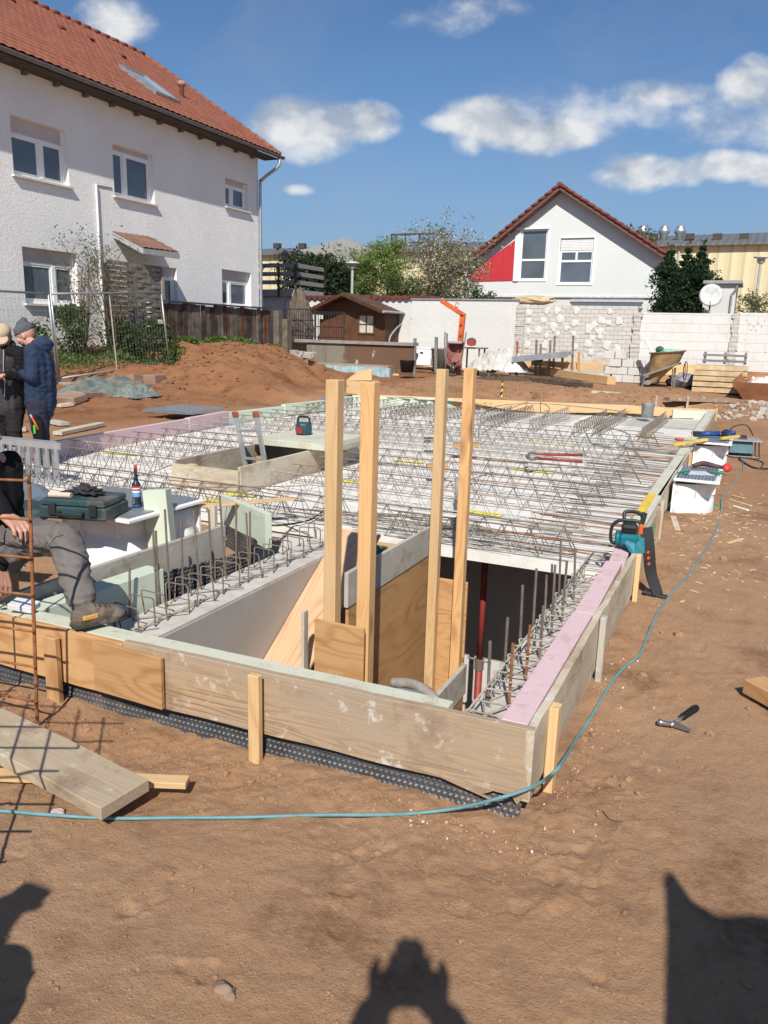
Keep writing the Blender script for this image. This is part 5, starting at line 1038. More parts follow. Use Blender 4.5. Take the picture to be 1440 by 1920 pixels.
for k in range(9):
    y = 2.8+k*.26; rod('diagonal_bar', [(-.9+random.uniform(0, .03), y, .055), (-.72+random.uniform(-.02, .02), y+.28, .10+random.uniform(-.02, .03))], .0045, M_rebarg, 'short slanting bar lying between the stirrups of the right wall', group='slanting bars on the right wall')
    rod('diagonal_bar', [(-2.88+random.uniform(0, .03), y, .062), (-2.66, y+.2, .07+random.uniform(0, .03))], .0045, M_rebarg, 'short slanting bar lying between the stirrups of the left stair wall', group='slanting bars on the left stair wall')
# bars reaching in from the right edge, some hooked
HK = {}
def hook(l): return M().tube([(-l, 0, 0), (-.02, 0, 0), (0, 0, -.01), (0, 0, -.08), (-.10, 0, -.085)], .0045, 5)
srcs = [hook(l).build('edge_bar', mt, smooth=True) for l, mt in ((.55, M_rebarg), (.75, M_rust), (.95, M_rebar), (.65, M_rebar))]
EL = 'steel bar reaching in from the right slab edge'
def reg(y): return ' by the chainsaw' if y < 6.2 else ' by the yellow strip' if y < 7.4 else ' beside the nearer light shaft' if y < 9 else ' between the light shafts' if y < 10.6 else ' beside the farther light shaft'
def hue(s): return ', rusty orange' if s.data.materials[0] == M_rust else ', pale grey' if s.data.materials[0] == M_rebarg else ', dark'
y = 5.22
while y < 12.5:
    s_ = random.choice(srcs); put(s_, (-.72+random.uniform(-.03, .03), y, .19+random.uniform(-.05, .03)), (random.uniform(-.25, .25), random.uniform(-.03, .03), random.uniform(-.06, .06)), EL+reg(y)+hue(s_), 'rebar', 'bars from the right edge'+reg(y)+hue(s_)); y += random.uniform(.055, .11)
for s_ in srcs:
    if not s_.get('label'): tag(s_, EL+' beyond the farther light shaft', 'rebar', 'bars from the right edge beyond the shafts'); s_.location = (-.72, 12.6, .18)
# lower mats: thin bars across the front strip and splashed loose bars near the opening
ls = [M().tube([(0, 0, 0), (l, 0, .01)], .0042, 5).build('loose_bar', mt, smooth=True) for l, mt in ((1.1, M_rebarg), (.7, M_rebarg), (1.6, M_rebar), (.9, M_rust))]
FL = 'loose bar at the front edge of the slab'; BL = 'loose bar on the middle of the slab'
for k in range(26): s_ = random.choice(ls); x = random.uniform(-3.2, -1.9); put(s_, (x, 5.2+random.random()*.55, .125+random.random()*.1), (0, random.uniform(-.03, .03), random.uniform(-.3, .3)), FL+hue(s_), 'rebar', 'loose bars at the front edge of the slab'+hue(s_))
for k in range(16): s_ = random.choice(ls); put(s_, (-6.4+random.random()*3.4, 5.2+random.random()*.45, .13+random.random()*.12), (0, random.uniform(-.03, .03), random.uniform(-.3, .5)), 'loose bar on the slab before the shaft'+hue(s_), 'rebar', 'loose bars left of the stair opening'+hue(s_))
for k in range(9): s_ = random.choice(ls); put(s_, (-3.6+random.random()*1.6, 6+random.random()*5, .27), (0, random.uniform(-.02, .02), 1.57+random.uniform(-.25, .25) if random.random() < .3 else random.uniform(-.08, .08)), BL+hue(s_), 'rebar', 'loose bars in the middle of the slab'+hue(s_))
for k in range(24): s_ = random.choice(ls); put(s_, (-6.8+random.random()*5.6, 12.4+random.random()*2.6, .24), (0, 0, 1.57+random.uniform(-.06, .06)), 'loose steel bar among the far girders'+hue(s_), 'rebar', 'loose bars among the far girders'+hue(s_))
xm = [M().tube([(0, 0, 0), (l, 0, 0)], .004, 4).build('mat_bar', M_rebar, smooth=True) for l in (1.5,)]
for g_, (cx0, cy0) in enumerate(((-5.9, 12.9), (-4.2, 12.9), (-1.9, 13.4))):
    for k in range(12): put(xm[0], (cx0, cy0+k*.17, .225), (0, 0, random.uniform(-.03, .03)), 'thin cross bar over the far girders, %s group' % ('left', 'middle', 'right')[g_], 'rebar', 'thin cross bars over the far girders, %s group' % ('left', 'middle', 'right')[g_])
for i, (pts, lab) in enumerate((([(390, 955), (460, 930), (520, 905), (600, 885), (660, 870)], 'long thin bent rod crossing the slab left of the near posts'), ([(120, 900), (200, 905), (300, 880), (390, 840)], 'long thin rod running over the slab behind the foam can'))):
    rod('bent_rod', catmull([G(x, y, .27) for x, y in pts], 5), .005, M_rebarg, lab)
M_cond = plain('grey_conduit', (.20, .21, .21), .5)
for pts, lab in (([(900, 800), (905, 778), (940, 760), (1020, 757), (1120, 766), (1170, 772)], 'long grey conduit loop rising over the back girders'), ([(930, 785), (960, 765), (1000, 752), (1030, 765), (1010, 790)], 'small grey conduit arch before the back insulation'),
                 ([(1105, 830), (1160, 838), (1180, 815), (1130, 795), (1180, 783), (1300, 785)], 'grey conduit snaking toward the right slab edge'), ([(1100, 815), (1110, 832), (1150, 842)], 'short grey conduit end near the right side'), ([(1215, 878), (1190, 845), (1170, 838), (1250, 850)], 'grey conduit bow by the right slab edge'),
                 ([(700, 752), (760, 745), (790, 752), (800, 765)], 'grey conduit arch between the posts at the back'), ([(480, 980), (520, 985), (580, 975), (610, 955)], 'black cable lying on the slab left of the nearest post')):
    rod('conduit', catmull([G(x, y, .30 if 'black' not in lab else .13) for x, y in pts], 6), .008, M_cond if 'black' not in lab else M_blackp, lab, 'conduit', n=8)
# rusty mesh panel standing at the lower left
t = thing('rebar_mesh', 'rusty steel mesh panel standing at the left picture edge before the sitting man', 'steel mesh', (-2.6, 2.12, 0)); x0 = -2.535
m = M(); rebar_tube(m, V((x0, 2.12, -.02)), V((x0+.06, 2.12, 1.04)), .007); part(m, 'upright', M_rust, t)
for k in range(1, 6):
    x = x0-.16*(k+1); m = M(); m.tube([(x, 2.12, -.02), (x+.05, 2.12, 1.04)], .006, 6); part(m, 'upright', M_rust, t)
for k in range(7):
    z = .045+k*.155; m = M(); rebar_tube(m, V((x0-1.1, 2.10, z-.05)), V((x0+.02+z*.05, 2.105, z+.04)), .005); part(m, 'cross_bar', M_rust, t)
# ------------------------------------------------------------------ shaft formwork in the slab
bx = [G(320, 873, .33), G(450, 887, .33), G(690, 822, .33), G(560, 812, .33)]
bx = [(-4.95, 5.72), (-4.12, 5.72), (-4.12, 8.45), (-4.95, 8.45)]
board('formwork_board', 'near short board of the boarded shaft opening', 'formwork', (-4.99, 5.95, .21), (-4.22, 5.95, .21), .03, .22, M_formlight)
board('formwork_board', 'right long board of the boarded shaft opening', 'formwork', (-4.23, 5.97, .21), (-4.23, 8.5, .21), .03, .28, M_formlight)
board('formwork_board', 'left long board of the boarded shaft opening', 'formwork', (-4.98, 5.97, .21), (-4.98, 8.5, .21), .03, .28, M_formlight)
board('formwork_board', 'far short board of the boarded shaft opening below the green lid', 'formwork', (-4.97, 8.53, .21), (-4.22, 8.53, .21), .03, .27, M_formlight)
for i, (x, y) in enumerate(((-4.88, 6.1), (-4.6, 6.9), (-4.33, 7.1))): board('timber_block', 'short squared timber block %s inside the shaft opening' % ('in the near left corner', 'by the ladder', 'before the green lid')[i], 'timber', (x, y, .05), (x, y, .30), .09, .07, M_post2, up=(0, -1, 0))
board('foam_slab', 'thick pale green insulation slab covering the far half of the shaft opening', 'insulation', (-4.93, 7.72, .40), (-4.02, 7.72, .40), 1.0, .07, M_green, bev=.004)
board('wooden_board', 'weathered board under the right end of the green lid', 'board', (-4.08, 7.3, .345), (-4.05, 8.2, .345), .12, .035, M_formlight)
t = thing('laser_level', 'dark teal laser level standing on the green lid of the shaft', 'laser level', (-4.62, 7.80, .437)); M_teal = plain('dark_teal_plastic', (.025, .07, .085), .45)
m = M(); m.lathe([(.075, 0), (.095, .01), (.10, .06), (.095, .12), (.08, .14)], (-4.62, 7.80, .437), 8); part(m, 'housing', M_teal, t, bevel=.008); part(M().tube(catmull([(-4.70, 7.8, .57), (-4.68, 7.8, .635), (-4.56, 7.8, .635), (-4.54, 7.8, .57)], 4), .013, 8), 'handle', M_blackp, t)
part(M().box((-4.66, 7.695, .46), (-4.58, 7.705, .53)), 'window', M_redp, t)
def ladder(name, lab, cat_, p, q, wd, n, mat, ext=True, up=(0,0,1), feet=None):
    p, q = V(p), V(q); d = (q-p); l = d.length; d.normalize(); s_ = d.cross(V(up)).normalized()*wd/2; t = thing(name, lab, cat_, tuple(p))
    for s in (-1, 1): part(M().bar(p+s_*s, q+s_*s, .025, .06, up=s_), 'rail', mat, t, bevel=.003)
    for i in range(n): c = p+d*l*(i+.5)/n; part(M().bar(c-s_, c+s_, .028, .028), 'rung', mat, t, bevel=.004)
    if feet:
        for s in (-1, 1): part(M().bar(q+s_*s-d*.01, q+s_*s+d*.05, .035, .075, up=s_), 'foot_cap', feet, t, bevel=.006)
    return t
M_redb = plain('red_brown_rubber', (.30, .08, .05))
ladder('ladder', 'grey aluminium ladder standing in the shaft opening with red end caps', 'ladder', (-4.35, 6.9, -1.3), (-4.62, 6.65, .74), .33, 7, M_alu, up=(.3, 1, 0), feet=M_redb)
# long aluminium ladder lying on its side at the left, three sections
t = thing('folding_ladder', 'aluminium extension ladder lying on its side at the left picture edge', 'ladder', (-6.3, 5.4, .1)); e0, e1 = V((-8.2, 5.25, .12)), G(118, 908, .12)
for k in range(2):
    of = V((.0, .07*k, 0)); sh_ = V((-.12*k, 0, 0))
    for z in (0, .36): part(M().bar(e0+of+sh_+V((0, 0, z)), e1+of+sh_+V((0, 0, z)), .025, .065), 'rail', M_alu, t, bevel=.004)
    n = 21
    for i in range(n): c = e0.lerp(e1, (i+.5)/n)+of+sh_; part(M().bar(c, c+V((0, 0, .36)), .03, .03), 'rung', M_alu, t, bevel=.004)
# ------------------------------------------------------------------ white light shafts
M_grid = Mat('galvanised_grating', .45, .6, .4); b_ = M_grid.N.new('ShaderNodeTexBrick'); b_.offset = 0; b_.inputs['Scale'].default_value = 1; b_.inputs['Brick Width'].default_value = .018; b_.inputs['Row Height'].default_value = .03; b_.inputs['Mortar Size'].default_value = .0028
b_.inputs['Color1'].default_value = (.16, .17, .19, 1); b_.inputs['Color2'].default_value = (.12, .13, .15, 1); b_.inputs['Mortar'].default_value = (.62, .65, .68, 1); M_grid.L.new(M_grid.co, b_.inputs['Vector']); M_grid.col(b_.outputs[0]); M_grid.bump(b_.outputs['Fac'], .8, .004); M_grid = M_grid.m
def light_shaft(lab, x, y, rz, wd=.9, dp=.5, ht=.34, out=1):
    """tub bulging away from the wall, frame and grating on top; back side at local y=0, bulging to +y*out"""
    t = thing('light_shaft', lab, 'light shaft', (x, y, 0), rz); m = M(); n = 22; prof = [(1.0, -.25), (1.0, .05), (.985, .13), (.93, .15), (.92, .18), (.95, .22), (.97, ht-.03)]
    rows = []
    for (s_, z) in prof:
        r_ = []
        for k in range(n+1):
            a = math.pi*k/n; cx = math.cos(a); sy = math.sin(a); e_ = .8; px_ = math.copysign(abs(cx)**e_, cx)*wd/2*s_; py_ = (abs(sy)**.85)*dp*s_*(1 if z < ht-.05 else 1); r_.append((px_, py_*out, z))
        rows.append(r_)
    for r_ in rows: m.v += r_
    for j in range(len(rows)-1):
        for k in range(n): b = j*(n+1)+k; m.f.append((b, b+1, b+n+2, b+n+1)); m.mi.append(0)
    tb_ = m.build('tub', M_white, t, smooth=True); md = tb_.modifiers.new('s', 'SOLIDIFY'); md.thickness = .012
    M().box((-wd/2, -.02*out, -.25), (wd/2, 0.0, ht)).build('back_wall', M_white, t)
    f = M(); f.box((-wd/2-.04, -.02*out, ht), (wd/2+.04, (dp+.04)*out, ht+.025)).build('frame', M_white, t, bevel=.005); M().box((-wd/2, .0, ht+.026), (wd/2, dp*out, ht+.034)).build('grating', M_grid, t)
    for k in range(1, 6):
        a = math.pi*k/6; cx = math.cos(a); px_ = math.copysign(abs(cx)**.8, cx)*wd/2*.96; py_ = (abs(math.sin(a))**.85)*dp*.96*out
        M().prism([(px_, py_, ht-.005), (px_*.9, py_*.9, .15), (px_*1.05, py_*1.05, .17), (px_*1.03, py_*1.03, ht-.005)], (.006, 0, 0)).build('rib', M_white, t)
    return t
light_shaft('large white plastic light shaft on the left under the tool case and foam can', -4.08, 4.62, math.pi, wd=.88, dp=.74, ht=.33, out=1)
light_shaft('white plastic light shaft on the right nearer the camera, pliers and papers on its grating', -.54, 8.1, -math.pi/2, wd=.78, dp=.34, ht=.33)
light_shaft('white plastic light shaft on the right farther back, cordless tools heaped on it', -.56, 11.2, -math.pi/2, wd=.85, dp=.38, ht=.33)
o = M().box((-.45, -.5, 0), (.45, .5, .04)).build('light_shaft_grating', M_grid); p = G(352, 778, .33); o.location = (-8.35, 10.3, .28); o.rotation_euler = (0, .0, .1); tag(o, 'flat steel grating lying beyond the pink insulation on the left', 'grating')
# tool case with things on it
M_case = plain('dark_teal_case', (.028, .058, .062), .5, 0, .3, 5, dirt=(.20, .18, .14))
t = thing('tool_case', 'open dusty dark teal tool case lying on the left light shaft', 'tool case', (-3.95, 3.80, .365), .30)
M().box((-.22, -.17, 0), (.24, .17, .085)).build('lower_shell', M_case, t, bevel=.012); M().box((-.21, -.16, .087), (.23, .16, .13)).build('lid_tray', M_case, t, bevel=.008); M().box((-.68, -.14, -.04), (-.235, .20, .03)).build('open_lid', M_case, t, bevel=.012)
for x in (-.12, .16): M().box((x-.025, -.185, .03), (x+.025, -.17, .11)).build('latch', M_blackp, t, bevel=.004)
M().tube(catmull([(-.07, -.17, .05), (-.06, -.21, .045), (.08, -.21, .045), (.09, -.17, .05)], 4), .011, 8).build('handle', M_blackp, t)
case_m = Matrix.Translation((-3.95, 3.80, .365)) @ Matrix.Rotation(.30, 4, 'Z')
o = M().tube(catmull([(0, 0, 0), (.03, .01, .0), (.12, .02, 0), (.15, .02, 0)], 3), [.018]*10, 10).build('paper_roll', plain('kraft_carton', (.62, .50, .38))); o.location = case_m @ V((-.17, -.12, .15)); o.rotation_euler = (0, 0, .25); tag(o, 'small beige printed carton roll on the tool case', 'carton')
def blob(name, mat, c, rad, lab, cat, seed=0, amp=.3, fr=3, flat=0, sub=4):
    bm = bmesh.new(); bmesh.ops.create_icosphere(bm, subdivisions=sub, radius=1)
    for v_ in bm.verts:
        k = v_.co.copy(); s_ = 1+amp*noise.noise(k*fr+V((seed, 0, 0)))+amp*.5*noise.noise(k*fr*2.6+V((0, seed, 0)))+.15*amp*noise.noise(k*fr*7); v_.co = V((k.x*rad[0]*s_, k.y*rad[1]*s_, max(k.z, -flat if flat else -9)*rad[2]*s_))
    m = M(); m.v = [v_.co[:] for v_ in bm.verts]; m.f = [[v_.index for v_ in f.verts] for f in bm.faces]; m.mi = [0]*len(m.f); bm.free(); o = m.build(name, mat, smooth=True); o.location = c
    if lab: tag(o, lab, cat)
    return o
o = blob('work_gloves', plain('black_glove_fabric', (.03, .03, .032), .8, 0, .3), case_m @ V((.02, .02, .16)), (.10, .065, .03), 'crumpled black and white work gloves on the tool case', 'gloves', 3, .8, 3)
# expanding-foam can
def foam_can(c, lab):
    t = thing('foam_can', lab, 'spray can', tuple(c)); x, y, z = c; r_ = .03
    M().lathe([(r_*.92, 0), (r_, .006), (r_, .155), (r_*.94, .165), (r_*.5, .185), (r_*.45, .19)], (0, 0, 0), 24).build('can_body', plain('can_dark', (.03, .035, .05), .35), t, smooth=True)
    for a_, b_, cc in ((.075, .105, (.15, .38, .62)), (.105, .118, (.75, .75, .76)), (.118, .130, (.50, .05, .05)), (.130, .138, (.78, .78, .78)), (.138, .150, (.52, .06, .05)), (0.006, .018, (.04, .09, .35))): M().lathe([(r_*1.008, a_), (r_*1.008, b_)], (0, 0, 0), 24, cap=False).build('label_band', plain('can_label', cc, .4, 0, .05), t, smooth=True)
    for k in range(6): M().tube([(r_*1.012*math.cos(a), r_*1.012*math.sin(a), .028+k*.008) for a in (-1.9, -1.6, -1.3)], .0008, 4).build('label_print', plain('can_print', (.7, .7, .72), .5), t)
    M().lathe([(.013, .188), (.016, .2), (.012, .215), (.009, .25), (.010, .262)], (0, 0, 0), 12).build('valve', M_blackp, t, smooth=True); M().tube([(0, 0, .205), (.035, -.01, .235)], .004, 6).build('lever', M_blackp, t); M().lathe([(.011, .255), (.012, .285), (.008, .296)], (0, 0, 0), 12).build('cap', plain('red_cap', (.45, .04, .04), .4), t, smooth=True)
    return t
p = G(257, 950, .367); foam_can(p, 'spray can of expanding foam with red cap standing on the white light shaft')
p = G(35, 925, .12); blob('wrapped_pallet', Mat('grey_film', .3, 0, .5).col((.16, .20, .24)).m, (p.x-.25, p.y-.1, .10), (.60, .42, .12), 'round bundle wrapped in grey plastic film behind the sitting man', 'wrapped bundle', 4, .10, 4, .9)
stud_roll('studded_sheet', 'black studded sheet lying under the dark tool case on the left', [(-4.7, 3.3), (-4.25, 3.25), (-3.95, 3.32)], .12, .30, 2)
p = G(20, 1080, 0); blob('foam_offcut', M_greenc, (-4.6, 3.5, .1), (.16, .3, .14), None, '', 2, .1, 1).hide_render = False; bpy.data.objects['foam_offcut']['label'] = 'pale offcut of green insulation leaning behind the sitting man\'s legs'; bpy.data.objects['foam_offcut']['category'] = 'insulation'
board('timber_block', 'orange timber block end between the sitting man\'s hands', 'timber', (-3.75, 3.0, .0), (-3.75, 3.0, .28), .1, .09, M_post2, up=(0, -1, 0))
board('batten', 'thin light batten lying across the girders behind the printed green board', 'batten', G(355, 950, .30), G(548, 935, .30), .09, .014, M_new)
# printing on the green insulation board
def text(s, size, mat, loc, rot, name, label=None, cat=None, parent=None, ext=.0006):
    c = bpy.data.curves.new(name, 'FONT'); c.body = s; c.size = size; c.extrude = ext; c.align_x = 'CENTER'; c.align_y = 'CENTER'; c.materials.append(mat)
    tmp = bpy.data.objects.new('tmp', c); C.objects.link(tmp); bpy.context.view_layer.update(); dg = bpy.context.evaluated_depsgraph_get(); me = bpy.data.meshes.new_from_object(tmp.evaluated_get(dg)); bpy.data.objects.remove(tmp)
    o = bpy.data.objects.new(name, me); C.objects.link(o)
    if parent is not None: o.parent = parent; o.matrix_parent_inverse = parent.matrix_basis.inverted()
    o.location = loc; o.rotation_euler = rot; return o
gb = [o for o in bpy.data.objects if o.get('label', '').startswith('green insulation board with printing')][0]; M_print = plain('faint_green_print', (.36, .50, .36), .8, 0, .02)
ang = math.atan2(4.66-5.04, -3.05+3.72); nrm = V((math.sin(ang), -math.cos(ang), 0))
for f_, s_, sz in ((.22, 'C-BASE', .055), (.72, 'Styrodur 3035 CS', .05)):
    c = V((-3.72, 5.04, 0)).lerp(V((-3.05, 4.66, 0)), f_)+nrm*.0262; text(s_, sz, M_print, (c.x, c.y, .255), (math.pi/2, 0, ang), 'print', parent=gb)
# ------------------------------------------------------------------ site fence, heaps on the left bank
t = thing('site_fence', 'galvanised wire site fence panel standing before the shrubs and woven screen', 'site fence', (-13, 12, .4)); A0 = V((-12.95, 12.04, 0)); A0.z = gz(A0.x, A0.y); B0 = V((-13.11, 15.64, gz(-13.11, 15.64)))
At = AX(95, 551, A0.x); Bt = AX(302, 548, B0.x); At = V((A0.x-.15, A0.y-.35, At.z)); At = AY(95, 551, A0.y-.3); Bt = AY(302, 548, B0.y-.2)
for p_, q_ in ((A0, At), (B0, Bt), (A0+V((0, 0, .12)), B0+V((0, 0, .12))), (At, Bt)): part(M().tube([p_, q_], .021, 8), 'frame_tube', M_steel, t, smooth=True)
part(M().tube([A0.lerp(B0, .48), At.lerp(Bt, .48)], .016, 6), 'middle_tube', plain('pale_tube', (.45, .40, .32)), t)
m = M(); n = 34
for i in range(1, n): m.tube([A0.lerp(B0, i/n)+V((0, 0, .12)), At.lerp(Bt, i/n)], .0022, 3, cap=False)
for j in range(1, 9): m.tube([A0.lerp(At, j/9+.04), B0.lerp(Bt, j/9+.04)] if j < 9 else [At, Bt], .0022, 3, cap=False)
part(m, 'wire_mesh', M_steel, t)
t2 = thing('site_fence', 'galvanised wire site fence panel running out of the left picture edge', 'site fence', (-12.9, 9, .3)); C0 = V((-12.7, 8.5, gz(-12.7, 8.5))); Ct = V((-12.75, 8.3, C0.z+1.95)); A1 = A0+V((0, -.06, 0)); At1 = At+V((0, -.06, 0))
for p_, q_ in ((A1, At1), (C0, Ct), (A1+V((0, 0, .12)), C0+V((0, 0, .12))), (At1, Ct)): part(M().tube([p_, q_], .021, 8), 'frame_tube', M_steel, t2, smooth=True)
m = M()
for i in range(1, n): m.tube([A1.lerp(C0, i/n)+V((0, 0, .12)), At1.lerp(Ct, i/n)], .0022, 3, cap=False)
for j in range(1, 9): m.tube([A1.lerp(At1, j/9+.04), C0.lerp(Ct, j/9+.04)], .0022, 3, cap=False)
part(m, 'wire_mesh', M_steel, t2)
pl_ = A0.lerp(At, .75).lerp(B0.lerp(Bt, .75), .01)
for f_, lab_, base in ((.965, 'sign', (B0, Bt, A0, At)),):
    c = B0.lerp(Bt, .62).lerp(A0.lerp(At, .62), .05)+V((.03, 0, 0)); s_ = part(M().box((c.x, c.y-.10, c.z-.045), (c.x+.004, c.y+.06, c.z+.045)), 'name_plate', M_white, t)
    c2 = At.lerp(A0, .25)+V((.03, -.35, -.05)); part(M().box((c2.x, c2.y-.09, c2.z-.04), (c2.x+.004, c2.y+.09, c2.z+.04)), 'name_plate', plain('grey_plate', (.42, .42, .40)), t2)
    m = M()
    for k in range(5): m.box((c.x+.005, c.y-.085+k*.028, c.z-.012), (c.x+.006, c.y-.07+k*.028, c.z+.018))
    m.box((c.x+.005, c.y-.085, c.z-.032), (c.x+.006, c.y+.03, c.z-.024)); part(m, 'lettering', M_grey, t)
part(M().cbox(A0+V((.1, .1, -.02)), (.5, .35, .14)), 'foot_block', conc('fence_foot', (.32, .27, .22), .7, 5, False), t, bevel=.02)
rg = np.random.RandomState(12); M_tarp = plain('grey_green_tarp', (.16, .19, .17), .7, 0, .3, 6, dirt=(.28, .20, .14))
def sheet_heap(name, lab, cat, c, sx, sy, hgt, mat, seed, rz=0, n=46, fr=2.6):
    m = M()
    for j in range(n+1):
        for i in range(n+1):
            u_ = i/n*2-1; v_ = j/n*2-1; r_ = min(1, math.hypot(u_, v_)); q_ = V((u_*fr, v_*fr, seed)); e_ = 1-r_**2.2
            z = hgt*e_*(.45+.75*abs(noise.noise(q_)))+hgt*.35*(1-abs(noise.noise(q_*2.3+V((3, 1, 2)))*2))*e_+hgt*.12*noise.noise(q_*7)
            m.v.append((u_*sx*(1+.25*noise.noise(q_*.8)), v_*sy*(1+.25*noise.noise(q_*.9+V((7, 0, 0)))), max(z, -.02)))
    for j in range(n):
        for i in range(n): b = j*(n+1)+i; m.f.append((b, b+1, b+n+2, b+n+1)); m.mi.append(0)
    o = m.build(name, mat, smooth=True); o.location = c; o.rotation_euler = (0, 0, rz); tag(o, lab, cat); return o
def gp(px, py, z0=.4):
    p = G(px, py, z0)
    for _ in range(14): z0 = z0*.5+gz(p.x, p.y)*.5; p = G(px, py, z0)
    return p
p = G(200, 722, .45); sheet_heap('tarpaulin', 'crumpled grey-green tarpaulin strip lying along the bank below the site fence', 'tarpaulin', (p.x, p.y, gz(p.x, p.y)), .45, 1.5, .30, M_tarp, 3, .05)
p = G(255, 728, .45); sheet_heap('tarpaulin', 'small crumpled grey sheet at the right end of the tarpaulin strip', 'tarpaulin', (p.x, p.y, gz(p.x, p.y)), .4, .6, .22, M_tarp, 8, .2)
lst = [(gp(*q_), s_) for q_, s_ in (((265, 735), (.35, .4, .22)), ((255, 716), (.3, .4, .15)), ((290, 716), (.3, .35, .2)), ((160, 745), (.4, .5, .12)), ((130, 752), (.5, .4, .12)), ((240, 722), (.25, .2, .15)))]
lst = [((p_.x, p_.y, p_.z+.05), s_) for p_, s_ in lst]; stones('stone_pile', 'flat reddish-brown stones lying around the tarpaulin on the left bank', lst, conc('red_sandstone', (.34, .22, .16), .65, 4, False))
for i, (a, b, lab) in enumerate((((110, 757), (158, 752), 'short light board lying under the tarpaulin end'), ((110, 765), (135, 762), 'light board stub just right of the blue-jacketed man'), ((95, 795), (122, 800), 'grey timber piece right of the blue-jacketed man\'s hip'), ((0, 813), (50, 810), 'grey timber lying on the soil behind the men\'s knees'), ((108, 818), (190, 800), 'long flat board lying behind the pink insulation'))):
    p, q_ = gp(*a), gp(*b); board('wooden_board', lab, 'board', p+V((0, 0, .04)), q_+V((0, 0, .04)), .14, .05, M_formlight if i != 2 else M_greyboard)
# ------------------------------------------------------------------ near ground objects
M_scaf = wood('dusty_scaffold_board', (.53, .42, .29), (.36, .26, .165), .4, 14, (.5, 6, 6), (.48, .39, .28), wamt=.5)
a, b = G(-90, 1345, .06), G(236, 1501, .03); board('scaffold_board', 'wide pale thick board lying on the ground at the lower left', 'board', G(-75, 1338, .09), G(236, 1499, .045), .205, .05, M_scaf, bev=.003, ragged=True)
board('batten', 'light batten lying under the wide pale board at the lower left', 'batten', G(-20, 1452, .012), G(352, 1467, .012), .055, .024, M_new)
cable = [(-60,1522),(0,1524),(100,1533),(210,1539),(330,1538),(450,1536),(600,1534),(700,1533),(780,1529),(860,1515),(930,1498),(985,1481),(1020,1463),(1050,1435),(1080,1390),(1105,1352),(1125,1318),(1145,1285),(1170,1255),(1198,1232),(1212,1200),(1226,1165),(1246,1132),(1270,1100),(1295,1075),(1325,1030),(1345,990),(1352,955),(1354,935),(1372,910),(1390,890),(1393,872),(1385,850),(1372,835)]
pts = catmull([gp(x, y, 0)+V((0, 0, .006)) for x, y in cable], 6); pts = [V((p.x, p.y, max(gz(p.x+dx, p.y+dy) for dx in (-.01, 0, .01) for dy in (-.01, 0, .01))+.009)) for p in pts]
pts = []
for x, y in cable:
    p = gp(x, y, 0)
    if -1.4 < p.x < -.5 and p.y > 2.34: pts.append(AY(x, y, 2.345 if p.x < -.62 else 2.40))
    else: pts.append(V((p.x, p.y, max(gz(p.x+dx, p.y+dy) for dx in (-.01, 0, .01) for dy in (-.01, 0, .01))+.007)))
pts = catmull(pts, 6)
rod('air_hose', pts, .0062, plain('blue_green_cable', (.12, .27, .29), .5, 0, .12, 20), 'blue-green cable snaking over the soil around the front corner of the formwork', 'cable', n=10)
pts = catmull([gp(x, y, 0)+V((0, 0, .012)) for x, y in ((1385, 862), (1400, 872), (1420, 880), (1460, 880), (1520, 878))], 5); rod('power_cable', pts, .012, M_blackp, 'thick black power cable running out at the right picture edge', 'cable', n=8)
pts = catmull([gp(x, y, 0)+V((0, 0, .01)) for x, y in ((1340, 845), (1370, 858), (1400, 860), (1430, 868), (1425, 880))], 5); rod('power_cable', pts, .008, M_blackp, 'thin black cable curling beside the table saw', 'cable', n=8)
def hammer():
    p = G(1262, 1346, .02); t = thing('hammer', 'steel hammer with black rubber grip lying on the soil right of the formwork', 'hammer', (p.x, p.y, gz(p.x, p.y)+.022), 0)
    h0, h1 = G(1262, 1343, .02)-p, G(1308, 1312, .025)-p; d = (h1-h0).normalized(); m_ = h0.lerp(h1, .38)
    M().tube([h0-d*.012, m_], .008, 8).build('shaft', M_steel, t, smooth=True); M().tube([m_, m_+d*.01, h1-d*.02, h1], [.0125, .0155, .0175, .014], 10).build('grip', plain('black_rubber', (.012, .012, .013), .6), t, smooth=True)
    s_ = G(1236, 1338, .02)-p; e_ = G(1296, 1356, .02)-p; dd = (e_-s_).normalized()
    M().tube([s_, s_+dd*.014, s_+dd*.016, h0, ], [.0145, .0145, .011, .012], 10).build('head', plain('hammer_steel', (.36, .35, .34), .35, .8), t, smooth=True)
    M().prism([h0+V((0, 0, .012)), h0-V((0, 0, .012)), e_-V((0, 0, .004)), e_+V((0, 0, .002))], V((-dd.y, dd.x, 0))*.020).build('claw', plain('claw_steel', (.36, .35, .34), .35, .8), t)
hammer()
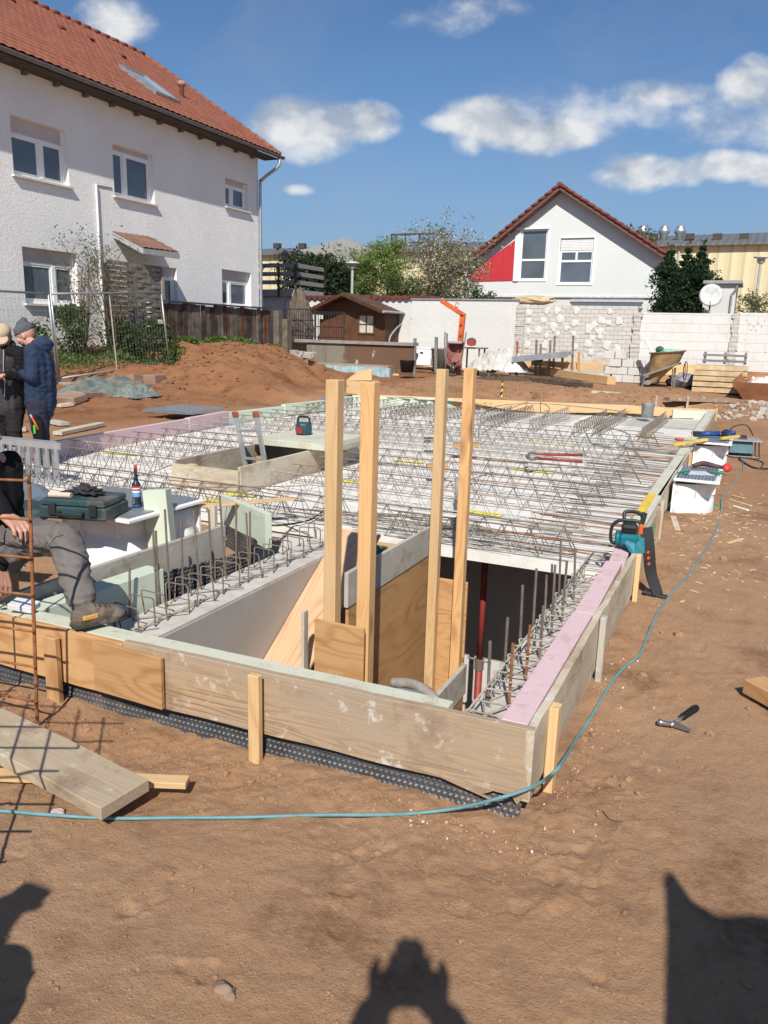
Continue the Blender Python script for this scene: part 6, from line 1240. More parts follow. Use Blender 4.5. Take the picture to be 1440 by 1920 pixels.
# pieces of pink foam, stones, twigs
def chip(name, mat, px, py, s_, lab, cat, seed, z=.0, flat=.4):
    p = gp(px, py, 0); return blob(name, mat, (p.x, p.y, p.z+s_*.22*flat+z), (s_, s_*.7, s_*flat), lab, cat, seed, .5, 1.4, 0, 3)
chip('pink_foam_scrap', M_pink, 107, 1524, .030, 'small pink foam scrap beside the cable at the lower left', 'foam scrap', 2, flat=.25)
chip('pink_foam_scrap', M_pink, 958, 1490, .026, 'pink foam scrap under the cable at the front formwork corner', 'foam scrap', 5, z=.02, flat=.9)
chip('round_stone', conc('brown_stone', (.30, .20, .14), .8, 20, False), 421, 1862, .032, 'round brown stone lying on the soil near the bottom of the picture', 'stone', 7, flat=.6)
for i, (px, py, s_, lab) in enumerate(((1273, 1193, .03, 'small clod of earth halfway along the right-hand soil'), (1378, 1075, .03, 'pale clod right of the cable bend'), (1095, 1388, .02, 'small clod beside the front corner stake'), (1147, 1208, .025, 'pale clod beside the second right stake'), (1356, 1050, .028, 'pale stone right of the chainsaw bar'), (1205, 1268, .022, 'dark clod by the cable above the hammer'))):
    chip('earth_clod', soil, px, py, s_, lab, 'clod', i+3, flat=.7)
rg = np.random.RandomState(2); m = M()
for _ in range(170):
    if rg.rand() < .55: x, y = -.50+abs(rg.normal())*.10, 2.4+rg.rand()*1.6
    else: x, y = -.75+rg.normal()*.13, 2.28+rg.normal()*.05
    if x < -.5 and y > 2.34: continue
    r_ = .0012+.0035*rg.rand()**3; m.cbox((x, y, gz(x, y)+r_*.6), (r_*2, r_*1.6, r_*1.2), Euler(tuple(rg.rand(3)*3)).to_matrix())
tag(m.build('pink_foam_crumbs', plain('pink_crumb', (.72, .48, .50))), 'pink foam crumbs sprinkled over the soil around the front right corner', 'foam crumbs', kind='stuff')
rg = np.random.RandomState(4); m = M()
for _ in range(420):
    x, y = -.15+rg.normal()*.28, 7.6+rg.normal()*1.1
    if x < -.47: continue
    r_ = .004+.02*rg.rand()**4; m.cbox((x, y, gz(x, y)+.003), (r_*2.5, r_*.8, .003), Euler((0, 0, rg.rand()*6)).to_matrix())
tag(m.build('wood_shavings', plain('shavings', (.62, .50, .34))), 'sawdust and wood shavings scattered between the chainsaw and the light shafts', 'shavings', kind='stuff')
for (a, b, w_, lab, mt) in (((1365, 1020), (1392, 1012), .03, 'small wood offcut on the soil right of the cable bend', M_new), ((1368, 938), (1408, 950), .03, 'long thin offcut right of the nearer light shaft', M_new), ((1375, 950), (1402, 958), .03, 'pale blue-white scrap right of the nearer light shaft', M_white), ((1372, 930), (1395, 936), .025, 'light splinter beside the cable', M_new), ((1262, 970), (1270, 995), .05, 'upright offcut by the right edge behind the chainsaw bar', M_formlight)):
    board('offcut', lab, 'offcut', gp(*a)+V((0, 0, .008)), gp(*b)+V((0, 0, .008)), w_, .012, mt)
m = M(); m.tube(catmull([gp(x, y)+V((0, 0, .004)) for x, y in ((1130, 1522), (1140, 1535), (1150, 1540), (1168, 1543))], 4), .0022, 5); tag(m.build('twig', M_bark), 'thin dark twig on the soil below the cable bend', 'twig')
tb_ = board('squared_block', 'orange-brown timber block cut by the right picture edge', 'timber', G(1412, 1283, .04), G(1500, 1330, .04), .12, .07, M_ply)
# ------------------------------------------------------------------ chainsaw
def chainsaw():
    c = G(1180, 1028, .30); t = thing('chainsaw', 'teal and black petrol chainsaw on the pink strip, bar hanging over the edge', 'chainsaw', (c.x-.01, c.y, .302), math.radians(8)); t.scale = (.78, .78, .82); M_tq = plain('teal_housing', (.01, .14, .18), .35, 0, .1, 6); M_or = plain('orange_part', (.60, .13, .02), .45)
    m = M(); m.cbox((0, 0, .075), (.16, .20, .10)); m.build('crankcase', M_tq, t, bevel=.025)
    M().lathe([(.0, -.02), (.058, -.015), (.062, .0), (.058, .02), (0, .025)], (-.09, -.02, .075), 20, Euler((0, math.pi/2, 0)).to_matrix()).build('starter_cover', M_tq, t, smooth=True)
    M().prism([(.02, -.16, .0), (.10, -.13, .0), (.09, -.06, .10), (.01, -.06, .13), (-.03, -.12, .06)], (.03, .01, 0)).build('lower_guard', M_tq, t, bevel=.01)
    M().cbox((0, .01, .155), (.13, .16, .07)).build('top_cover', plain('saw_black', (.03, .03, .032), .5, 0, .3, 8, dirt=(.10, .09, .08)), t, bevel=.02)
    M().cbox((.085, -.02, .165), (.035, .09, .08)).build('orange_cover', M_or, t, bevel=.008)
    for k in range(4): M().box((-.06, -.075-.001*k, .13+k*.013), (.05, -.07, .136+k*.013)).build('cooling_fin', M_blackp, t)
    M().tube(catmull([(-.085, -.03, .03), (-.135, -.03, .05), (-.14, -.03, .16), (-.09, -.03, .215), (.0, -.03, .225), (.075, -.03, .215), (.10, -.03, .15)], 6), .014, 10).build('front_handle', M_blackp, t, smooth=True)
    M().tube(catmull([(-.04, .09, .17), (-.05, .14, .245), (.0, .15, .262), (.08, .13, .25), (.10, .09, .19)], 6), .015, 10).build('rear_handle', M_blackp, t, smooth=True)
    M().prism([(.07, .06, .17), (.11, .05, .17), (.13, .07, .27), (.09, .08, .28)], (0, .02, 0)).build('brake_guard', M_blackp, t, bevel=.004)
    # bar in its black scabbard hanging down to the ground
    tip = V((.27, -.03, -.345)); a = V((.125, .02, .17)); b = V((.165, .0, .0)); c_ = V((.20, -.01, -.18)); path = catmull([a, b, c_, tip], 8); w0 = [.045]*len(path); m = M(); sd = V((.25, -.35, .12)).normalized()
    for i, p in enumerate(path):
        d = (path[min(i+1, len(path)-1)]-path[max(i-1, 0)]).normalized(); n_ = (V((.25, -1, .1))-d*d.dot(V((.25, -1, .1)))).normalized(); s_ = d.cross(n_).normalized(); wq = .050*(1-.15*i/len(path))
        m.v += [tuple(p+s_*wq+n_*.010), tuple(p-s_*wq+n_*.010), tuple(p-s_*wq-n_*.010), tuple(p+s_*wq-n_*.010)]
    for i in range(len(path)-1):
        for k in range(4): b_ = i*4; m.f.append((b_+k, b_+(k+1) % 4, b_+4+(k+1) % 4, b_+4+k)); m.mi.append(0)
    k = (len(path)-1)*4; m.f += [(3, 2, 1, 0), (k, k+1, k+2, k+3)]; m.mi += [0, 0]; sc = m.build('bar_scabbard', M_blackp, t, bevel=.004)
    for k in range(3): q_ = path[9+k*2]; M().cbox(q_+V((-.01, -.014, .004)), (.02, .004, .03), Euler((.3, .4, .2)).to_matrix()).build('orange_mark', M_or, t)
    M().cbox(tip+V((-.02, .02, -.008)), (.20, .07, .03), Euler((0, .1, -.2)).to_matrix()).build('scabbard_tip', M_blackp, t, bevel=.01)
    return t
chainsaw()
# tools on the nearer right shaft
p = G(1300, 890, .37)
o = M().box((-.14, -.10, 0), (.14, .10, .004)).build('paper_sheet', plain('lilac_paper', (.62, .60, .66))); o.location = (-.37, 8.05, .366); o.rotation_euler = (0, 0, .3); tag(o, 'pale lilac paper lying on the nearer right light shaft', 'paper')
def hand_tool(lab, name, x, y, z, rz, colr, cat, l=.16):
    t = thing(name, lab, cat, (x, y, z), rz); mm = plain(name+'_handle', colr, .5); 
    for s_ in (-1, 1): M().tube(catmull([(0, 0, .012), (-.06, s_*.028, .014), (-l, s_*.035, .012)], 4), .010, 8).build('handle', mm, t, smooth=True)
    M().prism([(-.01, -.018, 0), (.05, -.008, 0), (.05, .008, 0), (-.01, .018, 0)], (0, 0, .018)).build('jaw', M_rebar, t, bevel=.003); return t
hand_tool('green-handled pliers on the left of the nearer right light shaft grating', 'pliers', -.46, 8.0, .37, 1.3, (.03, .20, .12), 'pliers')
hand_tool('green-handled snips on the right of the nearer right light shaft grating', 'snips', -.26, 8.1, .37, 2.3, (.03, .22, .12), 'snips')
t = thing('wire_reel', 'brown tool pouch with round red knob behind the pliers', 'tool', (-.30, 8.32, .37)); M().tube(catmull([(-.14, 0, .02), (-.05, .03, .05), (.06, 0, .04), (.14, .02, .03)], 4), [.02, .022, .024, .026, .028, .028, .028, .026, .024, .022, .02, .018, .018], 8).build('body', plain('pouch_brown', (.08, .05, .045)), t, smooth=True); M().lathe([(0, 0), (.04, .003), (.045, .02), (.035, .035), (0, .04)], (.17, 0, .03), 16, Euler((1.2, 0, .4)).to_matrix()).build('knob', plain('red_knob', (.50, .05, .04), .4), t, smooth=True)
chip('green_glove', plain('green_fabric', (.05, .22, .12)), 1337, 950, .06, 'small green cloth scrap at the foot of the nearer light shaft', 'cloth', 3)
# cordless tools on the farther shaft
t = thing('angle_grinder', 'blue and grey cordless angle grinder lying on the farther right light shaft', 'power tool', (-.40, 11.15, .37), .5); M_blue = plain('blue_tool', (.02, .06, .20), .4)
M().tube([(-.16, 0, .05), (.10, 0, .06)], .035, 12).build('motor_body', M_blue, t, smooth=True); M().lathe([(0, 0), (.05, 0), (.055, .03), (.03, .05)], (.14, 0, .04), 14).build('gear_head', M_alu, t, smooth=True); M().lathe([(.01, 0), (.062, 0), (.062, .004)], (.15, 0, .02), 20).build('disc', M_rebar, t); M().cbox((-.20, 0, .05), (.09, .08, .07)).build('battery', M_blackp, t, bevel=.01)
t = thing('cordless_drill', 'blue cordless drill lying behind the grinder on the farther right light shaft', 'power tool', (-.20, 11.35, .37), 2.2); M().tube([(-.10, 0, .07), (.07, 0, .07)], .035, 12).build('motor_body', M_blue, t, smooth=True); M().tube([(.07, 0, .07), (.13, 0, .07)], [.022, .016], 10).build('chuck', M_blackp, t); M().tube([(-.06, 0, .06), (-.10, .12, .05)], .022, 10).build('handle', M_blue, t); M().cbox((-.11, .15, .05), (.08, .06, .09)).build('battery', M_blackp, t, bevel=.01)
t = thing('hand_saw', 'hand saw with red grip lying on the near edge of the farther right shaft', 'saw', (-.66, 10.7, .36), 0); a_, b_ = V((-.12, -.1, 0)), V((.35, .25, .02)); M().prism([(-.05, -.03, 0), (.38, .16, 0), (.38, .20, 0), (-.05, .08, 0)], (0, 0, .003)).build('blade', M_steel, t); M().tube(catmull([(-.05, -.02, .005), (-.12, -.03, .01), (-.15, .03, .01), (-.05, .07, .005)], 4), .014, 8).build('grip', plain('saw_grip', (.40, .05, .04)), t)
board('spirit_level', 'yellow spirit level lying from the slab edge onto the farther right shaft', 'level', G(1262, 834, .34), G(1325, 824, .39), .06, .03, plain('level_yellow', (.68, .46, .10), .5))
board('yellow_batten', 'yellow lath sticking out behind the tools on the farther shaft', 'lath', G(1352, 822, .40), G(1385, 818, .42), .05, .03, plain('level_yellow2', (.68, .46, .10), .5))
p = gp(1385, 855, 0); t = thing('table_saw', 'small table saw standing on the soil right of the farther light shaft', 'saw', (p.x-.0, p.y, p.z), .15); t.scale = (.72, .72, .72)
M().box((-.30, -.24, .32), (.36, .28, .345)).build('table_top', M_alu, t, bevel=.004); m = M(); m.add([(-.22, -.2, .08), (.24, -.2, .08), (.24, .2, .08), (-.22, .2, .08), (-.18, -.16, .319), (.2, -.16, .319), (.2, .16, .319), (-.18, .16, .319)], [(0, 3, 2, 1), (4, 5, 6, 7), (0, 1, 5, 4), (1, 2, 6, 5), (2, 3, 7, 6), (3, 0, 4, 7)]); m.build('saw_body', plain('saw_bluegrey', (.10, .18, .20)), t, bevel=.01)
for x in (-.28, .34):
    for y_ in (-.22, .26): M().tube([(x, y_, 0), (x*.9, y_*.9, .32)], .012, 6).build('leg', M_blackp, t)
M().tube([(-.28, -.22, .02), (.34, -.22, .02)], .012, 6).build('base_tube', M_steel, t); M().tube([(.34, -.22, .02), (.34, .26, .02)], .012, 6).build('base_tube', M_steel, t); M().prism([(-.05, -.005, .345), (.12, -.005, .345), (.10, -.005, .42), (.0, -.005, .43)], (0, .01, 0)).build('blade_guard', M_blackp, t)
M().tube(catmull([(-.2, .2, .36), (-.15, .2, .55), (.1, .2, .6), (.25, .2, .40)], 5), .012, 6).build('cord', M_blackp, t)
# bolt cutter on the girders
t = thing('bolt_cutter', 'red-handled bolt cutter lying on the girders right of the tall posts', 'bolt cutter', tuple(G(990, 858, .285))); o0 = G(990, 858, .285)
for a, b in (((1003, 852), (1092, 853)), ((1003, 859), (1092, 866))): M().tube([G(*a, .285)-o0, G(*b, .285)-o0], .016, 8).build('handle', M_redp, t, smooth=True)
M().tube(catmull([G(988, 855, .285)-o0, G(996, 850, .285)-o0, G(1006, 852, .285)-o0], 3), .02, 8).build('jaw', M_rebar, t); M().tube(catmull([G(988, 856, .285)-o0, G(996, 861, .285)-o0, G(1006, 859, .285)-o0], 3), .02, 8).build('jaw', M_rebar, t)
for (px, py, s_, lab, mt) in ((795, 825, .14, 'brown offcut block between the far posts', M_old), (800, 875, .12, 'orange wood block left of the third tall post', M_ply), (850, 835, .18, 'reddish board offcut behind the third tall post', M_plyd)):
    p = G(px, py, .27); board('offcut', lab, 'offcut', p, p+V((s_*1.6, .1, .02)), s_, .05, mt)
p = G(855, 955, .11); rod('grey_pipe', [p, p+V((0, 0, .28))], .02, M_cond, 'short grey pipe standing up before the rightmost tall post', 'pipe', n=10)
# ------------------------------------------------------------------ yard behind the slab
def gzp(px, py):
    p = gp(px, py, .45)
    return p if p.y < 24.0 else AY(px, py, 23.9)
pc = gzp(672, 742); t = thing('wooden_crate', 'small light wooden box standing behind the far left corner of the formwork', 'box', (G(668, 742, .3).x, G(668, 742, .3).y+.4, .3)); M().box((-.35, -.2, -.1), (.25, .2, .30)).build('box_body', M_new, t, bevel=.01); M().prism([(-.35, -.2, .30), (.25, -.2, .32), (.1, .1, .55), (-.2, .1, .5)], (0, .02, 0)).build('open_flap', M_new, t)
for i, px in enumerate((778, 798)): p = gzp(826 if i else 900, 745); 
# white foam blocks on low pallet
for i, (px, w_) in enumerate(((792, .62), (817, .62))):
    p = gzp(px, 692); t = thing('white_block', 'white lidded box on a low pallet, %s of the two beside the grey upright' % ('left', 'right')[i], 'box', (p.x, p.y, p.z), .25)
    M().box((-.3, -.3, .12), (.3, .3, .62)).build('box_body', M_white, t, bevel=.02); M().box((-.31, -.31, .622), (.31, .31, .68)).build('lid', M_white, t, bevel=.02); M().box((-.05, -.325, .5), (.05, -.315, .54)).build('handle_hole', M_blackp, t)
def pallet(name, lab, loc, rz, n, mats, ww=1.2, dd_=.8):
    t = thing(name, lab, 'pallet', loc, rz)
    for k in range(n):
        z = k*.144
        for j in range(5): M().box((-ww/2, -dd_/2+j*(dd_-.1)/4, z+.115), (ww/2, -dd_/2+j*(dd_-.1)/4+.1, z+.137)).build('deck_board', mats, t)
        for j in range(3):
            y = -dd_/2+j*(dd_-.1)/2; M().box((-ww/2, y, z), (ww/2, y+.1, z+.02)).build('bottom_board', mats, t)
            for q_ in range(3): x = -ww/2+q_*(ww-.14)/2; M().box((x, y, z+.021), (x+.14, y+.1, z+.114)).build('spacer_block', mats, t)
    return t
M_pal = plain('pallet_wood', (.56, .42, .24), .8, 0, .25, 4, dirt=(.36, .27, .18)); M_palg = plain('grey_pallet_wood', (.20, .19, .18), .85, 0, .2, 4)
p = gzp(1345, 738); pos = (p.x, p.y+.4, p.z)
t = thing('pallet_stack', 'stack of light wooden pallets standing on edge before the painted wall', 'pallet stack', pos, .02)
for k in range(5): y0 = 0; z = .02+k*.135; M().box((-.6, -.4, z), (.6, -.3, z+.11)).build('edge_board', M_pal, t, bevel=.004); M().box((-.58, -.29, z+.01), (.58, .4, z+.10)).build('pallet_body', M_palg, t)
t = thing('grey_pallet', 'grey slatted pallet tilted on top of the light pallet stack', 'pallet', (pos[0]+.05, pos[1]+.1, pos[2]+.70), .02)
for z in (.04, .18): M().box((-.5, -.05, z), (.5, -.02, z+.05)).build('slat', M_palg, t)
for x in (-.48, -.02, .44): M().box((x, -.018, 0), (x+.06, .05, .28)).build('upright', M_palg, t)
# concrete skip (crane bucket)
p = gzp(1232, 728); t = thing('concrete_skip', 'rust-brown concrete crane bucket tilted on its frame with a handwheel', 'concrete bucket', (p.x+.1, p.y+.3, p.z)); M_skip = plain('rusty_ochre_steel', (.38, .26, .13), .8, .1, .3, 5, dirt=(.20, .10, .05), bump=.3)
m = M(); n = 28; rr = [(.0, .14, -.28, .10), (.13, .15, -.25, .15), (.30, .24, -.16, .35), (.62, .36, -.02, .62), (.85, .40, .03, .86), (.88, .42, .03, .90), (.88, .38, .03, .90), (.60, .33, -.02, .62)]
for (zz, r_, ox, z2) in rr:
    for k in range(n): a = k*6.283/n; m.v.append((ox+r_*math.cos(a), r_*math.sin(a), z2+.04*math.cos(a)))
for j in range(len(rr)-1):
    for k in range(n): m.f.append((j*n+k, j*n+(k+1) % n, (j+1)*n+(k+1) % n, (j+1)*n+k)); m.mi.append(0)
m.build('hopper', M_skip, t, smooth=True); M().tube([(.03+.425*math.cos(a*.2618), .425*math.sin(a*.2618), .88+.04*math.cos(a*.2618)) for a in range(24)], .018, 6, closed=True).build('rim', plain('dark_rim', (.16, .12, .09)), t)
for s_ in (-1, 1):
    M().bar((-.45, s_*.3, .30), (.35, s_*.32, .62), .05, .05).build('frame_bar', plain('grey_frame', (.24, .21, .18)), t); M().bar((-.42, s_*.3, .30), (-.46, s_*.3, .0), .04, .04).build('leg', M_rebar, t); M().bar((.22, s_*.32, .5), (.25, s_*.32, .0), .04, .04).build('leg', M_rebar, t)
M().bar((-.47, -.3, .30), (-.47, .3, .30), .05, .05).build('cross_bar', M_rebar, t); M().lathe([(.13, 0), (.13, .02)], (-.36, -.15, .18), 20, Euler((1.2, 0, 0)).to_matrix()).build('outlet_flap', M_rebar, t)
M().tube([(.46, -.1+.02*math.sin(a*.3927), .62) for a in range(1)]+[(.46, -.1, .62)], .01, 4).build('wheel_hub', M_rebar, t)
M().tube([(.50+.15*math.cos(a*.2618)*.35, -.12-.15*math.cos(a*.2618)*.93, .45+.22*math.sin(a*.2618)) for a in range(24)], .012, 6, closed=True).build('handwheel', plain('brown_wheel', (.20, .10, .06)), t)
for k in range(3): a = k*2.09; M().tube([(.50, -.12, .45), (.50+.15*math.cos(a)*.35, -.12-.15*math.cos(a)*.93, .45+.22*math.sin(a))], .008, 5).build('spoke', M_rust, t)
tp = V((p.x+.1, p.y+.3, p.z))
blob('plastic_cover', plain('mint_plastic', (.20, .55, .36), .4), tp+V((.08, -.1, .88)), (.2, .2, .08), 'mint green plastic lying in the concrete bucket', 'plastic', 2); blob('dark_bucket', plain('dark_green_bucket', (.04, .10, .09)), tp+V((-.15, -.1, .93)), (.1, .1, .09), 'dark green pail sitting in the concrete bucket', 'pail', 6, .15)
o = M().cbox((0, 0, 0), (.08, .1, .42), Euler((0, -.5, 0)).to_matrix()).build('white_channel', M_white, bevel=.01); o.location = tp+V((-.40, -.1, 1.02)); tag(o, 'white plastic channel sticking up out of the concrete bucket', 'channel')
p = gzp(1280, 728); blob('wrapped_bundle', plain('grey_sack', (.22, .23, .25), .7, 0, .4, 9), (p.x, p.y+.3, p.z+.15), (.42, .3, .2), 'grey wrapped bundle lying right of the concrete bucket', 'bundle', 9, .3, 2.5, .8)
# skip container with bags at the right edge
p = gzp(1440, 752); t = thing('skip_container', 'rust-orange mortar skip full of bags cut by the right picture edge', 'skip', (p.x+.25, p.y+.4, p.z-.02)); m = M()
bt = [(-.75, -.4, .0), (.9, -.4, .0), (.9, .6, .0), (-.75, .6, .0)]; tpv = [(-1.05, -.55, .42), (1.2, -.55, .42), (1.2, .8, .62), (-.85, .8, .62)]
m.v = bt+tpv+[(x*.93, y*.9, z) for x, y, z in tpv]; m.f = [(0, 3, 2, 1), (0, 1, 5, 4), (1, 2, 6, 5), (2, 3, 7, 6), (3, 0, 4, 7), (4, 5, 9, 8), (5, 6, 10, 9), (6, 7, 11, 10), (7, 4, 8, 11), (8, 9, 10, 11)]; m.mi = [0]*10
m.v[8:] = [(x, y, z-.16) for x, y, z in m.v[8:]]; m.build('tub', plain('rust_orange_steel', (.30, .13, .065), .7, .1, .2, 3, dirt=(.15, .07, .04)), t)
sp0 = V((p.x+.25, p.y+.4, p.z-.02))
sheet_heap('blue_bag', 'bright blue plastic sack lying in the rust-orange skip', 'sack', sp0+V((.15, .25, .36)), .42, .25, .26, plain('blue_plastic', (.02, .11, .38), .35), 3, .2, 26)
sheet_heap('paper_bags', 'white crumpled paper bags in the rust-orange skip', 'bags', sp0+V((-.42, .05, .33)), .38, .3, .24, plain('white_paper', (.60, .56, .50), .7, 0, .25, 6, dirt=(.50, .28, .16)), 5, 0, 30)
sheet_heap('grey_bags', 'beige crumpled sacks at the right end of the rust-orange skip', 'sacks', sp0+V((.6, -.1, .32)), .4, .25, .2, plain('beige_sack', (.42, .37, .30), .7, 0, .3, 6), 9, 0, 26)
p = gp(1213, 783, .1); t = thing('small_bucket', 'small grey mortar-splashed tin bucket beyond the far right formwork corner', 'bucket', (p.x, p.y, p.z)); M().lathe([(.085, 0), (.11, .02), (.12, .26), (.125, .27), (.11, .26), (.10, .05)], (0, 0, 0), 18).build('tin', plain('splashed_tin', (.30, .31, .30), .6, .3, .3, 12), t, smooth=True)
# planks, timber and uprights
for i, (a, b, w_, h_, lab, mt) in enumerate((((985, 697), (1146, 722), .25, .20, 'long thick light beam lying in front of the plank stack', M_new), ((975, 688), (1130, 694), .8, .16, 'stack of light planks behind the long thick beam', M_new), ((1105, 738), (1300, 752), .2, .07, 'long grey board on the soil below the concrete bucket', M_formlight), ((1250, 752), (1375, 756), .2, .07, 'second long grey board on the soil before the pallets', M_form),
        ((1180, 700), (1330, 706), .9, .30, 'stack of light planks behind the concrete bucket', M_new), ((1240, 716), (1310, 720), .7, .2, 'brown plank bundle under the light planks right of the bucket', M_ply))):
    p, q_ = gzp(*a), gzp(*b); p.z += h_/2+.01; q_.z += h_/2+.01
    for k in range(1): board('timber_beam' if i in (0,) else 'plank_stack' if i in (1, 4, 5) else 'long_board', lab, 'timber', p, q_, w_, h_, mt)
for i_, (x0_, y0_, x1_, y1_, Y_, w_, h_, lab, mt) in enumerate(((1000, 680, 1135, 690, 22.9, .5, .16, 'low stack of light planks behind the rack posts', M_new), (1030, 672, 1150, 680, 23.6, .5, .14, 'second layer of planks leaning behind the low stack', M_formlight), (985, 706, 1120, 716, 21.9, .3, .08, 'dark plank lying under the long thick beam', M_old))):
    board('plank_stack', lab, 'timber', AY(x0_, y0_, Y_), AY(x1_, y1_, Y_), w_, h_, mt)
st_ = gzp(905, 705); a = gzp(905, 705); b = gzp(1105, 728); board('brown_beam', 'long rusty brown edge strip lying along the planks', 'beam', a+V((0, 0, .05)), b+V((0, 0, .06)), .25, .12, M_old)
for i, (x, y0, y1, r_, lab) in enumerate(((970, 640, 690, .035, 'first rusty upright post of the rack, by the wall corner'), (1006, 637, 680, .035, 'second upright grey steel post of the rack'), (1014, 645, 682, .03, 'third upright dark post of the rack'), (1032, 638, 668, .03, 'fourth slim dark post of the rack'), (1040, 630, 668, .03, 'fifth tall grey post of the rack'), (1075, 629, 672, .03, 'sixth, rightmost tall grey post of the rack'), (958, 659, 680, .03, 'short orange wooden stake left of the rack'), (1055, 658, 694, .04, 'brown wooden stake before the plank stack'), (1085, 660, 697, .04, 'brown wooden stake at the right of the plank stack'), (818, 632, 690, .05, 'grey upright post left of the wheelbarrow'), (778, 634, 680, .05, 'grey upright post at the end of the terrace wall'), (838, 625, 665, .03, 'thin dark upright rod behind the wheelbarrow'))):
    Yp = 22.6; p = AY(x, y1, Yp); q_ = AY(x, y0, Yp); p.z = gz(p.x, Yp)-.05
    o = M().bar(p, q_, r_*1.6, r_*1.6).build('upright_post', M_rebar if i < 6 and i != 0 else M_rust if i in (0,) else M_ply if i in (6, 7, 8) else M_palg, loc=tuple(p)); tag(o, lab, 'post')
a, b = AY(973, 672, 22.6), AY(1075, 662, 22.6); t = thing('steel_trough', 'flat grey steel trough lying between the rack posts', 'trough', tuple(a)); m = M(); m.bar(a-V((0,.3,0)), b-V((0,.3,0)), .7, .10); part(m, 'pan', M_steel, t); part(M().bar(a-V((0, .68, .02)), b-V((0, .68, .02)), .04, .16), 'rim', M_steel, t)
blob('blue_rag', plain('dark_blue_cloth', (.03, .06, .18)), AY(1010, 674, 22.1), (.12, .1, .06), 'dark blue rag hanging on the steel trough', 'rag', 2)
# stacked white blocks
rg = np.random.RandomState(5); c = gzp(1172, 718); mb = conc('white_block', (.60, .58, .54), .9, 4, False); lst = []
for (ix, iz, n_) in ((0, 0, 5), (0, 1, 5), (0, 2, 4), (0, 3, 2)):
    for k in range(n_): lst.append(((c.x-.55+k*.30+iz*.12*(iz < 3)+(.05 if iz == 3 else 0), c.y+.3+rg.rand()*.05, c.z+.10+iz*.20), (.285, .4, .19)))
for i, (q_, s_) in enumerate(lst):
    o = M().cbox((0, 0, 0), s_, Euler((0, 0, rg.normal()*.03)).to_matrix()).build('white_block', mb, bevel=.006); o.location = q_; o.rotation_euler = (0, 0, rg.normal()*.04)
    kk = sum(1 for q2, _s in lst[:i] if abs(q2[2]-q_[2]) < .01); tag(o, '%s white block from the left, %s row of the pale block pile' % (['first', 'second', 'third', 'fourth', 'fifth'][kk], ['bottom', 'second', 'third', 'top'][int((q_[2]-c.z)/.2)]), 'block', 'white blocks piled left of the concrete bucket')
# white tarp heap, hoist, wheelbarrow, bench
c = AY(930, 694, 22.3); sheet_heap('tarpaulin', 'heap of crumpled pale tarpaulin before the white wall', 'tarpaulin', (c.x, c.y+.2, c.z), 1.0, .5, .62, plain('dirty_white_tarp', (.50, .48, .44), .7, 0, .2, 4), 4, .1, 56, 2.2)
c = AY(962, 697, 22.0); sheet_heap('tarpaulin', 'small bright white plastic heap at the right end of the pale tarpaulin', 'tarpaulin', (c.x, c.y, c.z), .35, .3, .3, plain('white_film', (.66, .66, .66), .4), 7, .1, 30, 2.2)
Yh = 22.4; t = thing('hoist', 'orange steel hoist arm rising bent to the left before the white wall', 'hoist', (-8, Yh, .4)); M_org = plain('orange_paint', (.62, .12, .03), .5, 0, .15, 4, dirt=(.30, .10, .05)); b0_ = AY(860, 697, Yh); b1_ = AY(863, 640, Yh); b2_ = AY(868, 590, Yh); b3_ = AY(828, 564, Yh)
part(M().bar(b0_, b1_, .11, .11), 'lower_tube', M_org, t, bevel=.01); part(M().bar(b1_-V((0,0,.02)), b2_, .15, .13), 'mast', M_org, t, bevel=.01); part(M().bar(b2_+V((.05, 0, -.03)), b3_, .13, .12), 'jib', M_org, t, bevel=.01)
for (px, py) in ((862, 668), (865, 630), (866, 610)): q_ = AY(px, py, Yh); part(M().tube([q_+V((0, -.10, 0)), q_+V((0, -.06, 0))], .025, 8), 'bolt', M_blackp, t)
q_ = AY(857, 572, Yh); part(M().tube([(q_.x+.05*math.cos(a*.5), Yh, q_.z+.07*math.sin(a*.5)) for a in range(12)], .014, 6), 'ring', M_org, t)
part(M().cbox(AY(884, 643, Yh), (.2, .2, .14)), 'motor_box', plain('red_box', (.35, .06, .04)), t)
c = AY(853, 695, 21.9); t = thing('wheelbarrow', 'reddish wheelbarrow tipped up on its wheel behind the third tall post', 'wheelbarrow', (c.x, 21.9, gz(c.x, 21.9))); cz = gz(c.x, 21.9)
M().tube([(.02, -.15+.19*math.cos(a*.3927), .19+.19*math.sin(a*.3927)) for a in range(16)], .035, 8, closed=True).build('wheel', M_blackp, t, smooth=True)
m = M(); m.v = [(-.22, -.15, .3), (.22, -.15, .3), (.27, -.02, .95), (-.27, -.02, .95), (-.15, .1, .35), (.15, .1, .35), (.18, .2, .85), (-.18, .2, .85)]; m.f = [(4, 5, 6, 7), (0, 1, 5, 4), (1, 2, 6, 5), (2, 3, 7, 6), (3, 0, 4, 7)]; m.mi = [0]*5; o = m.build('tray', plain('faded_red', (.32, .12, .10), .7, .1, .25, 5), t); md = o.modifiers.new('s', 'SOLIDIFY'); md.thickness = .01
for s_ in (-1, 1): M().tube(catmull([(0, -.15, .19), (s_*.22, -.2, .45), (s_*.30, -.15, .9), (s_*.32, -.1, 1.25)], 4), .018, 6).build('handle_tube', M_rebar, t); M().tube([(s_*.2, -.18, .45), (-s_*.2, -.22, .75)], .015, 6).build('brace', M_rebar, t)
M().cbox((0, .02, .96), (.4, .25, .06)).build('mixing_plate', plain('grey_blue', (.35, .37, .40)), t)
